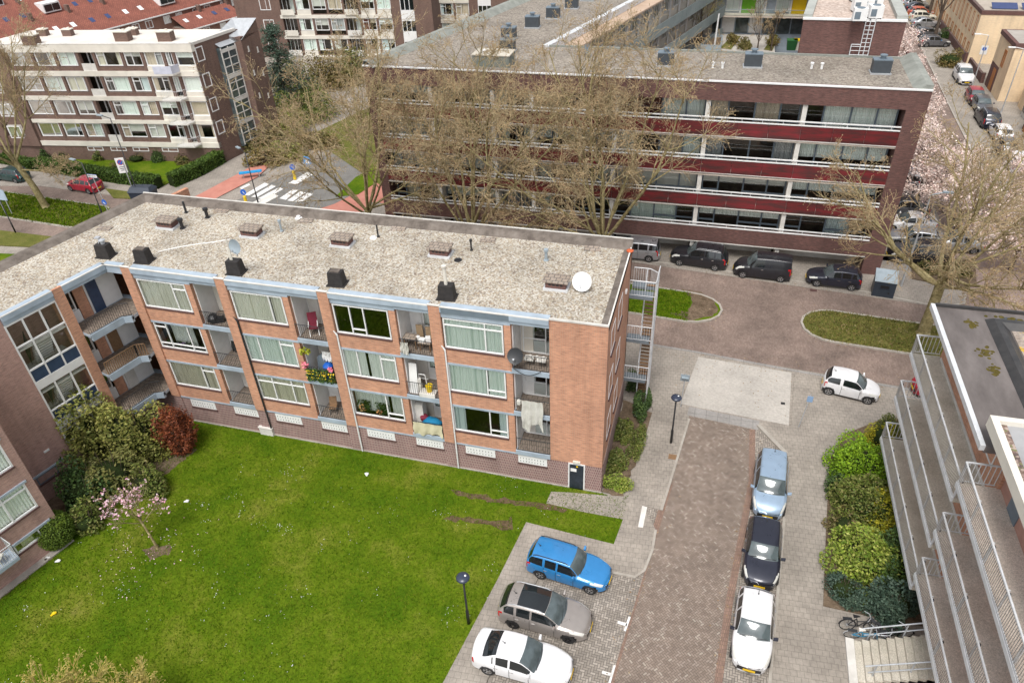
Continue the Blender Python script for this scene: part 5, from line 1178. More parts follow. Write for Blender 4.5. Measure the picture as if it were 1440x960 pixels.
for k, f in enumerate((2.29, 4.76, 7.32, 9.95)):
    for (u0, u1, cols) in ((.15, 2.05, ((1, ()),)), (2.45, 3.15, ((.5, ()), (.5, ()))), (3.55, 5.5, ((.4, (.25,)), (.6, ()))), (5.9, 7.75, ((.55, ()), (.45, (.3,)))), (8.15, 10.9, ((.68, ()), (.32, (.3,)))), (13.3, 15.3, ((.5, ()), (.5, ()))), (15.75, 17.9, ((.3, ()), (.7, ()))), (18.4, 20.9, ((.35, ()), (.65, ())))):
        cu = rnd_cur(cols)
        if u0 == 5.9 and k == 0: cu = [('blind', .01, .99, 1)]
        window(l1, FL, u0, u1, f+.5, f+2.02, cols, cu, l1o, w=.06, cw=.12, fw=.09, ranges=random.choice((((0, 1),), ((0, .5),), ((.4, 1),), ((0, .3), (.7, 1)))))
    b = MB(l1o); b.fbox(FL, 11.25, 12.8, f, f+.75, -.02, .05); b.fbox(FL, 13.2, 14.6, f, f+.6, -.25, -.18) if k > 5 else None; b.build('balcony_panel', M['offwhite'], l1)
    window(l1, FL, 11.25, 12.8, f+.1, f+2.0, ((.35, ()), (.3, ()), (.35, ())), None, l1o, w=.9, fw=.1, name='loggia_window')
    b = MB(l1o); b.fbox(FL, 1.9, 4.0, f-.18, f-.02, -1.1, -.1); b.build('balcony_slab', M['offwhite'], l1)
    if k == 3:
        b = MB(l1o); b.fbox(FL, 1.95, 3.95, f, f+.75, -1.1, -1.05); b.fbox(FL, 1.95, 2.0, f, f+.75, -1.05, -.1); b.build('balcony_screen', plain('lilac_screen', (.55, .57, .66), .6), l1)
    else: railing(l1, FL, 1.95, 3.95, f, .8, -1.07, l1o, 'galv_white', .2, 1.0, name='balcony_railing')
    window(l1, FG_, .3, 1.3, f+.78, f+2.2, ((1, ()),), 'cur_white', l1o, w=-.03, cw=.1, fw=.1, name='gable_window')
    window(l1, FL, 23.0, 24.6, f+.3, f+1.7, ((.4, ()), (.6, ())), 'cur_white', l1o, w=-.22, cw=.1, fw=.1, name='side_window')
for u in (5.0, 8.5, 11.2, 14.0): window(l1, FL, u, u+1.9, 1.2, 1.66, ((.6, ()), (.4, ())), None, l1o, w=-.04, fw=.07, name='cellar_window')
# stair tower on the gable
b = MB(l1o); b.fbox(FG_, 5.2, 8.0, 0, 12.0, -1.2, 0)
b.raw([FG_.p(5.2, 12, -1.2), FG_.p(8.0, 12, -1.2), FG_.p(8.0, 12, 0), FG_.p(5.2, 12, 0), FG_.p(5.2, 11.6, -1.2), FG_.p(8, 13.2, -1.2), FG_.p(8, 13.2, 0), FG_.p(5.2, 11.6, 0)], [(0, 1, 5, 4), (1, 2, 6, 5)])
b.build('stair_tower', M['brick_brown'], l1)
b = MB(l1o); b.raw([FG_.p(3.0, 11.5, -.5), FG_.p(5.2, 11.5, -.5), FG_.p(5.2, 11.7, -1.25), FG_.p(8.05, 13.3, -1.25), FG_.p(8.05, 13.3, 1.5), FG_.p(5.2, 12.6, 1.0), FG_.p(3.0, 12.0, .2)], [(0, 1, 5, 6), (1, 2, 3, 4, 5)]); b.build('tower_roof', M['galv'], l1)
b = MB(l1o)
for v in (1.2, 2.2, 3.6, 4.4, 5.2, 6.1, 6.9, 7.7, 8.6, 9.4, 10.2, 11.1): b.fbox(FG_, 3.0, 5.2, v, v+.08, -.5, -.42)
for u in (3.0, 4.0, 5.1): b.fbox(FG_, u, u+.09, 1, 11.4, -.504, -.416)
for v in (3.2, 5.7, 8.2, 10.9): b.fbox(FG_, 3.0, 5.2, v, v+.35, -.51, -.41)
t_ = b.build('stair_glazing', M['offwhite'], l1); b = MB(l1o); b.fbox(FG_, 3.0, 5.2, .8, 11.4, -.44, -.0); b.build('pane', M['carglass_lt'], t_)
for i, (u, v) in enumerate(((5.9, 10.4), (7.2, 10.0), (5.9, 7.9), (7.2, 7.5), (5.9, 5.4), (7.2, 5.0))):
    b = MB(l1o); b.fbox(FG_, u, u+.16, v, v+.5, -1.24, -1.2); b.fbox(FG_, u-.08, u+.16, v-.08, v, -1.26, -1.2); b.build('slit_window', M['offwhite'], l1)
for q, lab in (((140, 32), 'brick chimney in the middle of the pale roof, left of its neighbour'), ((46, 62), 'brick chimney near the left end of the pale flat roof'), ((175, 57), 'brick chimney right of the middle on the pale flat roof'), ((235, 57), 'brick chimney near the right end of the pale flat roof'), ((62, 50), 'small brick chimney at the rear left of the pale roof'), ((97, 50), 'small brick chimney at the rear of the pale roof, second from left'), ((188, 49), 'small brick chimney at the rear of the pale roof near its middle')):
    if q == (140, 32): continue
    c = G(*q, 12.62); s = 1.0 if q[1] > 54 else .7
    t = thing('brick_chimney', lab, 'chimney', (c[0], c[1], 12.6), .13, 'chimneys on the pale flat roof'); b = MB(); b.cbox((0, 0, 0), 1.5*s, .9*s, .9*s); b.build('chimney_stack', M['brick_brown'], t); b = MB(); b.cbox((0, 0, .9*s), 1.6*s, 1.0*s, .08); b.lathe((.2, 0, .98*s), [(.14, 0), (.14, .15), (0, .17)], 8); b.build('chimney_cap', M['cream'], t)

# ================================================================== FLATS AT THE TOP CENTRE
def slab_flats(o_, FLx, u1, nst, label, floors, brick_end):
    t = thing('banded_flats', label, 'building', (*o_, 0)); oo = (*o_, 0); random.seed(int(abs(o_[0])*10))
    top = floors[-1]+3.0
    b = MB(oo); b.fbox(FLx, -1.5, .0, 0, top, 0, 4); b.fbox(FLx, u1, u1+brick_end, 0, top, -.05, 8)
    u = 0
    while u < u1-.5: b.fbox(FLx, u+2.2, u+2.5, 0, top, -.03, .3); u += 2.5
    for f in floors: b.fbox(FLx, .02, u1, f, f+.1, 0, .2)
    b.build('brick_wall', M['brick_brown'], t)
    b = MB(oo)
    for f in floors: b.fbox(FLx, 0, u1, f-.5, f, -.1, .35); b.fbox(FLx, .1, 4.8, f, f+.65, -.01, .15); b.fbox(FLx, u1-5, u1-2.7, f, f+.65, -.01, .15)
    b.fbox(FLx, 0, u1, top-.5, top, -.1, .35); b.build('white_band', M['cream'], t)
    b = MB(oo); b.fbox(FLx, -1.5, u1+brick_end, top, top+.15, -.1, 8); b.build('flat_roof', M['offwhite'], t)
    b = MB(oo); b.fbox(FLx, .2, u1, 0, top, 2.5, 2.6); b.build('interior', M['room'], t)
    for f in floors:
        u = 0; i = 0
        while u < u1-.5:
            if i % 4 == 2:
                b = MB(oo); b.fbox(FLx, u+.05, u+2.15, f, f+.8, -.3, -.25); b.build('balcony_panel', M['offwhite'] if random.random() < .7 else M['cream'], t)
                window(t, FLx, u+.1, u+2.15, f+.1, f+2.4, ((.4, ()), (.25, ()), (.35, ())), random.choice(('cur_white', None)), oo, w=.7, fw=.1, ranges=((0, .4),))
            else: window(t, FLx, u+.05, u+2.15, f+.7, f+2.4, random.choice((((.6, ()), (.4, (.3,))), ((.35, ()), (.65, ())))), rnd_cur(((.5, 0), (.5, 0))), oo, w=.05, cw=.12, fw=.1, ranges=random.choice((((0, 1),), ((0, .5),), ((.3, 1),))))
            u += 2.5; i += 1
        for uu in (u1+1.2,): window(t, FLx, uu, uu+1.7, f+.7, f+2.3, ((.4, ()), (.6, ())), 'cur_white', oo, w=-.08, cw=.1, fw=.1, name='side_window')
    b = MB(oo)
    for f in floors: b.fbox(FLx, -3.6, -1.5, f-.9, f+.6, -.25, -.1)
    for u in (-3.6, -2.9, -2.2, -1.55): b.fbox(FLx, u, u+.08, 0, top, -.254, -.1)
    s_ = b.build('stair_glazing', M['white'], t); b = MB(oo); b.fbox(FLx, -3.6, -1.5, 0, top, -.12, -.02); b.build('pane', M['carglass'], s_)
    b = MB(oo); b.fbox(FLx, -6.3, -3.6, 0, top, -.6, 4); b.fbox(FLx, -3.6, -1.5, 0, top, 0, 1); b.build('stair_tower', M['brick_brown'], t)
    return t
slab_flats((-49, 107.5), Fr((-49, 107.5), (-.9925, -.122), (-.122, .9925)), 17.5, 4, 'tall brown brick flats with white bands at the top centre-left', (.3, 3.2, 6.15, 9.2), 7)
slab_flats((-40.5, 118), Fr((-40.5, 118), (-.9925, -.122), (-.122, .9925)), 9.0, 4, 'banded flats half hidden behind the big grey gravel roof', (.3, 3.2, 6.15, 9.2), 1)
slab_flats((-27, 126), Fr((-27, 126), (-.9925, -.122), (-.122, .9925)), 12.0, 4, 'farthest banded flats at the top edge above the grey parapet', (.3, 3.2, 6.15, 9.2), 1)

# ================================================================== RED-TILED TERRACES TOP LEFT
TD = Vector((.30, .954, 0)); TN = Vector((-.954, .30, 0))       # along the row, and away (left)
def terrace(o_, n, label, ze=5.0, rise=2.7, depth=4.2, wid=5.8, dorm=()):
    for i in range(n):
        c = (o_[0]+TD.x*wid*i, o_[1]+TD.y*wid*i, 0); F = Fr(c, TD, TN)
        t = thing('terraced_house', label % i if '%' in label else label[i], 'house', c, 0, 'red tiled terraced houses'); oo = c
        b = MB(oo); b.fbox(F, 0, wid, 0, ze, 0, depth*2); b.build('wall', M['brick_brown'] if 0 else brick_house, t)
        b = MB(oo); a = .25
        b.raw([F.p(0, ze-.1, -a), F.p(wid, ze-.1, -a), F.p(wid, ze+rise, depth), F.p(0, ze+rise, depth), F.p(wid, ze-.1, 2*depth+a), F.p(0, ze-.1, 2*depth+a), F.p(0, ze-.25, -a), F.p(wid, ze-.25, -a)], [(0, 1, 2, 3), (3, 2, 4, 5), (6, 7, 1, 0)])
        r = b.build('roof', M['tile_red'], t)
        b = MB(oo); b.fbox(F, wid-.5, wid-.1, ze+rise-.3, ze+rise+.8, depth-.5, depth+.4); b.build('chimney', M['brick_brown'], r)
        b = MB(oo); b.fbox(F, 0, wid, ze-.28, ze-.12, -.4, -.24); b.build('gutter', M['white'], r)
        for u in (.8, 3.2): window(t, F, u, u+1.3, ze-1.7, ze-.5, ((.5, ()), (.5, ())), 'cur_white' if i % 2 else None, oo, w=-.04, fw=.12, cw=.03, gl='glass_dark')
        if i in dorm:
            b = MB(oo); b.fbox(F, 1.6, 4.4, ze+.9, ze+2.3, .8, 3.2); b.build('dormer', M['white'], r); b = MB(oo); b.fbox(F, 1.75, 3.0, ze+1.1, ze+2.1, .74, .8); b.fbox(F, 3.1, 4.25, ze+1.1, ze+2.1, .74, .8); b.build('dormer_window', M['carglass'], r)
        else:
            for u in (1.2, 3.9):
                b = MB(oo); q = [(u, 1.3), (u+.7, 1.3), (u+.7, 2.1), (u, 2.1)]; b.face([F.p(a_, ze+rise*w_/depth+.08, w_) for a_, w_ in q]); b.build('skylight', M['white'] if (i+int(u)) % 2 else M['solar'], r)
brick_house = brick('red_house_brick', (.26, .115, .075), (.22, .095, .065), (.24, .19, .16))
sN = ['nearest', 'second', 'third', 'fourth', 'fifth', 'sixth', 'seventh', 'eighth']
e0 = G(100, 52, 5.0)
terrace((e0[0]-TD.x*14, e0[1]-TD.y*14), 8, ['red tiled terraced house in the front row, %s from the left' % s for s in sN], dorm=(5,))
terrace((e0[0]-TD.x*8-13.5, e0[1]-TD.y*8+4), 6, ['red tiled terraced house in the middle row, %s from the left' % s for s in sN], dorm=(2,))
terrace((e0[0]-TD.x*4-27, e0[1]-TD.y*4+8), 5, ['red tiled terraced house in the far row, %s from the left' % s for s in sN], dorm=(1, 4))
c0 = G(262, 42, 2.6); terrace((c0[0]-TD.x*0, c0[1]), 2, ['low red roofed annex in front of the terraces, left one', 'low red roofed annex in front of the terraces, right one'], ze=2.6, rise=1.6, depth=3.2)

# ================================================================== TAN HOUSES AT THE RIGHT
ho1 = (38, 130, 0); h1 = thing('tan_terrace', 'long flat-roofed tan brick terrace with orange window frames, top right', 'house', ho1)
b = MB(ho1); b.box(30.8, 50, 115, 160, 0, 6.2); b.build('wall', M['brick_tan'], h1)
b = MB(ho1); b.box(30.75, 50, 114.95, 160, 6.2, 6.7); b.build('roof_edge', M['brick_dark'], h1); b = MB(ho1); b.box(31.1, 50, 115.3, 160, 6.7, 6.73); b.build('flat_roof', mottled('buff_roof', [(.3, (.34, .29, .24)), (.7, (.46, .41, .35))], .6), h1)
FH = Fr((30.8, 115), (0, 1), (1, 0))
for k in range(12):
    window(h1, FH, .8+k*2.2, 1.5+k*2.2, 3.4, 5.9, ((1, ()),), 'cur_beige', ho1, w=-.05, cw=.04, frame='orange_wood', fw=.14); window(h1, FH, 1.2+k*2.2, 2.1+k*2.2, .6, 2.4, ((1, ()),), None, ho1, w=-.05, gl='glass_dark', frame='orange_wood', fw=.14, name='ground_window')
b = MB(ho1)
for x in (32, 35.5, 39): b.hexa([(x, 115.6, 6.8), (x+3, 115.6, 6.8), (x+3, 116.8, 7.3), (x, 116.8, 7.3), (x, 115.6, 6.85), (x+3, 115.6, 6.85), (x+3, 116.8, 7.35), (x, 116.8, 7.35)])
b.build('solar_panels', M['solar'], h1)
dish((37.5, 122, 6.73), 'white satellite dish on the flat roof of the tan terrace', .7, 'white', (-.5, -.6, .5), 1.0)
ho2 = (36, 102, 0); h2 = thing('tan_house', 'two-storey tan house with brown roof edge and orange door at the right', 'house', ho2)
b = MB(ho2); b.box(31.2, 50, 99.5, 106, .0, 6.1); b.build('wall', M['brick_tan'], h2); b = MB(ho2); b.box(31.1, 50, 99.4, 106.1, 6.1, 6.6); b.build('roof_edge', M['brick_dark'], h2); b = MB(ho2); b.box(31.5, 50, 99.8, 105.7, 6.6, 6.63); b.cbox((36, 102.5, 6.63), 1.6, 1.2, .5); b.build('flat_roof', mottled('buff_roof_two', [(.3, (.30, .27, .24)), (.7, (.42, .39, .35))], .6), h2)
FH2 = Fr((31.2, 99.5), (0, 1), (1, 0)); window(h2, FH2, 2.2, 3.1, 3.3, 5.2, ((1, ()),), None, ho2, w=-.05, frame='orange_wood', fw=.3)
b = MB(ho2); b.fbox(FH2, 3.8, 4.9, .05, 2.6, -.06, 0); b.build('door', M['orange_wood'], h2); b = MB(ho2); b.fbox(FH2, 3.2, 6.4, 0, 3.0, -.03, 0); b.build('door_surround', M['brick_dark'], h2)
ho3 = (37, 93, 0); h3 = thing('tan_house', 'nearest tan house at the right edge with glass conservatory and dark brick porch', 'house', ho3)
b = MB(ho3); b.box(33.0, 50, 86, 98.0, 0, 3.4); b.box(35.5, 50, 84, 96, 3.4, 6.2); b.build('wall', M['brick_tan'], h3)
b = MB(ho3); b.box(31.6, 33.0, 88.3, 90.2, 0, 2.8); b.box(31.9, 33, 80, 84, 0, 2.4); b.build('porch', M['brick_dark'], h3)
b = MB(ho3); b.box(35.4, 50, 83.9, 96.1, 6.2, 6.7); b.build('roof_edge', M['brick_dark'], h3)
b = MB(ho3); b.raw([(32.6, 91.5, 2.6), (35.5, 91.5, 3.4), (35.5, 95, 3.4), (32.6, 95, 2.6)], [(0, 1, 2, 3)]); b.box(32.6, 32.7, 91.5, 95, 0, 2.6); b.box(32.6, 35.5, 91.4, 91.5, 0, 2.6); b.build('conservatory', M['offwhite'], h3)
b = MB(ho3); b.box(32.55, 32.6, 91.7, 94.8, .6, 2.3); b.box(32.8, 35.3, 91.35, 91.4, .6, 2.3); b.build('conservatory_window', M['carglass'], h3)
b = MB(ho3); b.box(31.55, 31.6, 88.7, 89.8, .1, 2.2); b.build('door', M['orange_wood'], h3)
FH3 = Fr((35.5, 84), (0, 1), (1, 0))
for k in range(3): window(h3, FH3, 1.5+k*3.5, 2.4+k*3.5, 3.9, 5.8, ((1, ()),), 'cur_beige', ho3, w=-.05, cw=.03, frame='orange_wood', fw=.2)
for i, (x, y0, y1, lab) in enumerate(((30.9, 106.5, 114, 'low dark brick garden wall before the tan terrace'), (31.3, 84.5, 88, 'low dark brick garden wall beside the parked dark cars'), (30.7, 115.5, 135, 'row of low brown brick garden walls along the tan terrace'))):
    b = MB((x, y0, 0)); b.box(x-.15, x+.15, y0, y1, 0, 1.1); b.box(x-.2, x+.2, y0-.2, y0+.2, 0, 1.3); o = b.build('garden_wall', M['brick_dark']); o.location = (x, y0, 0); meta(o, lab, 'wall')
# ================================================================== GALLERY FLATS AT THE LOWER RIGHT
go = (13, 25, 0)
gal = thing('gallery_flats', 'concrete gallery flats with white railings and dark felt roof at the right', 'building', go)
GD = Vector((.018, -1, 0)).normalized(); FGa = Fr((10.45, 33.0), (GD.x, GD.y), (1, .018)); FGb = Fr((10.56, 23.45), (GD.x, GD.y), (1, .018))
M['rail_bar'] = plain('grey_rail_bar', (.30, .29, .28), .5, .2)
LV = (2.9, 5.76, 8.62); DZ = .85
for z in LV:
    b = MB(go); b.fbox(FGa, 0, 9.6, z-.2, z, .06, 1.3); b.build('gallery_floor', M['concrete_green'], gal)
    b = MB(go); b.fbox(FGa, -.03, 9.6, z-.18, z+.03, -.03, .055); b.build('gallery_edge', M['galv_white'], gal)
    b = MB(go); b.fbox(FGb, 0, 26, z+DZ-.2, z+DZ, .06, 1.5); b.build('gallery_floor', M['concrete'], gal)
    b = MB(go); b.fbox(FGb, -.03, 26, z+DZ-.18, z+DZ+.03, -.03, .055); b.build('gallery_edge', M['galv_white'], gal)
    for F, u1, zz, st in ((FGa, 9.5, z, .115), (FGb, 26, z+DZ, .115)):
        b = MB(go); n = int(u1/st)
        b.fbox(F, 0, u1, zz+1.08, zz+1.14, -.03, .03); b.fbox(F, 0, u1, zz+.1, zz+.13, -.015, .015)
        for i in range(n): b.fbox(F, i*st, i*st+.014, zz+.12, zz+1.08, -.009, .009, 2)
        for i in range(int(u1/1.9)+1): b.fbox(F, i*1.9, i*1.9+.04, zz-.05, zz+1.1, .02, .1); b.fbox(F, i*1.9, i*1.9+.08, zz+.85, zz+.95, .1, .16, 1)
        b.build('gallery_railing', [M['galv_white'], M['iron'], M['rail_bar']], gal)
        b = MB(go); b.fbox(F, -.02, .03, zz+1.08, zz+1.14, .03, 1.28); b.fbox(F, -.01, .02, zz+.1, zz+.14, .03, 1.28)
        for i in range(7): b.fbox(F, -.01, .015, zz+.14, zz+1.08, .15+i*.18, .175+i*.18)
        b.build('end_railing', M['galv_white'], gal)
b = MB(go); b.fbox(FGa, .1, 9.6, 0, 11.2, 1.3, 1.6); b.fbox(FGa, .1, .35, 0, 11.2, 1.6, 12); b.build('brick_wall', M['brick_orange'], gal)
b = MB(go)
for z in LV: b.fbox(FGa, .3, 9.6, z, z+.14, 1.26, 1.298)
b.build('skirting', M['offwhite'], gal)
b = MB(go); b.fbox(FGb, 0, 26, 0, 12.1, 1.5, 1.8); b.fbox(FGb, -.02, .2, 0, 12.1, 1.8, 12); b.build('pink_wall', plain('pink_render', (.42, .235, .185), .8), gal)
for z in LV:
    for k in range(3): window(gal, FGa, 1.0+k*3, 2.6+k*3, z+1.0, z+2.3, ((1, ()),), 'cur_white', go, w=1.27, cw=.1)
    for k in range(6):
        b = MB(go); b.fbox(FGb, 1.0+k*4, 1.9+k*4, z+DZ+.02, z+DZ+2.1, 1.46, 1.499); b.build('front_door', M['grey_dark'], gal)
# roofs
b = MB(go); b.prism([FGa.p(.06, 0, .3)[:2], FGa.p(9.6, 0, .3)[:2], FGa.p(9.6, 0, 14)[:2], FGa.p(.06, 0, 14)[:2]], 11.2, 11.45); b.build('felt_roof', M['felt'], gal)
b = MB(go); b.fbox(FGa, -.05, 9.6, 11.3, 11.55, .12, .3); b.build('roof_edge', M['galv_white'], gal)
b = MB(go); b.fbox(FGa, -.06, .06, 11.3, 11.6, .3, 14); b.build('roof_edge_trim', M['felt_dark'], gal)
b = MB(go)
b.raw([FGa.p(.75, 11.46, 2.25), FGa.p(9.6, 11.46, 2.25), FGa.p(9.6, 11.72, 2.5), FGa.p(1.0, 11.72, 2.5), FGa.p(9.6, 11.72, 2.75), FGa.p(1.25, 11.72, 2.75), FGa.p(9.6, 11.46, 3.1), FGa.p(1.5, 11.46, 3.1), FGa.p(.75, 11.46, 14), FGa.p(1.0, 11.72, 14), FGa.p(1.25, 11.72, 14), FGa.p(1.5, 11.46, 14)],
      [(0, 1, 2, 3), (3, 2, 4, 5), (5, 4, 6, 7), (0, 3, 9, 8), (3, 5, 10, 9), (5, 7, 11, 10)]); b.build('roof_upstand', M['felt_dark'], gal)
b = MB(go); b.fbox(FGa, 1.55, 9.6, 11.455, 11.49, 3.15, 4.3); b.fbox(FGa, 1.55, 2.3, 11.455, 11.49, 4.32, 14); b.build('lichen_tiles', M['lichen_tile'], gal)
b = MB(go); b.fbox(FGa, 2.32, 9.6, 11.455, 11.475, 4.32, 14); b.build('pebble_roof', M['gravel_brown'], gal)
b = MB(go); b.fbox(FGb, -.6, 26, 12.0, 12.5, .35, .6); b.fbox(FGb, -.6, -.35, 12.0, 12.498, .6, 12); b.build('upper_roof_edge', M['cream'], gal)
b = MB(go); b.fbox(FGb, -.35, 26, 12.0, 12.3, .6, 12); b.build('upper_roof', mottled('grey_upper_roof', [(.3, (.26, .26, .265)), (.7, (.38, .38, .385))], .8), gal)
b = MB(go); b.fbox(FGb, -.35, 26, 12.3, 12.32, .62, .9); b.build('pebble_margin', M['gravel_brown'], gal)
# moss cushions and puddle on the felt roof
mo = FGa.p(3.2, 11.46, 1.7); b = MB(mo); random.seed(4)
for cu_, cw_, s in ((1.25, 1.65, .32), (3.4, 1.65, .34), (4.6, 1.75, .27)):
    for k in range(26):
        q = FGa.p(cu_+random.gauss(0, s*.55), 11.452, cw_+random.gauss(0, s*.4)); b.lathe(q, [(random.uniform(.05, .11), 0), (.04, .02), (0, .03)], 7)
for k in range(40): q = FGa.p(.5+random.gauss(0, .08), 11.452, 2.2+random.random()*7); b.lathe(q, [(random.uniform(.08, .16), 0), (.05, .04), (0, .05)], 6)
o = b.build('moss', mottled('roof_moss', [(.3, (.055, .045, .012)), (.7, (.12, .095, .025))], 6.0)); o.location = mo; o['kind'] = 'stuff'
pu = MB(); qq = [FGa.p(.5+.10*math.sin(t), 11.456, 3.3+.4*math.cos(t)) for t in [2*PI*i/14 for i in range(14)]]; pu.face(qq); o = pu.build('puddle', plain('puddle_water', (.05, .055, .06), .03, vary=.05)); o['kind'] = 'structure'
# entrance steps
so = G(1205, 925); t = thing('concrete_steps', 'pale concrete entrance steps with steel handrails at the lower right', 'steps', so)
b = MB(so)
for k in range(11): b.box(8.75+k*.3, 12.3, 20.0, 22.0, .07+k*.17-.17, .07+(k+1)*.17)
b.build('step_block', M['concrete_green'], t)
b = MB(so); b.box(8.4, 8.75, 19.6, 22.1, .06, .2); b.build('base_slab', M['offwhite'], t)
for y in (22.12, 20.3):
    b = MB(so); b.tube((8.9, y, 1.0), (12.2, y, 2.9), .035, n=7, caps=True); b.tube((9.1, y, .6), (12.2, y, 2.4), .03, n=6)
    for x in (9.3, 10.6, 11.9): b.tube((x, y, .1), (x, y, 1.2+(x-9.3)*.57), .035, n=6)
    b.build('handrail', M['galv'], t)
# ================================================================== CARS
def pchip(xs, ys, x):
    xs, ys = np.array(xs, float), np.array(ys, float); h = np.diff(xs); d = np.diff(ys)/h; m = np.zeros(len(xs))
    for i in range(1, len(xs)-1):
        if d[i-1]*d[i] > 0: m[i] = 2*d[i-1]*d[i]/(d[i-1]+d[i])
    m[0], m[-1] = d[0], d[-1]
    k = np.clip(np.searchsorted(xs, x)-1, 0, len(h)-1); t = (x-xs[k])/h[k]
    return (2*t**3-3*t**2+1)*ys[k]+(t**3-2*t**2+t)*h[k]*m[k]+(-2*t**3+3*t**2)*ys[k+1]+(t**3-t**2)*h[k]*m[k+1]
# kind: length, width, height, hood z, cowl t, roof front t, roof rear t, rear glass base t, rear glass base z, tail z, B pillar t, C pillar t, wheels t
CK = {
 'estate': dict(L=4.25, W=1.74, H=1.48, hood=.95, cowl=.30, rf=.43, rr=.90, rb=.965, rbz=1.02, B=.585, C=.755, wf=.19, wr=.79, rails=True),
 'cross': dict(L=4.45, W=1.8, H=1.54, hood=.98, cowl=.27, rf=.45, rr=.86, rb=.96, rbz=1.05, B=.60, C=.78, wf=.20, wr=.80, rails=True, groof=True),
 'sedan': dict(L=4.55, W=1.78, H=1.44, hood=.92, cowl=.30, rf=.47, rr=.72, rb=.87, rbz=1.06, B=.58, C=.74, wf=.20, wr=.80, deck=True),
 'mpv': dict(L=4.3, W=1.76, H=1.62, hood=1.02, cowl=.235, rf=.40, rr=.93, rb=.975, rbz=1.05, B=.58, C=.78, wf=.185, wr=.80),
 'hatch': dict(L=4.05, W=1.73, H=1.47, hood=.95, cowl=.29, rf=.45, rr=.86, rb=.955, rbz=1.04, B=.60, C=.79, wf=.20, wr=.815),
 'small': dict(L=3.42, W=1.62, H=1.46, hood=.95, cowl=.255, rf=.43, rr=.87, rb=.965, rbz=1.02, B=.66, C=.69, wf=.185, wr=.855, two=True),
 'suv': dict(L=4.65, W=1.88, H=1.68, hood=1.08, cowl=.28, rf=.43, rr=.87, rb=.955, rbz=1.15, B=.60, C=.78, wf=.19, wr=.80, rails=True),
 'van': dict(L=4.45, W=1.8, H=1.82, hood=1.1, cowl=.22, rf=.37, rr=.965, rb=.985, rbz=1.1, B=.52, C=.56, wf=.18, wr=.82, panel=True),
}
RW = .31
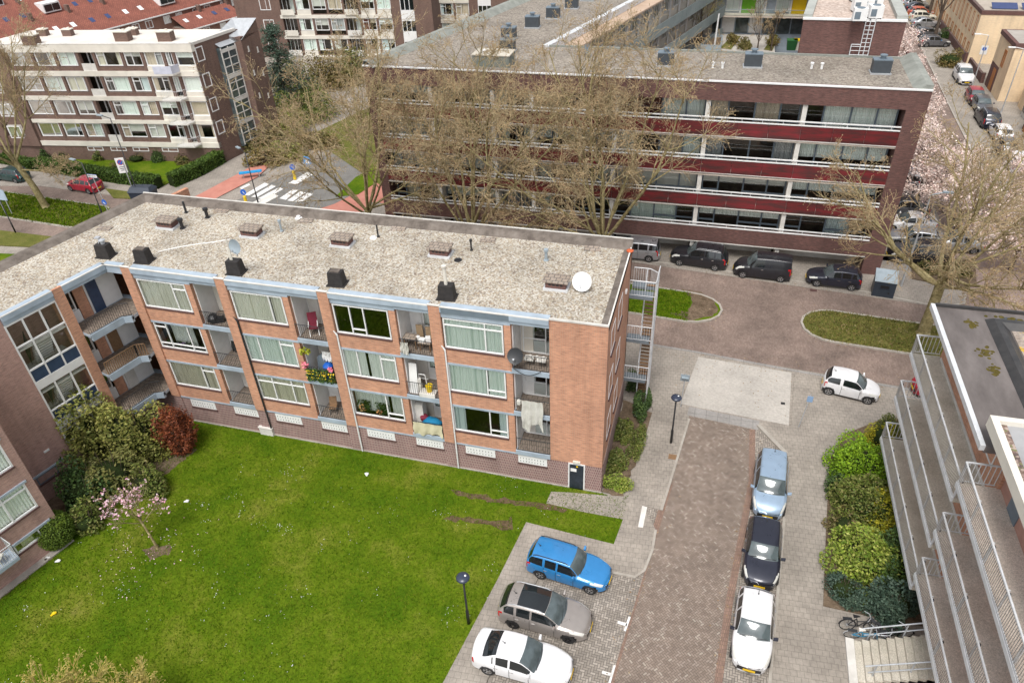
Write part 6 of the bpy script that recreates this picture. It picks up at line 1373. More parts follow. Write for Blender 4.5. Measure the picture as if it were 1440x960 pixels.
def car(kind, label, loc, rz, paint, group=None, rim='rim', protos={}):
    lab = label
    if kind in protos:
        r = dup(protos[kind], loc, rz, lab)
        if 'group' in r.keys() and group is None: del r['group']
        if group: r['group'] = group
        for ch in r.children:
            if ch.name.split('.')[0] == 'body': ch.material_slots[0].link = 'OBJECT'; ch.material_slots[0].material = paint
        return r
    K = CK[kind]; L, Wd, Hh = K['L'], K['W'], K['H']
    t = thing('parked_car' if kind != 'van' else 'parked_van', lab, 'car' if kind != 'van' else 'van', loc, rz, group); protos[kind] = t
    hd = K['hood']; c, rf, rr, rb = K['cowl'], K['rf'], K['rr'], K['rb']
    ts = [0, .02, .06, c*.55, c, (c+rf)/2, rf, (rf+rr)/2, rr, rb]; zs = [.56, .70, hd-.17, hd-.06, hd+.03, (hd+.03)*.42+(Hh-.05)*.58, Hh-.05, Hh, Hh-.06, K['rbz']]
    if K.get('deck'): ts += [.95, .985, 1.0]; zs += [K['rbz']-.03, K['rbz']-.1, .62]
    else: ts += [.99, 1.0]; zs += [.92, .6]
    T = sorted(set([round(x, 4) for x in np.linspace(0, 1, 57)]+[c, rf, rr, rb, K['B']-.012, K['B']+.012, K['C']-.015, K['C']+.015, .02, .035, .965, .985])); T = np.array(T)
    top = pchip(ts, zs, T)
    w = Wd/2*pchip([0, .015, .05, .12, .25, .6, .85, .95, .985, 1], [.60, .74, .86, .955, 1, 1, .985, .93, .86, .76], T)
    belt0 = hd-.06+.10*np.clip((T-c)/(1-c), 0, 1); belt = np.minimum(belt0, top-.05); cab = np.clip((top-belt0)/(Hh-hd-.05), 0, 1)
    tw = w*(.84-.10*cab)*np.where(cab > .02, 1, 1)
    def pts(i):
        W_, b_, z_, q_ = w[i], belt[i], top[i], tw[i]; e = .035*cab[i]
        P_ = [(W_*.90, .17), (W_*.985, .27), (W_, .48), (W_*1.0, .62), (W_*.985, b_-.05*(1-cab[i]*.0)-.02), (W_*.955, b_)]
        for k in (.1, .42, .74, .9): P_.append((W_*.955+(q_-W_*.955)*k+.012*math.sin(k*PI)*cab[i], b_+(z_-e-b_)*k))
        P_ += [(q_, z_-e), (q_*.93, z_-e*.35), (q_*.6, z_+.01), (q_*.3, z_+.022), (0, z_+.026)]
        return P_
    R = [pts(i) for i in range(len(T))]; nv = len(R[0]); X0 = L/2-T*L
    kf = np.interp(T, [0, .06, c, (c+rf)/2, rf, (rf+rr)/2, rr, rb, 1], [.24, .23, .21, .18, .11, 0, -.06, -.09, -.16])   # plan curvature of nose, screens and tail
    def xx_(i, y): return X0[i]-kf[i]*(y/(Wd/2))**2
    X = X0
    wf, wr_ = L/2-K['wf']*L, L/2-K['wr']*L; RWK = RW
    buckets = {}
    def put(key, quad): buckets.setdefault(key, []).append(quad)
    for i in range(len(T)-1):
        tm = (T[i]+T[i+1])/2
        for j in range(nv-1):
            zc = (R[i][j][1]+R[i+1][j][1]+R[i][j+1][1]+R[i+1][j+1][1])/4; yc_ = (R[i][j][0]+R[i+1][j+1][0])/2; xm = L/2-tm*L-kf[i]
            key = 'body'
            if j < 4 and min(math.hypot(xm-wf, zc-RW), math.hypot(xm-wr_, zc-RW)) < RW*1.12: continue
            if 6 <= j <= 8 and c+.03 < tm < min(rr+.05, rb-.01) and (top[i]+top[i+1])/2-belt[i] > .17:
                inB = abs(tm-K['B']) < .012; inC = abs(tm-K['C']) < .015
                if K.get('panel') and tm > K['B']: pass
                elif K.get('two') and K['B'] < tm < K['C']: pass
                elif not inB and not inC: key = 'sideF' if tm < K['B'] else ('sideM' if tm < K['C'] else 'sideR')
            if j >= 11 or (j == 10 and c < tm < rf):
                if c+.004 < tm < rf-.002: key = 'windscreen'
                elif rr+.008 < tm < rb-.003: key = 'rear_window'
                elif K.get('groof') and rf+.002 < tm < rr-.10 and j >= 11: key = 'glass_roof'
            if .02 < tm < .135 and 4 <= j <= (8 if tm < .10 else 6): key = 'head'
            if tm < .035 and yc_ < Wd*.30 and .40 < zc < .62: key = 'grille'
            if .962 < tm < .992 and 3 <= j <= 5 and zc > .62: key = 'tail'
            if tm > .93 and kind in ('estate', 'cross', 'mpv', 'suv', 'hatch', 'small', 'van') and 4 <= j <= 5 and tm < .985: key = 'tail'
            if j == 0: key = 'trim'
            for s in (1, -1):
                q = [(xx_(a, R[a][e][0]), s*R[a][e][0], R[a][e][1]) for a, e in ((i, j), (i+1, j), (i+1, j+1), (i, j+1))]
                kk = key+('L' if s > 0 else 'R') if key in ('sideF', 'sideM', 'sideR', 'head', 'tail', 'trim') else key
                put(kk, q if s > 0 else q[::-1])
    # close the blunt ends
    for i, e in ((0, 0), (len(T)-1, -1)):
        for j in range(nv-1):
            zc = R[i][j][1]
            for s in (1, -1):
                put('body' if not (i == 0 and .25 < zc < .5) else 'grille', [(xx_(i, R[i][j][0]), s*R[i][j][0], R[i][j][1]), (xx_(i, R[i][j+1][0]), s*R[i][j+1][0], R[i][j+1][1]), (X[i], 0, R[i][j+1][1]), (X[i], 0, R[i][j][1])])
    def mk(key, name, mat, smooth=True):
        if key not in buckets: return None
        idx, vs, fs = {}, [], []
        for q in buckets[key]:
            f = []
            for p in q:
                k = (round(p[0], 4), round(p[1], 4), round(p[2], 4))
                if k not in idx: idx[k] = len(vs); vs.append(p)
                if idx[k] not in f: f.append(idx[k])
            if len(f) > 2: fs.append(tuple(f))
        b = MB(); b.raw(vs, fs); return b.build(name, mat, t, smooth)
    for tt in ((c+.035, K['B'], K['C'] if not K.get('two') else K['B'])):   # door shut lines
        i = int(np.argmin(np.abs(T-tt))); b = MB()
        for s in (1, -1):
            for j in range(1, 5):
                y0, z0, y1, z1 = R[i][j][0]+.004, R[i][j][1], R[i][j+1][0]+.004, R[i][j+1][1]; xa, xb = xx_(i, y0), xx_(i, y1)
                b.face([(xa-.011, s*y0, z0), (xa+.011, s*y0, z0), (xb+.011, s*y1, z1), (xb-.011, s*y1, z1)])
        b.build('shut_line', M['black'], t)
    mk('body', 'body', paint); mk('windscreen', 'windscreen', M['carglass_lt']); mk('rear_window', 'rear_window', M['carglass']); mk('glass_roof', 'glass_roof', M['carglass'])
    for k in ('sideFL', 'sideFR', 'sideML', 'sideMR', 'sideRL', 'sideRR'): mk(k, 'side_window', M['carglass'])
    for k in ('headL', 'headR'): mk(k, 'headlight', M['lens'])
    for k in ('tailL', 'tailR'): mk(k, 'tail_light', M['red_lens'])
    mk('grille', 'grille', M['black']); mk('trimL', 'sill_trim', M['black']); mk('trimR', 'sill_trim', M['black'])
    b = MB(); b.box(-L/2+.42, L/2-.52, -Wd/2+.14, Wd/2-.14, .16, .6); b.build('underbody', M['black'], t)
    for x in (wf, wr_):
        for s in (1, -1):
            b = MB(); y0 = s*(Wd/2-.20); y1 = s*(Wd/2-.012); prof = [(RW*.64, y1), (RW*.9, y1+s*.006), (RW, y1-s*.03), (RW, y0), (RW*.6, y0)]; n = 20; vs = []
            for r_, y in prof:
                for k in range(n): a = 2*PI*k/n; vs.append((x+r_*math.cos(a), y, RW+r_*math.sin(a)))
            b.raw(vs, [(p*n+k, p*n+(k+1) % n, (p+1)*n+(k+1) % n, (p+1)*n+k) for p in range(len(prof)-1) for k in range(n)]); wo = b.build('wheel', M['rubber'], t, False)
            b = MB(); yy = y1-s*.012
            for k in range(5):
                a = 2*PI*k/5+.3; a2 = a+.55; a3 = a-.0
                b.face([(x+.03*math.cos(a+.27), yy, RW+.03*math.sin(a+.27)), (x+RW*.66*math.cos(a), yy, RW+RW*.66*math.sin(a)), (x+RW*.68*math.cos(a+.27), yy, RW+RW*.68*math.sin(a+.27)), (x+RW*.66*math.cos(a2), yy, RW+RW*.66*math.sin(a2))])
            ring = [(x+r_*math.cos(2*PI*k/n), yy+s*.003, RW+r_*math.sin(2*PI*k/n)) for r_ in (RW*.56, RW*.67) for k in range(n)]; b.raw(ring, [(k, (k+1) % n, n+(k+1) % n, n+k) for k in range(n)])
            b.raw([(x+.06*math.cos(2*PI*k/10), yy+s*.004, RW+.06*math.sin(2*PI*k/10)) for k in range(10)], [tuple(range(10))]); b.build('rim', M[rim], wo)
            # arch lip
            b = MB(); ar = [(x+r_*math.cos(PI*k/14), s*(Wd/2+.002-(.004 if r_ < RW*1.12 else 0)), RW+r_*math.sin(PI*k/14)) for r_ in (RW*1.04, RW*1.19) for k in range(15)]
            b.raw(ar, [(k, k+1, 16+k, 15+k) for k in range(14)]); b.build('arch_lip', M['black'], wo)
    b = MB(); b.box(L/2-.005, L/2+.02, -.26, .26, .36, .47); b.build('number_plate', M['plate_y'], t)
    b = MB(); zz = .49; b.box(-L/2-.012, -L/2+.02, -.26, .26, zz-.06, zz+.05); b.build('number_plate', M['plate_y'], t)
    xm = L/2-(c+.075)*L
    for s in (1, -1):
        b = MB(); yb = s*(Wd/2-.03); b.hexa([(xm-.05, yb, hd), (xm+.08, yb, hd+.02), (xm+.06, yb+s*.2, hd+.03), (xm-.05, yb+s*.2, hd+.02), (xm-.05, yb, hd+.1), (xm+.04, yb, hd+.1), (xm+.03, yb+s*.2, hd+.16), (xm-.05, yb+s*.2, hd+.15)]); b.build('wing_mirror', M['black'] if kind in ('van', 'suv') else paint_mirror(paint), t)
        for tt in ((K['B']-.03,) if K.get('two') or K.get('panel') else (K['B']-.03, K['C']-.03)):
            xx = L/2-tt*L; b = MB(); b.box(xx-.09, xx+.09, min(s*Wd*.494, s*(Wd/2+.012)), max(s*Wd*.494, s*(Wd/2+.012)), hd-.17, hd-.135)
            b.build('door_handle', M['chrome'], t)
        if K.get('rails'):
            b = MB(); yy = s*(Wd/2*.70); b.path([(L/2-(rf+.03)*L, yy, Hh-.05), (L/2-(rf+.07)*L, yy, Hh+.035), (L/2-(rr-.06)*L, yy, Hh+.03), (L/2-(rr-.01)*L, yy, Hh-.06)], .022, 6); b.build('roof_rail', M['galv'] if kind != 'estate' else M['black'], t)
    b = MB(); xa = L/2-(rr-.05)*L; b.tube((xa, 0, Hh-.01), (xa-.12, 0, Hh+.13), .012, n=5, caps=True); b.cbox((xa, 0, Hh-.02), .08, .05, .04); b.build('aerial', M['black'], t)
    b = MB()
    for s in (-.3, .35): b.tube((L/2-(c+.015)*L, s-.3, hd+.07), (L/2-(c+.03)*L, s+.25, hd+.12), .012, n=5)
    b.build('wipers', M['black'], t)
    return t
def paint_mirror(p): return p
PB = car_paint('blue_car_paint', (.035, .24, .56), .2); PT = car_paint('taupe_car_paint', (.37, .335, .31), .4); PWh = car_paint('white_car_paint', (.74, .74, .75))
PL_ = car_paint('ice_blue_car_paint', (.36, .48, .62), .4); PK = car_paint('black_car_paint', (.014, .015, .02)); PN = car_paint('midnight_car_paint', (.025, .028, .045), .3)
PS = car_paint('silver_car_paint', (.42, .43, .45), .6); PR = car_paint('red_car_paint', (.33, .012, .03)); PG = car_paint('dark_green_car_paint', (.01, .045, .045)); PGr = car_paint('grey_car_paint', (.16, .165, .18), .5)
PO = car_paint('orange_red_car_paint', (.45, .08, .03)); PCr = car_paint('cream_car_paint', (.62, .58, .48))
def by_wheels(a, b_, wd, front_first, adv=0.0, z=.06):
    """centre and heading from the two near-side wheel contact pixels (rear, front)"""
    p, q = Vector(G(*a)), Vector(G(*b_)); d = (q-p).normalized(); m = (p+q)/2; n = Vector((-d.y, d.x, 0))
    if n.y < 0: n = -n
    m = m+n*(wd/2-.1)+d*adv
    return (m.x, m.y, z), math.atan2(d.y, d.x)
l, r = by_wheels((757, 812), (827, 834), 1.74, True, .05); car('estate', 'bright blue estate car with roof rails in the parking court', l, r, PB)
l2, r2 = by_wheels((717, 881), (801, 904), 1.8, True, .05); car('cross', 'taupe grey car with dark glass roof between the blue and white ones', l2, r2, PT, rim='rim_dark')
p = G(687, 947); r3 = r2+.01; car('sedan', 'white saloon car parked nearest the camera in the court', (p[0]+1.36*math.cos(r3)-.78*math.sin(r3), p[1]+1.36*math.sin(r3)+.78*math.cos(r3), .06), r3, PWh)
for kind, lab, q, pt, bk in (('mpv', 'ice-blue people carrier at the head of the kerbside row', (1078.5, 733), PL_, 2.15), ('hatch', 'black hatchback between the ice-blue and white kerbside cars', (1067, 832), PN, 2.05), ):
    p = G(*q, .1); car(kind, lab, (p[0]+.09, p[1]+bk, .035), -PI/2-.06, pt)
p = G(1052, 948, .1); car('hatch', 'white hatchback at the near end of the kerbside row', (p[0]+.12, p[1]+2.0, .035), -PI/2-.07, PWh)
l, r = by_wheels((1163, 555), (1221, 569), 1.62, True); car('small', 'small white three-door car alone on the pavement before the crossing', (l[0]+.02, l[1], .03), r, PWh)
RG = 'cars parked before the red-banded block'
def left_facing(kind, lab, a, b_, pt, wd, z=.03, grp=None):
    p, q = Vector(G(*b_)), Vector(G(*a)); d = (p-q).normalized(); m = (p+q)/2; n = Vector((d.y, -d.x, 0)); n = n if n.y > 0 else -n
    m += n*(wd/2-.1); return car(kind, lab, (m.x, m.y, z), math.atan2(d.y, d.x), pt, grp)
left_facing('suv', 'glossy black SUV left of the black van under the bare trees', (1004, 381), (956, 374), PK, 1.88)
left_facing('van', 'black panel van between two black cars in front of the red-banded block', (1095, 397), (1045, 391), PK, 1.8)
left_facing('hatch', 'black hatchback beside the dark recycling container', (1196, 409), (1146, 403), PN, 1.73)
left_facing('mpv', 'silver people carrier peeping out behind the fire stairs', (914, 369), (866, 364), PS, 1.76)
left_facing('hatch', 'dark red hatchback parked along the left street', (125, 273), (102, 269), PR, 1.73, .02)
left_facing('hatch', 'dark green hatchback at the left edge beside the plane tree', (22, 258), (1, 255), PG, 1.73, .02)
p = G(1312, 556); car('hatch', 'red car mostly hidden behind the gallery railing', (p[0]+.7, p[1]+.3, .03), PI+.1, PR)
# right-hand street
for i, (kind, lab, q, rz, pt) in enumerate((
    ('suv', 'white SUV parked alone beside the brown hedge of the right street', (1353, 113), -PI/2, PWh), ('hatch', 'bright red hatchback in the right street row', (1370, 143), -PI/2, PR),
    ('hatch', 'dark hatchback tucked behind the red one in the right street', (1379, 155), -PI/2, PGr), ('suv', 'dark blue SUV seen from behind in the right street', (1386, 173), PI/2, PN),
    ('hatch', 'white car with red tail lights at the edge of the blossom', (1404, 193), PI/2, PWh), ('small', 'grey small car half hidden by twigs near the right edge', (1411, 212), PI/2, PGr),
    ('mpv', 'white people carrier behind blossom near the right edge', (1426, 236), PI/2, PWh), ('hatch', 'silver car cut by the right picture edge among blossom', (1446, 254), PI/2, PS))):
    p = G(*q, .1); car(kind, lab, (p[0], p[1], .1), rz, pt)
for lab, q, kind, pt in (('silver grey estate in the far angled row, wheel towards the brown hedge', (1320, 66), 'estate', PGr), ('dark grey hatchback second in the far angled row', (1312, 54), 'hatch', PGr), ('silver hatchback under the bare trunk in the far angled row', (1308, 39), 'sedan', PS),
                         ('cream car in the far angled row', (1303, 30), 'hatch', PCr), ('orange-red car in the far angled row', (1300, 24), 'hatch', PO), ('dark blue car in the far angled row', (1297, 17), 'sedan', PN),
                         ('silver car in the far angled row next to the dark blue one', (1294, 12), 'hatch', PS), ('white car in the far angled row near the picture top', (1291, 7), 'sedan', PWh), ('dark red car at the end of the far angled row', (1286, 1), 'hatch', PR)):
    p = G(*q, .1); car(kind, lab, (p[0]-.6, p[1]+.5, .08), .12, pt, 'cars in the far angled row')
YS = [58.6, 61.3, 64.1, 66.9, 69.8, 72.6, 75.6, 78.6]
for y, lab, kind, pt in zip(YS, ('black car with white stripe reflections nearest in the row under the blossom', 'silver hatchback second in the row under the blossom', 'white car third in the row under the blossom', 'dark grey people carrier fourth in the row under the blossom', 'silver estate fifth in the row under the blossom',
                         'white van-like car sixth in the row under the blossom', 'blue hatchback seventh in the row under the blossom', 'white hatchback last in the row under the blossom'), ('suv', 'hatch', 'sedan', 'mpv', 'estate', 'mpv', 'hatch', 'hatch'), (PK, PS, PWh, PGr, PS, PWh, PB, PWh)):
    car(kind, lab, (16.6, y, .03), PI+.05*math.sin(y), pt, 'cars in a row under the blossom')
p = G(1338, 356); car('sedan', 'silver saloon with red tail lights behind the planted corner bed', (p[0]+.2, p[1]+.9, .03), PI, PS)
# ================================================================== TREES AND SHRUBS
def tubes_np(segs, k):
    """segs: list of (p0, p1, r0, r1) -> verts, faces with k-sided tubes"""
    A = np.array([s[0] for s in segs]); B = np.array([s[1] for s in segs]); r0 = np.array([s[2] for s in segs]); r1 = np.array([s[3] for s in segs])
    d = B-A; d /= np.maximum(np.linalg.norm(d, axis=1, keepdims=True), 1e-9)
    h = np.where(np.abs(d[:, 2:3]) < .9, np.array([[0, 0, 1.0]]), np.array([[1.0, 0, 0]])); u = np.cross(d, h); u /= np.linalg.norm(u, axis=1, keepdims=True); v = np.cross(d, u)
    V = []
    for P_, r in ((A, r0), (B, r1)):
        for i in range(k):
            a = 2*PI*i/k; V.append(P_+(u*math.cos(a)+v*math.sin(a))*r[:, None])
    n = len(segs); V = np.stack(V, 1).reshape(-1, 3); base = (np.arange(n)*2*k)[:, None]; F = []
    for i in range(k): F.append(np.concatenate([base+i, base+(i+1) % k, base+k+(i+1) % k, base+k+i], 1))
    return V, np.concatenate(F)
def grow(rs, p, d, length, r, level, out, tips, spec):
    """recursive limb; spec per level: (segments, wander, upward pull, children, child length ratio, spread)"""
    ns, wander, up, nch, ratio, spread = spec[level]
    pts = [p]; dirs = [d]; seg = length/ns; rad = [r]
    for i in range(ns):
        d = d+rs.normal(0, wander, 3)+np.array([0, 0, up]); d /= np.linalg.norm(d)
        p = p+d*seg; pts.append(p); dirs.append(d); rad.append(r*(1-.75*(i+1)/ns)+.004)
        out.append((level, pts[-2], pts[-1], rad[-2], rad[-1]))
    if level+1 < len(spec):
        for c in range(nch):
            t = rs.uniform(.28, 1.0) if level else rs.uniform(.35, 1.0)
            i = min(ns-1, int(t*ns)); q = pts[i]+(pts[i+1]-pts[i])*(t*ns-i); dd = dirs[i+1]
            ax = rs.normal(0, 1, 3); ax -= dd*np.dot(ax, dd); ax /= np.linalg.norm(ax); nd = dd*math.cos(spread)+ax*math.sin(spread)
            grow(rs, q, nd, length*ratio*(1.15-.55*t)*rs.uniform(.7, 1.25), max(rad[i]*.55, .012), level+1, out, tips, spec)
    else: tips.append((p, d))
def bare_tree(name, label, loc, H, fork, R, nl, seed, rz=0.0, trunk_r=.32, lean=(0, 0), cat='tree', group=None, twmat='twig', bark='bark', twr=.0115, spec=None, elev=(48, 74), balls=True, low=0):
    rs = np.random.default_rng(seed); out, tips = [], []
    t = thing(name, label, cat, loc, rz, group)
    top = np.array([lean[0], lean[1], fork]); tr = [(0, np.array([0, 0, -.1]), np.array([lean[0]*.3, lean[1]*.3, fork*.45]), trunk_r*1.15, trunk_r*.92), (0, np.array([lean[0]*.3, lean[1]*.3, fork*.45]), top, trunk_r*.92, trunk_r*.8), (0, np.array([0, 0, -.1]), np.array([0, 0, .25]), trunk_r*1.5, trunk_r*1.12)]
    spec = spec or [(7, .10, .05, 11, .42, .75), (5, .16, .03, 8, .46, .75), (4, .2, .0, 8, .5, .7), (2, .25, -.02, 0, .5, .7)]
    for i in range(nl):
        a = 2*PI*(i+rs.uniform(-.3, .3))/nl; e = math.radians(rs.uniform(*elev)); 
        if i == 0: e = math.radians(84)
        d = np.array([math.cos(a)*math.cos(e), math.sin(a)*math.cos(e), math.sin(e)])
        ln = min((H-fork)/max(.35, math.sin(e)), R/max(.18, math.cos(e))*1.0)*rs.uniform(.8, 1.0)
        grow(rs, top-np.array([0, 0, rs.uniform(0, .8)]), d, ln, trunk_r*rs.uniform(.28, .42), 0, out, tips, spec)
    for i in range(low):
        a = rs.uniform(0, 2*PI); d = np.array([math.cos(a), math.sin(a), .25]); grow(rs, top+np.array([0, 0, rs.uniform(-1.2, .5)]), d/np.linalg.norm(d), R*.9, trunk_r*.3, 0, out, tips, spec)
    V, F = tubes_np([s[1:] for s in tr+[o for o in out if o[0] == 0]], 9); V1, F1 = tubes_np([o[1:] for o in out if o[0] == 1], 5)
    np_mesh('trunk', np.concatenate([V, V1]), np.concatenate([F, F1+len(V)]), M[bark], t, smooth=True)
    tw = [(o[1], o[2], max(o[3], twr), max(o[4], twr*.7)) for o in out if o[0] >= 2]
    V, F = tubes_np(tw, 3)
    if balls and tips:
        # buds and hanging seed balls
        P_ = np.array([p for p, d in tips]); idx = rs.random(len(P_)) < .8; P_ = P_[idx]+rs.normal(0, .06, (idx.sum(), 3)); s = rs.uniform(.02, .05, len(P_))
        o6 = np.array([(1, 0, 0), (-1, 0, 0), (0, 1, 0), (0, -1, 0), (0, 0, 1), (0, 0, -1)], float); q4 = np.array([(0, 2, 1, 3), (0, 4, 1, 5), (2, 4, 3, 5)])
        Vb = (P_[:, None]+o6[None]*s[:, None, None]).reshape(-1, 3); Fb = (q4[None]+(np.arange(len(P_))*6)[:, None, None]).reshape(-1, 4)
        F = np.concatenate([F, Fb+len(V)]); V = np.concatenate([V, Vb])
    np_mesh('crown', V, F, M[twmat], t)
    return t, tips
PLANE = dict(trunk_r=.36)
YT = lambda x: yc(x)
def vpt(px, Y):  # x of photograph pixel column at depth Y near the given ground row
    return px
t3, _ = bare_tree('plane_tree', 'bare plane tree with many upright limbs in the middle before the red-banded block', (-17.9, 49.2, .05), 17.6, 3.6, 8.4, 10, 11, low=3)
t4, _ = bare_tree('plane_tree', 'bare plane tree with forked trunk right of the middle, above the parked black SUV', (-7.4, 48.6, .05), 17.8, 4.6, 9.2, 9, 23, low=3, elev=(38, 72))
t2, _ = bare_tree('plane_tree', 'bare plane tree beside the zebra crossing with limbs spreading left', (-27.0, 49.7, .05), 16.8, 4.8, 8.4, 9, 35, low=2, elev=(40, 70))
t5, _ = bare_tree('plane_tree', 'bare plane tree with thick low limbs standing at the roof corner on the right', (15.5, 47.9, .05), 14.6, 4.6, 8.8, 7, 47, low=4, trunk_r=.38, elev=(18, 62))
t1, _ = bare_tree('plane_tree', 'leaning bare plane tree in the left median', (-64.3, 52.6, .05), 16.5, 5.0, 6.5, 7, 59, low=1, lean=(-1.0, -.3))
# --------------------------------------------------------------- leaf clouds
def leaves(P_, size, rs, up=.4, aspect=.55):
    n = len(P_); a = rs.normal(0, 1, (n, 3)); a[:, 2] *= .6; a /= np.linalg.norm(a, axis=1, keepdims=True); b = rs.normal(0, 1, (n, 3)); b -= a*(a*b).sum(1, keepdims=True); b /= np.linalg.norm(b, axis=1, keepdims=True)
    s = size*rs.uniform(.6, 1.35, (n, 1)); a = a*s; b = b*s*aspect
    V = np.stack([P_-a, P_+b, P_+a, P_-b], 1).reshape(-1, 3); return V, np.arange(4*n).reshape(-1, 4)
def lumpy(rs, n, rad, lumps=14, shell=.55):
    """points through an uneven mound of overlapping clumps"""
    c = rs.normal(0, 1, (lumps, 3)); c /= np.linalg.norm(c, axis=1, keepdims=True); c *= rs.uniform(.35, .78, (lumps, 1)); r = rs.uniform(.28, .5, lumps)
    k = rs.integers(0, lumps, n); d = rs.normal(0, 1, (n, 3)); d /= np.linalg.norm(d, axis=1, keepdims=True)
    p = c[k]+d*(r[k]*(shell+(1-shell)*rs.random(n)**.5))[:, None]; p[:, 2] = np.abs(p[:, 2]+.15)
    return p*np.array(rad), c*np.array(rad), r
def shrub(name, label, loc, rad, n, size, mat, seed, core=True, sphere=False, group=None, cat='shrub', z0=0.0, stems=0, lumps=14, kind=None):
    rs = np.random.default_rng(seed); t = thing(name, label, cat, loc, 0, group)
    if sphere:
        d = rs.normal(0, 1, (n, 3)); d /= np.linalg.norm(d, axis=1, keepdims=True); p = d*rs.uniform(.84, 1.0, (n, 1)); p[:, 2] = p[:, 2]*.95+.85; p *= np.array(rad)
    else: p, c, r = lumpy(rs, n, rad, lumps)
    p = p[p[:, 2] > .02]; p[:, 2] += z0
    V, F = leaves(p, size, rs); np_mesh('foliage', V, F, M[mat], t)
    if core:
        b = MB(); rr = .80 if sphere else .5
        prof = [(rad[0]*rr*math.sin(PI*k/8)*(1.0 if k else 0)+.001, rad[2]*((.85 if sphere else .36)-math.cos(PI*k/8)*(rr if sphere else .36))+z0) for k in range(9)]; b.lathe((0, 0, 0), prof, 12); b.build('dark_core', M['core'], t, True)  # solid core against see-through, shade inside the shrub put into its dark colour
    if stems:
        sg = []
        for k in range(stems):
            a = rs.uniform(0, 2*PI); q = np.array([math.cos(a)*rad[0]*.6*rs.random(), math.sin(a)*rad[1]*.6*rs.random(), rad[2]*rs.uniform(.6, 1.1)+z0]); sg.append((np.array([q[0]*.2, q[1]*.2, 0]), q, .03, .012))
        V, F = tubes_np(sg, 5); np_mesh('stems', V, F, M['bark_dark'], t)
    return t
M['core'] = mottled('shrub_inner_shade', [(.3, (.012, .02, .006)), (.7, (.03, .045, .012))], 5.0)  # near-black green: the shade within the foliage as colour
M['lf_dark'] = leafy('dark_leaves', [(.035, .075, .02), (.06, .115, .028), (.10, .16, .04), (.05, .085, .045)])
M['lf_mid'] = leafy('mixed_green_leaves', [(.075, .11, .022), (.12, .165, .03), (.17, .20, .045), (.22, .20, .075)])
M['lf_olive'] = leafy('olive_leaves', [(.11, .135, .035), (.17, .18, .05), (.24, .22, .075), (.13, .16, .04)])
M['lf_lime'] = leafy('lime_green_leaves', [(.09, .20, .008), (.17, .31, .012), (.25, .40, .02), (.13, .23, .01)])
M['lf_yellow'] = leafy('yellow_leaves', [(.34, .33, .02), (.48, .44, .03), (.26, .29, .025), (.42, .34, .02)])
M['lf_varieg'] = leafy('yellow_green_leaves', [(.11, .19, .02), (.20, .28, .03), (.40, .42, .11), (.14, .23, .025), (.30, .35, .06)])
M['lf_rust'] = leafy('rust_brown_needles', [(.12, .035, .018), (.20, .05, .022), (.27, .08, .03), (.09, .03, .018)])
M['lf_hedge'] = leafy('hedge_leaves', [(.035, .075, .01), (.06, .11, .015), (.09, .15, .02)])
M['lf_oy'] = leafy('olive_yellow_leaves', [(.17, .20, .045), (.25, .26, .06), (.33, .31, .10), (.15, .19, .04)])
M['lf_round'] = leafy('round_bush_leaves', [(.06, .11, .012), (.10, .16, .018), (.14, .20, .025)])
M['lf_blue'] = leafy('blue_green_needles', [(.04, .075, .055), (.065, .11, .08), (.10, .15, .11), (.03, .055, .035)])
M['lf_brown'] = leafy('brown_beech_leaves', [(.14, .10, .035), (.20, .15, .05), (.13, .13, .035), (.24, .16, .07)])
M['lf_bronze'] = leafy('budding_hedge', [(.16, .13, .05), (.12, .13, .03), (.22, .16, .08), (.09, .10, .025)])
M['blossom'] = leafy('cherry_blossom', [(.72, .58, .55), (.84, .74, .70), (.64, .46, .44), (.90, .83, .80)], .7)
M['blossom_bark'] = M['bark_dark']
# courtyard corner shrubs, rust conifer, round bush, magnolia
for i, (q, rad, n, s, mt, lab) in enumerate((((135, 640), (2.7, 2.4, 5.4), 11000, .11, 'lf_oy', 'tall olive green shrub against the stairwell glass'), ((195, 640), (2.6, 2.2, 4.2), 9000, .10, 'lf_oy', 'broad yellowish green shrub left of the rust-brown conifer'),
        ((168, 690), (2.1, 1.8, 3.0), 6500, .10, 'lf_olive', 'dark green shrub behind the flowering magnolia'), ((125, 710), (1.8, 1.8, 2.8), 4500, .10, 'lf_dark', 'dark shrub under the cellar window of the pink-brown wing'), ((212, 692), (1.4, 1.3, 1.9), 2500, .08, 'lf_mid', 'low green shrub right of the magnolia by the lawn'), ((128, 742), (1.2, 1.2, 1.6), 3000, .08, 'lf_mid', 'low olive shrub between the round bush and magnolia'))):
    c = G(*q); shrub('garden_shrub', lab, (c[0], c[1], .04), rad, n, s, mt, 100+i, stems=14)
c = G(258, 634); rs = np.random.default_rng(9); t = thing('rusty_conifer', 'rust-brown dying conifer shrub at the basement wall', 'conifer', (c[0], c[1], .04))
P_ = []
for k in range(95):
    a, rr = rs.uniform(0, 2*PI), rs.random()**.6*1.3; h = 4.5*(1-.55*(rr/1.3)**1.3)*rs.uniform(.7, 1); tt = rs.random(110)[:, None]; base = np.array([rr*.35*math.cos(a), rr*.35*math.sin(a), 0]); tip = np.array([rr*math.cos(a), rr*math.sin(a), h]); P_.append(base+(tip-base)*tt+rs.normal(0, .10, (110, 3))*(1.2-tt*.6))
P_ = np.concatenate(P_); P_ = P_[P_[:, 2] > .05]; V, F = leaves(P_, .09, rs, aspect=.4); np_mesh('foliage', V, F, M['lf_rust'], t); b = MB(); b.lathe((0, 0, 0), [(.4, 0), (.45, .8), (.35, 1.6), (.15, 2.2), (0, 2.4)], 10); b.build('dark_core', M['bark_dark'], t, True)  # solid core in dark bark colour fills the middle of the needles
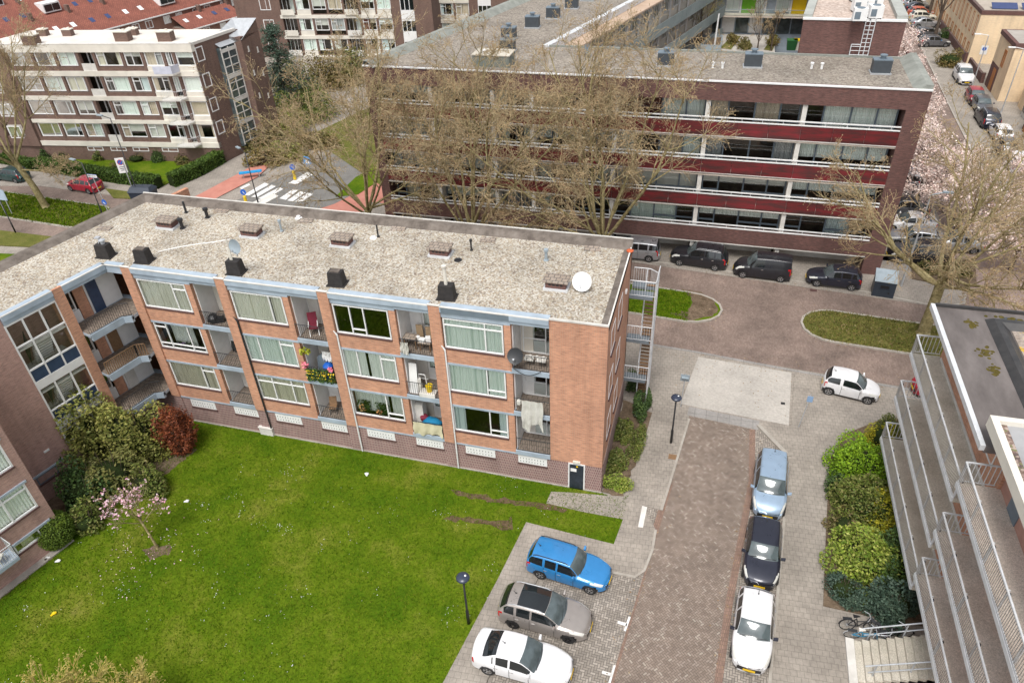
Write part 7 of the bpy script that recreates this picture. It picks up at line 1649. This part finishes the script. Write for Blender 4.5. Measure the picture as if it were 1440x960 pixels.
c = G(83, 765); shrub('round_bush', 'clipped round green bush at the corner of the left block', (c[0]-.05, c[1]+.15, .0), (1.05, 1.05, 1.15), 9000, .045, 'lf_round', 7, sphere=True)
c = G(222, 771); t, tips = bare_tree('magnolia_tree', 'small pink flowering magnolia tree on the lawn', (c[0], c[1], .05), 4.3, 1.9, 1.5, 8, 71, trunk_r=.065, lean=(-.75, .35), bark='bark', twmat='bark', twr=.008, balls=False, elev=(35, 75), spec=[(5, .12, .05, 7, .5, .7), (4, .15, .05, 4, .5, .7), (3, .2, .05, 0, .5, .7)])
rs = np.random.default_rng(5); tp = np.array([p for p, d in tips]); tp = tp[rs.random(len(tp)) < .65]; P_ = (tp[:, None]+rs.normal(0, .045, (len(tp), 4, 3))).reshape(-1, 3); V, F = leaves(P_, .065, rs, aspect=.6); np_mesh('blossom', V, F, M['petal'], t)
# pale yellow budding bushes at the bottom edge
for i, (q, H, R_, lab) in enumerate((((118, 1015), 4.0, 1.3, 'yellowish budding bush top poking in at the bottom left'), ((207, 1018), 3.9, 1.1, 'thinner yellowish budding bush top at the bottom edge right of its twin'))):
    c = G(*q); M['twig_yellow'] = M.get('twig_yellow') or leafy('yellow_budding_twigs', [(.42, .34, .09), (.52, .42, .14), (.36, .31, .08), (.55, .44, .18)])
    bare_tree('budding_bush', lab, (c[0], c[1], .05), H, .4, R_, 16, 80+i, trunk_r=.06, twmat='twig_yellow', bark='twig_yellow', twr=.009, cat='shrub', elev=(55, 84), spec=[(5, .08, .03, 10, .4, .5), (3, .12, .05, 6, .5, .6), (2, .15, .05, 0, .5, .6)], group=None)
# shrub bed on the right
for i, (q, rad, n, s, mt, sph, lab) in enumerate((((1205, 672), (1.5, 1.6, 1.75), 7000, .075, 'lf_lime', False, 'large rounded lime-green bush in the right bed'), ((1232, 628), (.75, .75, 1.3), 2500, .055, 'lf_yellow', False, 'small yellow-green bush at the far end of the right bed'), ((1248, 612), (.7, .7, 1.0), 1800, .06, 'lf_mid', False, 'small green bush behind the yellow-green one by the gallery'),
        ((1203, 720), (1.5, 1.4, 1.7), 5200, .08, 'lf_mid', False, 'loose mid-green bush below the lime-green one'), ((1243, 735), (.95, 1.1, 1.5), 3600, .06, 'lf_yellow', False, 'golden yellow bush against the lowest gallery'), ((1190, 750), (.9, .9, .8), 1500, .07, 'lf_bronze', False, 'brownish twiggy shrub in the middle of the right bed'),
        ((1213, 800), (1.5, 1.35, 1.75), 6500, .085, 'lf_varieg', False, 'big yellow-green variegated bush in the right bed'), ((1255, 810), (1.1, 1.1, 1.7), 4200, .08, 'lf_dark', False, 'dark green glossy bush beside the gallery railing'), ((1186, 838), (.85, .75, .8), 2600, .055, 'lf_blue', False, 'low blue-green bush at the near left of the right bed'),
        ((1252, 862), (1.15, 1.0, 1.35), 4800, .08, 'lf_blue', False, 'blue-green glossy bush nearest the bicycles'), ((1222, 848), (.6, .5, .45), 900, .06, 'lf_varieg', False, 'low yellowish ground shrub beside the bicycles'), ((1180, 690), (.7, 1.2, .8), 1700, .06, 'lf_dark', False, 'low dark green shrub along the pavement edge of the right bed'))):
    c = G(*q); shrub('bed_shrub', lab, (c[0]-.05, c[1]+.1, .08), tuple(v*1.28 for v in rad), int(n*1.9), s, mt, 200+i, stems=8, lumps=22)
# narrow bed along the end wall
for i, (q, rad, n, s, mt, lab) in enumerate((((868, 655), (.6, .9, .7), 1600, .06, 'lf_mid', 'bright green plants at the near end of the narrow wall bed'), ((878, 612), (.6, .9, .6), 1500, .06, 'lf_mid', 'bright green plants in the middle of the narrow wall bed'), ((897, 625), (.45, 1.3, .6), 1500, .05, 'lf_mid', 'scruffy green edge plants along the narrow wall bed'), ((905, 575), (.5, 1.2, 1.0), 2400, .06, 'lf_dark', 'dark green shrub at the far end of the narrow wall bed'), ((893, 548), (.5, .8, 1.0), 1500, .06, 'lf_dark', 'dark shrub under the lowest fire stair landing'), ((870, 686), (.8, .35, .7), 1600, .05, 'lf_varieg', 'yellowish tuft at the near corner of the narrow wall bed'))):
    c = G(*q); shrub('wall_bed_plant', lab, (c[0]-.15, c[1], .05), tuple(v*1.35 for v in rad), n*2, s, mt, 240+i, core=False, stems=6)
# hedges of the left garden
def hedge(name, label, pts, w, h, mat, seed, n=5000, s=.07):
    rs = np.random.default_rng(seed); c = pts[0]; t = thing(name, label, 'hedge', (c[0], c[1], 0)); b = MB((c[0], c[1], 0)); P_ = []
    tot = sum(math.dist(a, e) for a, e in zip(pts, pts[1:]))
    for a, e in zip(pts, pts[1:]):
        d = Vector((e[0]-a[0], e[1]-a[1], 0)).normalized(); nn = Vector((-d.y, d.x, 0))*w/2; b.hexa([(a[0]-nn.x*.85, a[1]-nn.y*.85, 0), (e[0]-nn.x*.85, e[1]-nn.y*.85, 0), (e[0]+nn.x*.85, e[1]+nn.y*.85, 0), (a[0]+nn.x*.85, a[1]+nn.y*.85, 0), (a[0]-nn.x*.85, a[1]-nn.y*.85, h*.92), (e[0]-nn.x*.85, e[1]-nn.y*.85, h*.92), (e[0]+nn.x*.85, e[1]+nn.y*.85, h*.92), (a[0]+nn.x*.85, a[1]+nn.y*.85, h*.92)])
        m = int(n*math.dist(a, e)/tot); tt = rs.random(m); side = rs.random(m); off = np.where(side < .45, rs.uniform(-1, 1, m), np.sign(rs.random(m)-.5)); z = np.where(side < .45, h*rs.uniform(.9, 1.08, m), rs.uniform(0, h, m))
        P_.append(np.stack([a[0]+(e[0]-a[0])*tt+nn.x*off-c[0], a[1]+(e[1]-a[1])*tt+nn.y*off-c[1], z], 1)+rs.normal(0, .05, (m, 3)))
    b.build('dark_core', M['core'], t); V, F = leaves(np.concatenate(P_), s, rs); np_mesh('foliage', V, F, M[mat], t); return t  # solid box under the leaves, hedge's inner shade put into its colour
hedge('hedge', 'long clipped green hedge along the left street pavement', P2((55, 237), (110, 246), (175, 257), (226, 264)), 1.1, 1.2, 'lf_hedge', 3, 9000, .09)
hedge('hedge', 'clipped green hedge running back along the red cycle path', P2((243, 263), (280, 247), (313, 228)), 1.1, 1.35, 'lf_hedge', 4, 7000, .09)
hedge('hedge', 'low hedge end beside the left edge path', P2((5, 229), (50, 237)), .9, 1.0, 'lf_hedge', 5, 2500, .09)
for i, (q, rad, n, mt, lab) in enumerate((((226, 226), (1.4, 1.2, 1.7), 3000, 'lf_dark', 'rounded dark green bush before the white-banded facade'), ((258, 230), (1.2, .9, .9), 1500, 'lf_bronze', 'low brownish bush right of the rounded dark bush'), ((290, 218), (1.5, 1.1, 1.5), 3000, 'lf_mid', 'pale green bush at the corner of the white-banded flats'), ((160, 222), (.6, .5, .9), 900, 'lf_yellow', 'small bright yellow bush against the brown basement wall'),
        ((140, 226), (.8, .7, 1.0), 1200, 'lf_mid', 'small green shrub left of the yellow bush'), ((95, 222), (1.6, 1.0, 1.3), 2200, 'lf_bronze', 'dark brownish shrub behind the hedge near the plane tree'), ((195, 226), (1.8, .8, .9), 1600, 'lf_bronze', 'low bronze shrub row between the yellow and rounded bushes'), ((168, 238), (1.4, .7, .6), 1100, 'lf_bronze', 'low brown bush on the garden lawn'), ((65, 225), (1.0, .8, 1.2), 1300, 'lf_dark', 'dark shrub at the left end of the garden hedge'))):
    c = G(*q); shrub('garden_bush', lab, (c[0], c[1], .08), rad, n, .08, mt, 300+i)
# thicket between the left tower and the crossing
for i, (q, rad, n, mt, lab) in enumerate((((365, 205), (2.2, 2.2, 2.0), 3200, 'lf_bronze', 'bronze thicket bush at the foot of the stair tower'), ((395, 185), (3.0, 2.5, 2.6), 4200, 'lf_oy', 'large olive budding bush right of the stair tower'), ((430, 165), (3.2, 2.6, 2.8), 4200, 'lf_mid', 'wide greenish bush behind the crossing'), ((375, 232), (1.8, 1.4, 1.2), 2000, 'lf_brown', 'low brown bush beside the blue direction sign'), ((405, 222), (2.4, 1.4, 1.3), 2600, 'lf_oy', 'low olive hedge bush along the road'), ((445, 205), (2.4, 1.6, 1.4), 2400, 'lf_brown', 'brown roadside bush right of the olive one'),
        ((420, 130), (3.5, 3.0, 3.4), 4200, 'lf_olive', 'olive green bush below the dark cedar'), ((470, 120), (3.6, 3.0, 3.2), 4200, 'lf_brown', 'tall brown bush at the corner of the grey roof'), ((505, 105), (3.0, 3.0, 3.0), 3000, 'lf_olive', 'olive bush against the big grey roof corner'))):
    c = G(*q); shrub('thicket_bush', lab, (c[0], c[1], .05), tuple(v*1.3 for v in rad), int(n*1.5), .14, mt, 330+i, core=False, stems=40, lumps=24)
# cedar
c = G(405, 152); rs = np.random.default_rng(12); t = thing('cedar_tree', 'dark blue-green cedar beside the stair tower', 'tree', (c[0], c[1], 0)); P_, sg = [], [(np.array([0, 0, 0.]), np.array([0, 0, 10.4]), .3, .05)]
for k in range(110):
    h = rs.uniform(1.2, 10.2); a = rs.uniform(0, 2*PI); ln = ((10.9-h)*.5+.5)*rs.uniform(.6, 1.1); tip = np.array([math.cos(a)*ln, math.sin(a)*ln, h-.2*ln]); b0 = np.array([0, 0, h]); sg.append((b0, tip, .06, .015)); tt = rs.random(130)[:, None]; P_.append(b0+(tip-b0)*tt+rs.normal(0, 1, (130, 3))*np.array([.35, .35, .13])*(.4+tt))
V, F = tubes_np(sg, 5); np_mesh('trunk', V, F, M['bark_dark'], t); V, F = leaves(np.concatenate(P_), .13, rs, aspect=.35); np_mesh('foliage', V, F, M['lf_blue'], t)
# cherry trees in blossom along the right street
def cherry(label, loc, seed, H=6.0, R_=3.8, proto=None, rz=0.0, sc=1.0):
    if proto is not None: return dup(proto, loc, rz, label, sc)
    t, tips = bare_tree('cherry_tree', label, loc, H, 1.7, R_, 8, seed, trunk_r=.15, bark='bark_dark', twmat='bark_dark', twr=.012, balls=False, elev=(22, 70), spec=[(6, .13, .03, 7, .5, .75), (4, .18, .02, 6, .5, .75), (3, .2, .0, 0, .5, .7)], group='flowering cherry trees along the right street')
    rs = np.random.default_rng(seed+1); tp = np.array([p for p, d in tips]); n = 30; P_ = (tp[:, None]+rs.normal(0, .20, (len(tp), n, 3))).reshape(-1, 3); V, F = leaves(P_, .075, rs, aspect=.75); np_mesh('blossom', V, F, M['blossom'], t); return t
ch = cherry('pink cherry tree in full blossom right against the dark brick end wall', (17.4, 74.5, .05), 5, 6.0, 3.3)
ch2 = cherry('pale cherry tree in blossom behind the bare plane tree', (20.0, 63.0, .05), 15, 6.4, 3.9)
for lab, loc, pr, rz, s in (('pink cherry tree in blossom beside the grey roof parapet', (17.6, 82.5, .05), ch2, 1.0, 1.0), ('pink cherry tree in blossom beside the raised brick wing', (17.9, 91.5, .05), ch, 2.2, 1.05), ('pink cherry tree in blossom left of the brown hedge bush', (18.6, 101.0, .05), ch2, 3.9, .95),
                      ('farthest pink cherry tree, beyond the air conditioners', (19.2, 111.0, .05), ch, 4.4, 1.05), ('pink cherry tree in blossom squeezed between the grey parapet and the first end-wall tree', (17.0, 78.5, .05), ch, 1.9, .95), ('pale cherry tree in blossom over the pavement below the right picture edge', (23.4, 58.5, .05), ch, 2.6, .9), ('pink cherry tree in blossom opposite the brown hedge bush', (19.2, 96.0, .05), ch, .4, .9), ('pale cherry tree in blossom at the right picture edge', (26.6, 62.5, .05), ch, 5.2, 1.0), ('pale cherry tree in blossom near the white people carrier', (25.6, 67.0, .05), ch2, .6, .75), ('pink cherry tree in blossom above the row of parked cars', (18.0, 68.5, .05), ch, 3.0, 1.05)):
    cherry(lab, loc, 0, proto=pr, rz=rz, sc=s)
# street-side hedge bush, bare trees at the top right
c = G(1333, 92); shrub('brown_hedge_bush', 'rounded brown beech bush beside the white SUV', (c[0], c[1], .05), (2.4, 1.9, 1.9), 4200, .09, 'lf_brown', 401)
c = G(1327, 55); shrub('street_bush', 'small dark green bush behind the silver car in the far street', (c[0], c[1], .05), (1.3, 1.0, 1.3), 1500, .09, 'lf_dark', 402)
c = G(1393, 84); shrub('front_garden_bush', 'yellow-green bushes in the walled bed before the tan house', (c[0], c[1], .1), (1.3, 2.2, 1.4), 2400, .1, 'lf_varieg', 403)
c = G(1400, 72); shrub('front_garden_bush', 'lime bush in the corner between the tan houses', (c[0], c[1]+1, .1), (1.4, 1.6, 1.6), 2000, .1, 'lf_lime', 404)
for i, (q, H, lab) in enumerate((((1318, 62), 15, 'tall bare street tree at the top right, nearest of three'), ((1305, 25), 15, 'tall bare street tree over the far angled cars'), ((1322, 25), 14, 'tall bare street tree right of the far angled cars'))):
    c = G(*q); bare_tree('street_tree', lab, (c[0]-.6*(i == 0), c[1], .05), H, 4.5, 3.6, 7, 500+i, trunk_r=.26, bark='bark_dark', elev=(60, 82), spec=[(6, .08, .05, 7, .4, .6), (4, .14, .03, 5, .45, .7), (3, .2, 0, 0, .5, .7)], balls=False)
c = G(1408, 58); bare_tree('garden_tree', 'leafless reddish garden tree between the tan houses', (c[0]+2.5, c[1]+6, .05), 6.5, 1.5, 3.4, 8, 520, trunk_r=.14, bark='bark_dark', twmat='bark_dark', twr=.02, balls=False, elev=(30, 75), spec=[(5, .12, .05, 7, .45, .6), (4, .16, .03, 5, .5, .7), (3, .2, 0, 0, .5, .7)])
# courtyard trees behind the red block
M['twig_spring'] = leafy('spring_yellow_leaves', [(.36, .34, .06), (.30, .26, .08), (.42, .38, .12), (.26, .2, .08)])
for i, (q, H, R_, mt, lab) in enumerate((((985, 66), 8.5, 2.6, 'twig_spring', 'yellowish budding tree in the steel planter of the inner courtyard'), ((1065, 70), 7.5, 1.6, 'twig', 'slim orange-brown budding tree in the inner courtyard'), ((1084, 71), 5, 1.0, 'twig', 'thin sapling beside the planting strip of the inner courtyard'))):
    c = G(*q, 4.95); bare_tree('courtyard_tree', lab, (c[0], c[1], 4.92), H, 1.6, R_, 7, 540+i, trunk_r=.09, bark='bark_dark', twmat=mt, twr=.02, elev=(50, 80), spec=[(5, .1, .05, 7, .4, .6), (3, .16, .03, 5, .5, .7), (3, .2, 0, 0, .5, .7)])
for i, (q, lab) in enumerate((((1030, 58), 'brownish planting in the left courtyard strip'), ((1046, 66), 'green and brown planting in the middle courtyard strip'), ((1085, 60), 'brownish planting in the right courtyard strip'))):
    c = G(*q, 4.95); shrub('courtyard_planting', lab, (c[0], c[1], 4.92), (1.0, 2.4, .9), 1300, .1, 'lf_brown' if i != 1 else 'lf_bronze', 560+i, core=False)
# corner bed shrubs under the right plane tree and undergrowth beneath the planes
for i, (q, rad, lab) in enumerate((((1303, 382), (1.1, 1.0, .9), 'left half of the low bushes in the planted street corner'), ((1345, 386), (1.2, 1.0, .9), 'right half of the low bushes in the planted street corner'))):
    c = G(*q); shrub('corner_shrub', lab, (c[0], c[1], .1), rad, 2200, .08, 'lf_bronze', 580+i, stems=10)
for i, (x, lab) in enumerate(((-26, 'scrubby brown undergrowth at the left end before the red-banded block'), (-20, 'scrubby undergrowth below the middle of the red-banded block'), (-13.5, 'scrubby undergrowth beside the silver people carrier'))):
    shrub('undergrowth', lab, (x, 54.9, .03), (2.6, .8, .9), 1800, .08, 'lf_bronze', 590+i, core=False, stems=20)
hedge('hedge', 'low bronze hedge between the grey roof corner and the side street', [(-30.5, 62), (-28.5, 70), (-26.3, 78)], 1.4, 1.2, 'lf_bronze', 6, 5000, .12)
# ================================================================== STREET FURNITURE
def lamp(label, q, h, head, z=.08):
    c = G(*q, z); t = thing('street_lamp', label, 'street lamp', c)
    b = MB(); b.lathe((0, 0, 0), [(.075, 0), (.075, 1.0), (.05, 1.05), (.045, h)], 10); b.build('lamp_post', M['black'], t, True)
    if head == 'disc':
        b = MB(); b.lathe((0, 0, h-.25), [(.05, 0), (.08, .12), (.27, .2), (.31, .27), (.28, .33), (.12, .37), (0, .38)], 20); b.build('lamp_head', plain('lamp_head_navy', (.035, .045, .075), .3), t, True)
        b = MB(); b.lathe((.1, .05, h+.125), [(.05, 0), (.05, .02), (0, .03)], 8); b.build('sensor', M['white'], t)
    else:
        a = head; d = Vector((math.cos(a), math.sin(a), 0)); b = MB(); b.tube((0, 0, h-.05), d*1.0+Vector((0, 0, h+.1)), .035, n=7); b.build('lamp_arm', M['black'], t); b = MB(); e = d*1.3+Vector((0, 0, h+.08)); b.cbox(e, .7, .25, .1, a); b.build('lamp_head', M['steel_blue'], t)
    return t
lamp('black street lamp with round navy head standing on the lawn edge', (659, 876), 3.5, 'disc', .05)
lamp('black street lamp with round head on the path beside the end wall', (943.5, 622), 3.5, 'disc')
lamp('black lamp post standing on the traffic island of the crossing', (363, 285), 5.2, 2.6, .1)
lamp('tall black lamp post beside the white parking sign in the left street', (197, 281), 8.4, 3.0, .1)
lamp('black lamp post behind the far left roof corner, beside the street name sign', (146, 306), 5.6, 2.9, .1)
lamp('black lamp post at the far left edge with a direction sign', (22, 327), 6.5, 2.8, .1)
c = G(1267, 402, .03); t = thing('street_lamp', 'grey leaning lamp post beside the dark recycling container', 'street lamp', c); b = MB(); b.tube((0, 0, 0), (.1, .2, 7.5), .085, .05, 9); b.build('lamp_post', M['galv'], t); b = MB(); b.tube((.1, .2, 7.5), (1.0, .4, 7.7), .04, n=6); b.cbox((1.2, .4, 7.65), .7, .25, .1); b.build('lamp_head', M['steel_blue'], t)
for q, lab, h in (((1333, 52), 'thin pale lamp post before the tan terrace', 6.0), ((1365, 128), 'grey lamp post on the kerb beside the white SUV', 6.5), ((1408, 158), 'grey lamp post with white arm beside the dark blue SUV', 7.0)):
    c = G(*q, .08); t = thing('street_lamp', lab, 'street lamp', c); b = MB(); b.tube((0, 0, 0), (0, 0, h), .07, .05, 8); b.build('lamp_post', M['galv'], t); b = MB(); b.tube((0, 0, h), (-.9, 0, h+.15), .04, n=6); b.cbox((-1.2, 0, h+.08), .7, .24, .1); b.build('lamp_head', M['white'], t)
# parking sign: white board with blue no-stopping disc
c = G(192, 281, .1); t = thing('zone_sign', 'white zone sign with blue and red disc on the left street lamp', 'sign', c)
b = MB(); b.tube((0, 0, 0), (0, 0, 4.2), .04, n=7); b.build('sign_post', M['galv'], t); b = MB(); b.cbox((-.25, -.06, 2.9), .8, .04, 1.55, .5); b.build('board', M['white'], t)
b = MB(); ca, sa = math.cos(.5), math.sin(.5)
def on(u, v, w): return (-.25+u*ca+w*sa, -.06+u*sa-w*ca, v)
b.raw([on(.28*math.cos(k*PI/9), 4.0+.28*math.sin(k*PI/9), .026) for k in range(18)], [tuple(range(18))]); b.build('disc', plain('sign_red', (.5, .02, .03), .4), t)
b = MB(); b.raw([on(.22*math.cos(k*PI/9), 4.0+.22*math.sin(k*PI/9), .031) for k in range(18)], [tuple(range(18))]); b.build('disc_field', M['sign_blue'], t)
b = MB(); b.face([on(-.18, 3.82, .036), on(-.14, 3.78, .036), on(.18, 4.18, .036), on(.14, 4.22, .036)]); b.build('bar', plain('sign_bar_red', (.5, .02, .03), .4), t)
b = MB()
for k, w_ in enumerate((.5, .42, .3)): b.face([on(-w_/2, 3.5-k*.17, .026), on(w_/2, 3.5-k*.17, .026), on(w_/2, 3.56-k*.17, .026), on(-w_/2, 3.56-k*.17, .026)])
b.build('sign_text', M['iron'], t)
# street name plate and blue round sign
c = G(155, 305, .1); t = thing('street_name_sign', 'grey post with pale street name plate and a small blue round sign', 'sign', c)
b = MB(); b.tube((0, 0, 0), (-.2, 0, 4.4), .035, n=7); b.build('sign_post', M['galv'], t); b = MB(); b.cbox((-.2, -.05, 4.1), 1.1, .03, .28); b.build('name_plate', M['white'], t)
b = MB()
for k in range(6): b.cbox((-.58+.15*k, -.07, 4.19), .09 if k % 2 else .07, .01, .1)
b.build('lettering', M['iron'], t); b = MB(); b.cbox((-.2, -.05, 4.08), 1.14, .025, .02); b.cbox((-.2, -.05, 4.38), 1.14, .025, .02); b.build('plate_border', M['sign_blue'], t)
b = MB(); b.raw([(.05+.28*math.cos(k*PI/9), -.08, 1.6+.28*math.sin(k*PI/9)) for k in range(18)], [tuple(range(18))]); b.build('blue_disc', M['sign_blue'], t)
b = MB(); b.face([(-.1, -.085, 1.55), (.12, -.085, 1.4), (.16, -.085, 1.46), (-.05, -.085, 1.63)]); b.build('arrow', M['white'], t)
# signs and back-of-sign posts near the ramp
c = G(957, 572, .03); t = thing('sign_post', 'thin grey post with a small sign seen edge-on beside the pale ramp', 'sign', c); b = MB(); b.tube((0, 0, 0), (.05, 0, 2.7), .03, n=7); b.build('post', M['galv'], t); b = MB(); b.cbox((.05, -.03, 2.15), .55, .03, .5); b.build('sign_plate', M['steel_blue'], t); b = MB(); b.cbox((.05, 0, 2.45), .4, .4, .03); b.build('mounting_plate', M['steel_blue'], t)
c = G(1123, 600, .07); t = thing('sign_post', 'thin grey post with small blue sign near the white three-door car', 'sign', c); b = MB(); b.tube((0, 0, 0), (.25, .1, 2.55), .03, n=7); b.build('post', M['galv'], t); b = MB(); b.cbox((.24, .06, 2.0), .32, .03, .42); b.build('sign_plate', plain('pale_blue_sign', (.25, .38, .58), .45), t)
# container, bin, beacon posts, zebra sign, direction board
c = G(1240, 412, .03); t = thing('recycling_container', 'dark grey street container with sloped pale lid', 'container', c, -.1)
b = MB(); b.hexa([(-.75, -.6, 0), (.75, -.6, 0), (.75, .6, 0), (-.75, .6, 0), (-.75, -.55, 1.25), (.75, -.55, 1.25), (.75, .6, 1.7), (-.75, .6, 1.7)]); b.build('container_body', plain('slate_container', (.03, .04, .055), .4), t); b = MB(); b.hexa([(-.78, -.6, 1.26), (.78, -.6, 1.26), (.78, .62, 1.71), (-.78, .62, 1.71), (-.78, -.6, 1.3), (.78, -.6, 1.3), (.78, .62, 1.75), (-.78, .62, 1.75)]); b.build('lid', M['steel_blue'], t); b = MB(); b.cbox((0, -.61, .8), .6, .03, .2); b.cbox((.35, -.61, .35), .12, .02, .12); b.build('hatch', M['black'], t)
c = G(205, 281, .1); t = thing('waste_container', 'dark navy waste container partly behind the far roof corner', 'container', c, .15)
b = MB(); b.hexa([(-1.0, -.7, 0), (1.0, -.7, 0), (1.0, .7, 0), (-1.0, .7, 0), (-1.15, -.75, 1.1), (1.15, -.75, 1.1), (1.15, .75, 1.1), (-1.15, .75, 1.1)]); b.build('container_body', plain('navy_container', (.02, .03, .05), .4), t); b = MB(); b.hexa([(-1.2, -.8, 1.1), (1.2, -.8, 1.1), (1.2, .8, 1.1), (-1.2, .8, 1.1), (-1.0, -.4, 1.5), (1.0, -.4, 1.5), (1.0, .4, 1.5), (-1.0, .4, 1.5)]); b.build('lid', plain('navy_lid', (.03, .04, .06), .35), t)
for q, lab in (((347, 288), 'yellow beacon post with blue round sign near the roof edge'), ((415, 252), 'yellow beacon post beside the crossing sign farther back')):
    c = G(*q, .1); t = thing('island_beacon', lab, 'beacon', c); b = MB(); b.lathe((0, 0, 0), [(.16, 0), (.15, .9), (.1, .95), (.06, 1.0)], 12); b.build('beacon_body', M['yellow'], t); b = MB(); b.disc((0, -.02, 1.35), (.2, -1, .1), .3, 16, 0); b.build('blue_disc', M['sign_blue'], t); b = MB(); b.face([(-.05, -.06, 1.4), (.12, -.06, 1.18), (.16, -.06, 1.24), (.0, -.06, 1.46)]); b.build('arrow', M['white'], t)
c = G(439, 258, .05); t = thing('crossing_sign', 'blue square pedestrian crossing sign at the zebra', 'sign', c); b = MB(); b.tube((0, 0, 0), (0, 0, 2.9), .04, n=7); b.build('post', M['galv'], t); b = MB(); b.cbox((0, -.05, 2.1), .85, .03, .85); b.build('sign_plate', plain('crossing_blue', (.10, .30, .60), .4), t)
b = MB(); b.face([(-.3, -.07, 2.2), (.3, -.07, 2.2), (0, -.07, 2.8)]); b.build('triangle', M['white'], t); b = MB(); b.face([(-.05, -.075, 2.28), (.05, -.075, 2.28), (.03, -.075, 2.6), (-.03, -.075, 2.6)]); b.build('figure', M['iron'], t)
c = G(350, 250, .05); t = thing('direction_board', 'bright blue board lying on posts beside the red cycle path', 'sign', c, .5); b = MB(); b.cbox((.3, 0, .55), 2.3, .5, .12); b.build('board', plain('cyan_board', (.02, .30, .62), .4), t); b = MB(); b.cbox((-.5, 0, 0), .08, .08, .56); b.cbox((1.1, 0, 0), .08, .08, .56); b.build('posts', M['galv'], t)
c = G(8, 300, .1); t = thing('direction_sign', 'pale blue direction sign on a post at the left edge', 'sign', c); b = MB(); b.tube((0, 0, 0), (0, 0, 2.8), .04, n=7); b.tube((.8, 0, 0), (.8, 0, 2.8), .04, n=7); b.build('post', M['galv'], t); b = MB(); b.cbox((.2, -.05, 1.5), 1.9, .04, 1.1); b.build('sign_plate', plain('pale_sign', (.42, .52, .62), .5), t)
c = G(1374, 100, .1); t = thing('parking_sign', 'white and blue square sign on a grey post beside the tan house wall', 'sign', c); b = MB(); b.tube((0, 0, 0), (0, 0, 3.2), .04, n=6); b.build('post', M['galv'], t); b = MB(); b.cbox((0, -.05, 2.1), .8, .04, 1.1); b.build('sign_plate', M['white'], t); b = MB(); b.raw([(.25*math.cos(k*PI/8), -.075, 2.8+.25*math.sin(k*PI/8)) for k in range(16)], [tuple(range(16))]); b.build('blue_disc', M['sign_blue'], t)
# bicycles by the steps
def bike(label, loc, rz, mat, tilt=.15):
    t = thing('bicycle', label, 'bicycle', loc, rz); t.rotation_euler = (tilt, 0, rz)
    for x in (-.53, .53):
        b = MB(); n = 22
        for k in range(n): a0, a1 = 2*PI*k/n, 2*PI*(k+1)/n; b.tube((x+.34*math.cos(a0), 0, .34+.34*math.sin(a0)), (x+.34*math.cos(a1), 0, .34+.34*math.sin(a1)), .02, n=5)
        w = b.build('wheel', M['rubber'], t); b = MB()
        for k in range(10): a0 = 2*PI*k/10; b.tube((x, 0, .34), (x+.32*math.cos(a0), 0, .34+.32*math.sin(a0)), .004, n=3)
        b.tube((x, -.05, .34), (x, .05, .34), .03, n=6, caps=True); b.build('spokes', M['galv'], w)
        b = MB(); b.path([(x+.38*math.cos(a), 0, .34+.38*math.sin(a)) for a in [PI*k/8 for k in range(9)]], .022, 5); b.build('mudguard', M['galv'] if mat != 'black' else M['black'], t)
    b = MB(); S, Hd, Bk, R_, Fw = (-.2, 0, .78), (.38, 0, .85), (-.08, 0, .3), (-.53, 0, .34), (.53, 0, .34)
    for p, q in ((S, Bk), (Hd, Bk), (S, R_), (Bk, R_), (Hd, Fw), ((-.15, 0, .6), (.36, 0, .7))): b.tube(p, q, .025, n=6)
    b.build('frame', M[mat], t); b = MB(); b.tube(Hd, (.34, 0, 1.02), .018, n=6); b.path([(.15, -.3, 1.0), (.32, -.12, 1.04), (.34, 0, 1.02), (.32, .12, 1.04), (.15, .3, 1.0)], .016, 6); b.build('handlebar', M['galv'], t)
    b = MB(); b.tube(S, (-.23, 0, .92), .016, n=6); b.hexa([(-.38, -.1, .92), (-.1, -.03, .94), (-.1, .03, .94), (-.38, .1, .92), (-.38, -.08, .98), (-.1, -.02, .97), (-.1, .02, .97), (-.38, .08, .98)]); b.build('saddle', M['black'] if mat != 'bike_blue' else M['offwhite'], t)
    b = MB(); b.cbox((-.6, 0, .74), .4, .14, .02); b.tube((-.5, .05, .74), R_, .008, n=4); b.tube((-.7, .05, .74), R_, .008, n=4); b.build('carrier', M['iron'], t)
M['bike_blue'] = plain('bike_blue', (.03, .22, .38), .35); M['bike_plum'] = plain('bike_plum', (.07, .02, .05), .4)
c = G(1213, 899, .08); bike('blue bicycle with pale saddle leaning by the steps', c, .05, 'bike_blue'); c = G(1207, 893, .08); bike('black bicycle behind the blue one near the shrub bed', (c[0], c[1]+.25, c[2]), .12, 'black', -.1)
c = G(1240, 899, .08); bike('dark plum bicycle against the steel handrail of the steps', (c[0], c[1], c[2]), -.9, 'bike_plum', .2); c = G(1254, 900, .08); bike('black bicycle with silver handlebar closest to the gallery', (c[0], c[1]+.1, c[2]), .3, 'black', .1)
# drain covers and small street bits
for q, sx, sy, lab, mt in (((946, 643), .5, .4, 'rust-coloured metal cover set in the path beside the lamp', 'wood'), ((1144, 408), .5, .3, 'dark reddish drain grate in the street kerb before the black hatchback', 'sill'), ((1101, 567), .25, .2, 'small black drain cover on the pale ramp', 'black')):
    c = G(*q, .035); zt = .085 if q[0] == 946 else .034; b = MB(); b.cbox((0, 0, 0), sx, sy, .012)
    for k in range(4): b.cbox((0, -sy*.35+k*sy*.23, .012), sx*.8, sy*.08, .004)
    o = b.build('drain_cover', M[mt]); o.location = (c[0], c[1], zt); meta(o, lab, 'drain cover')
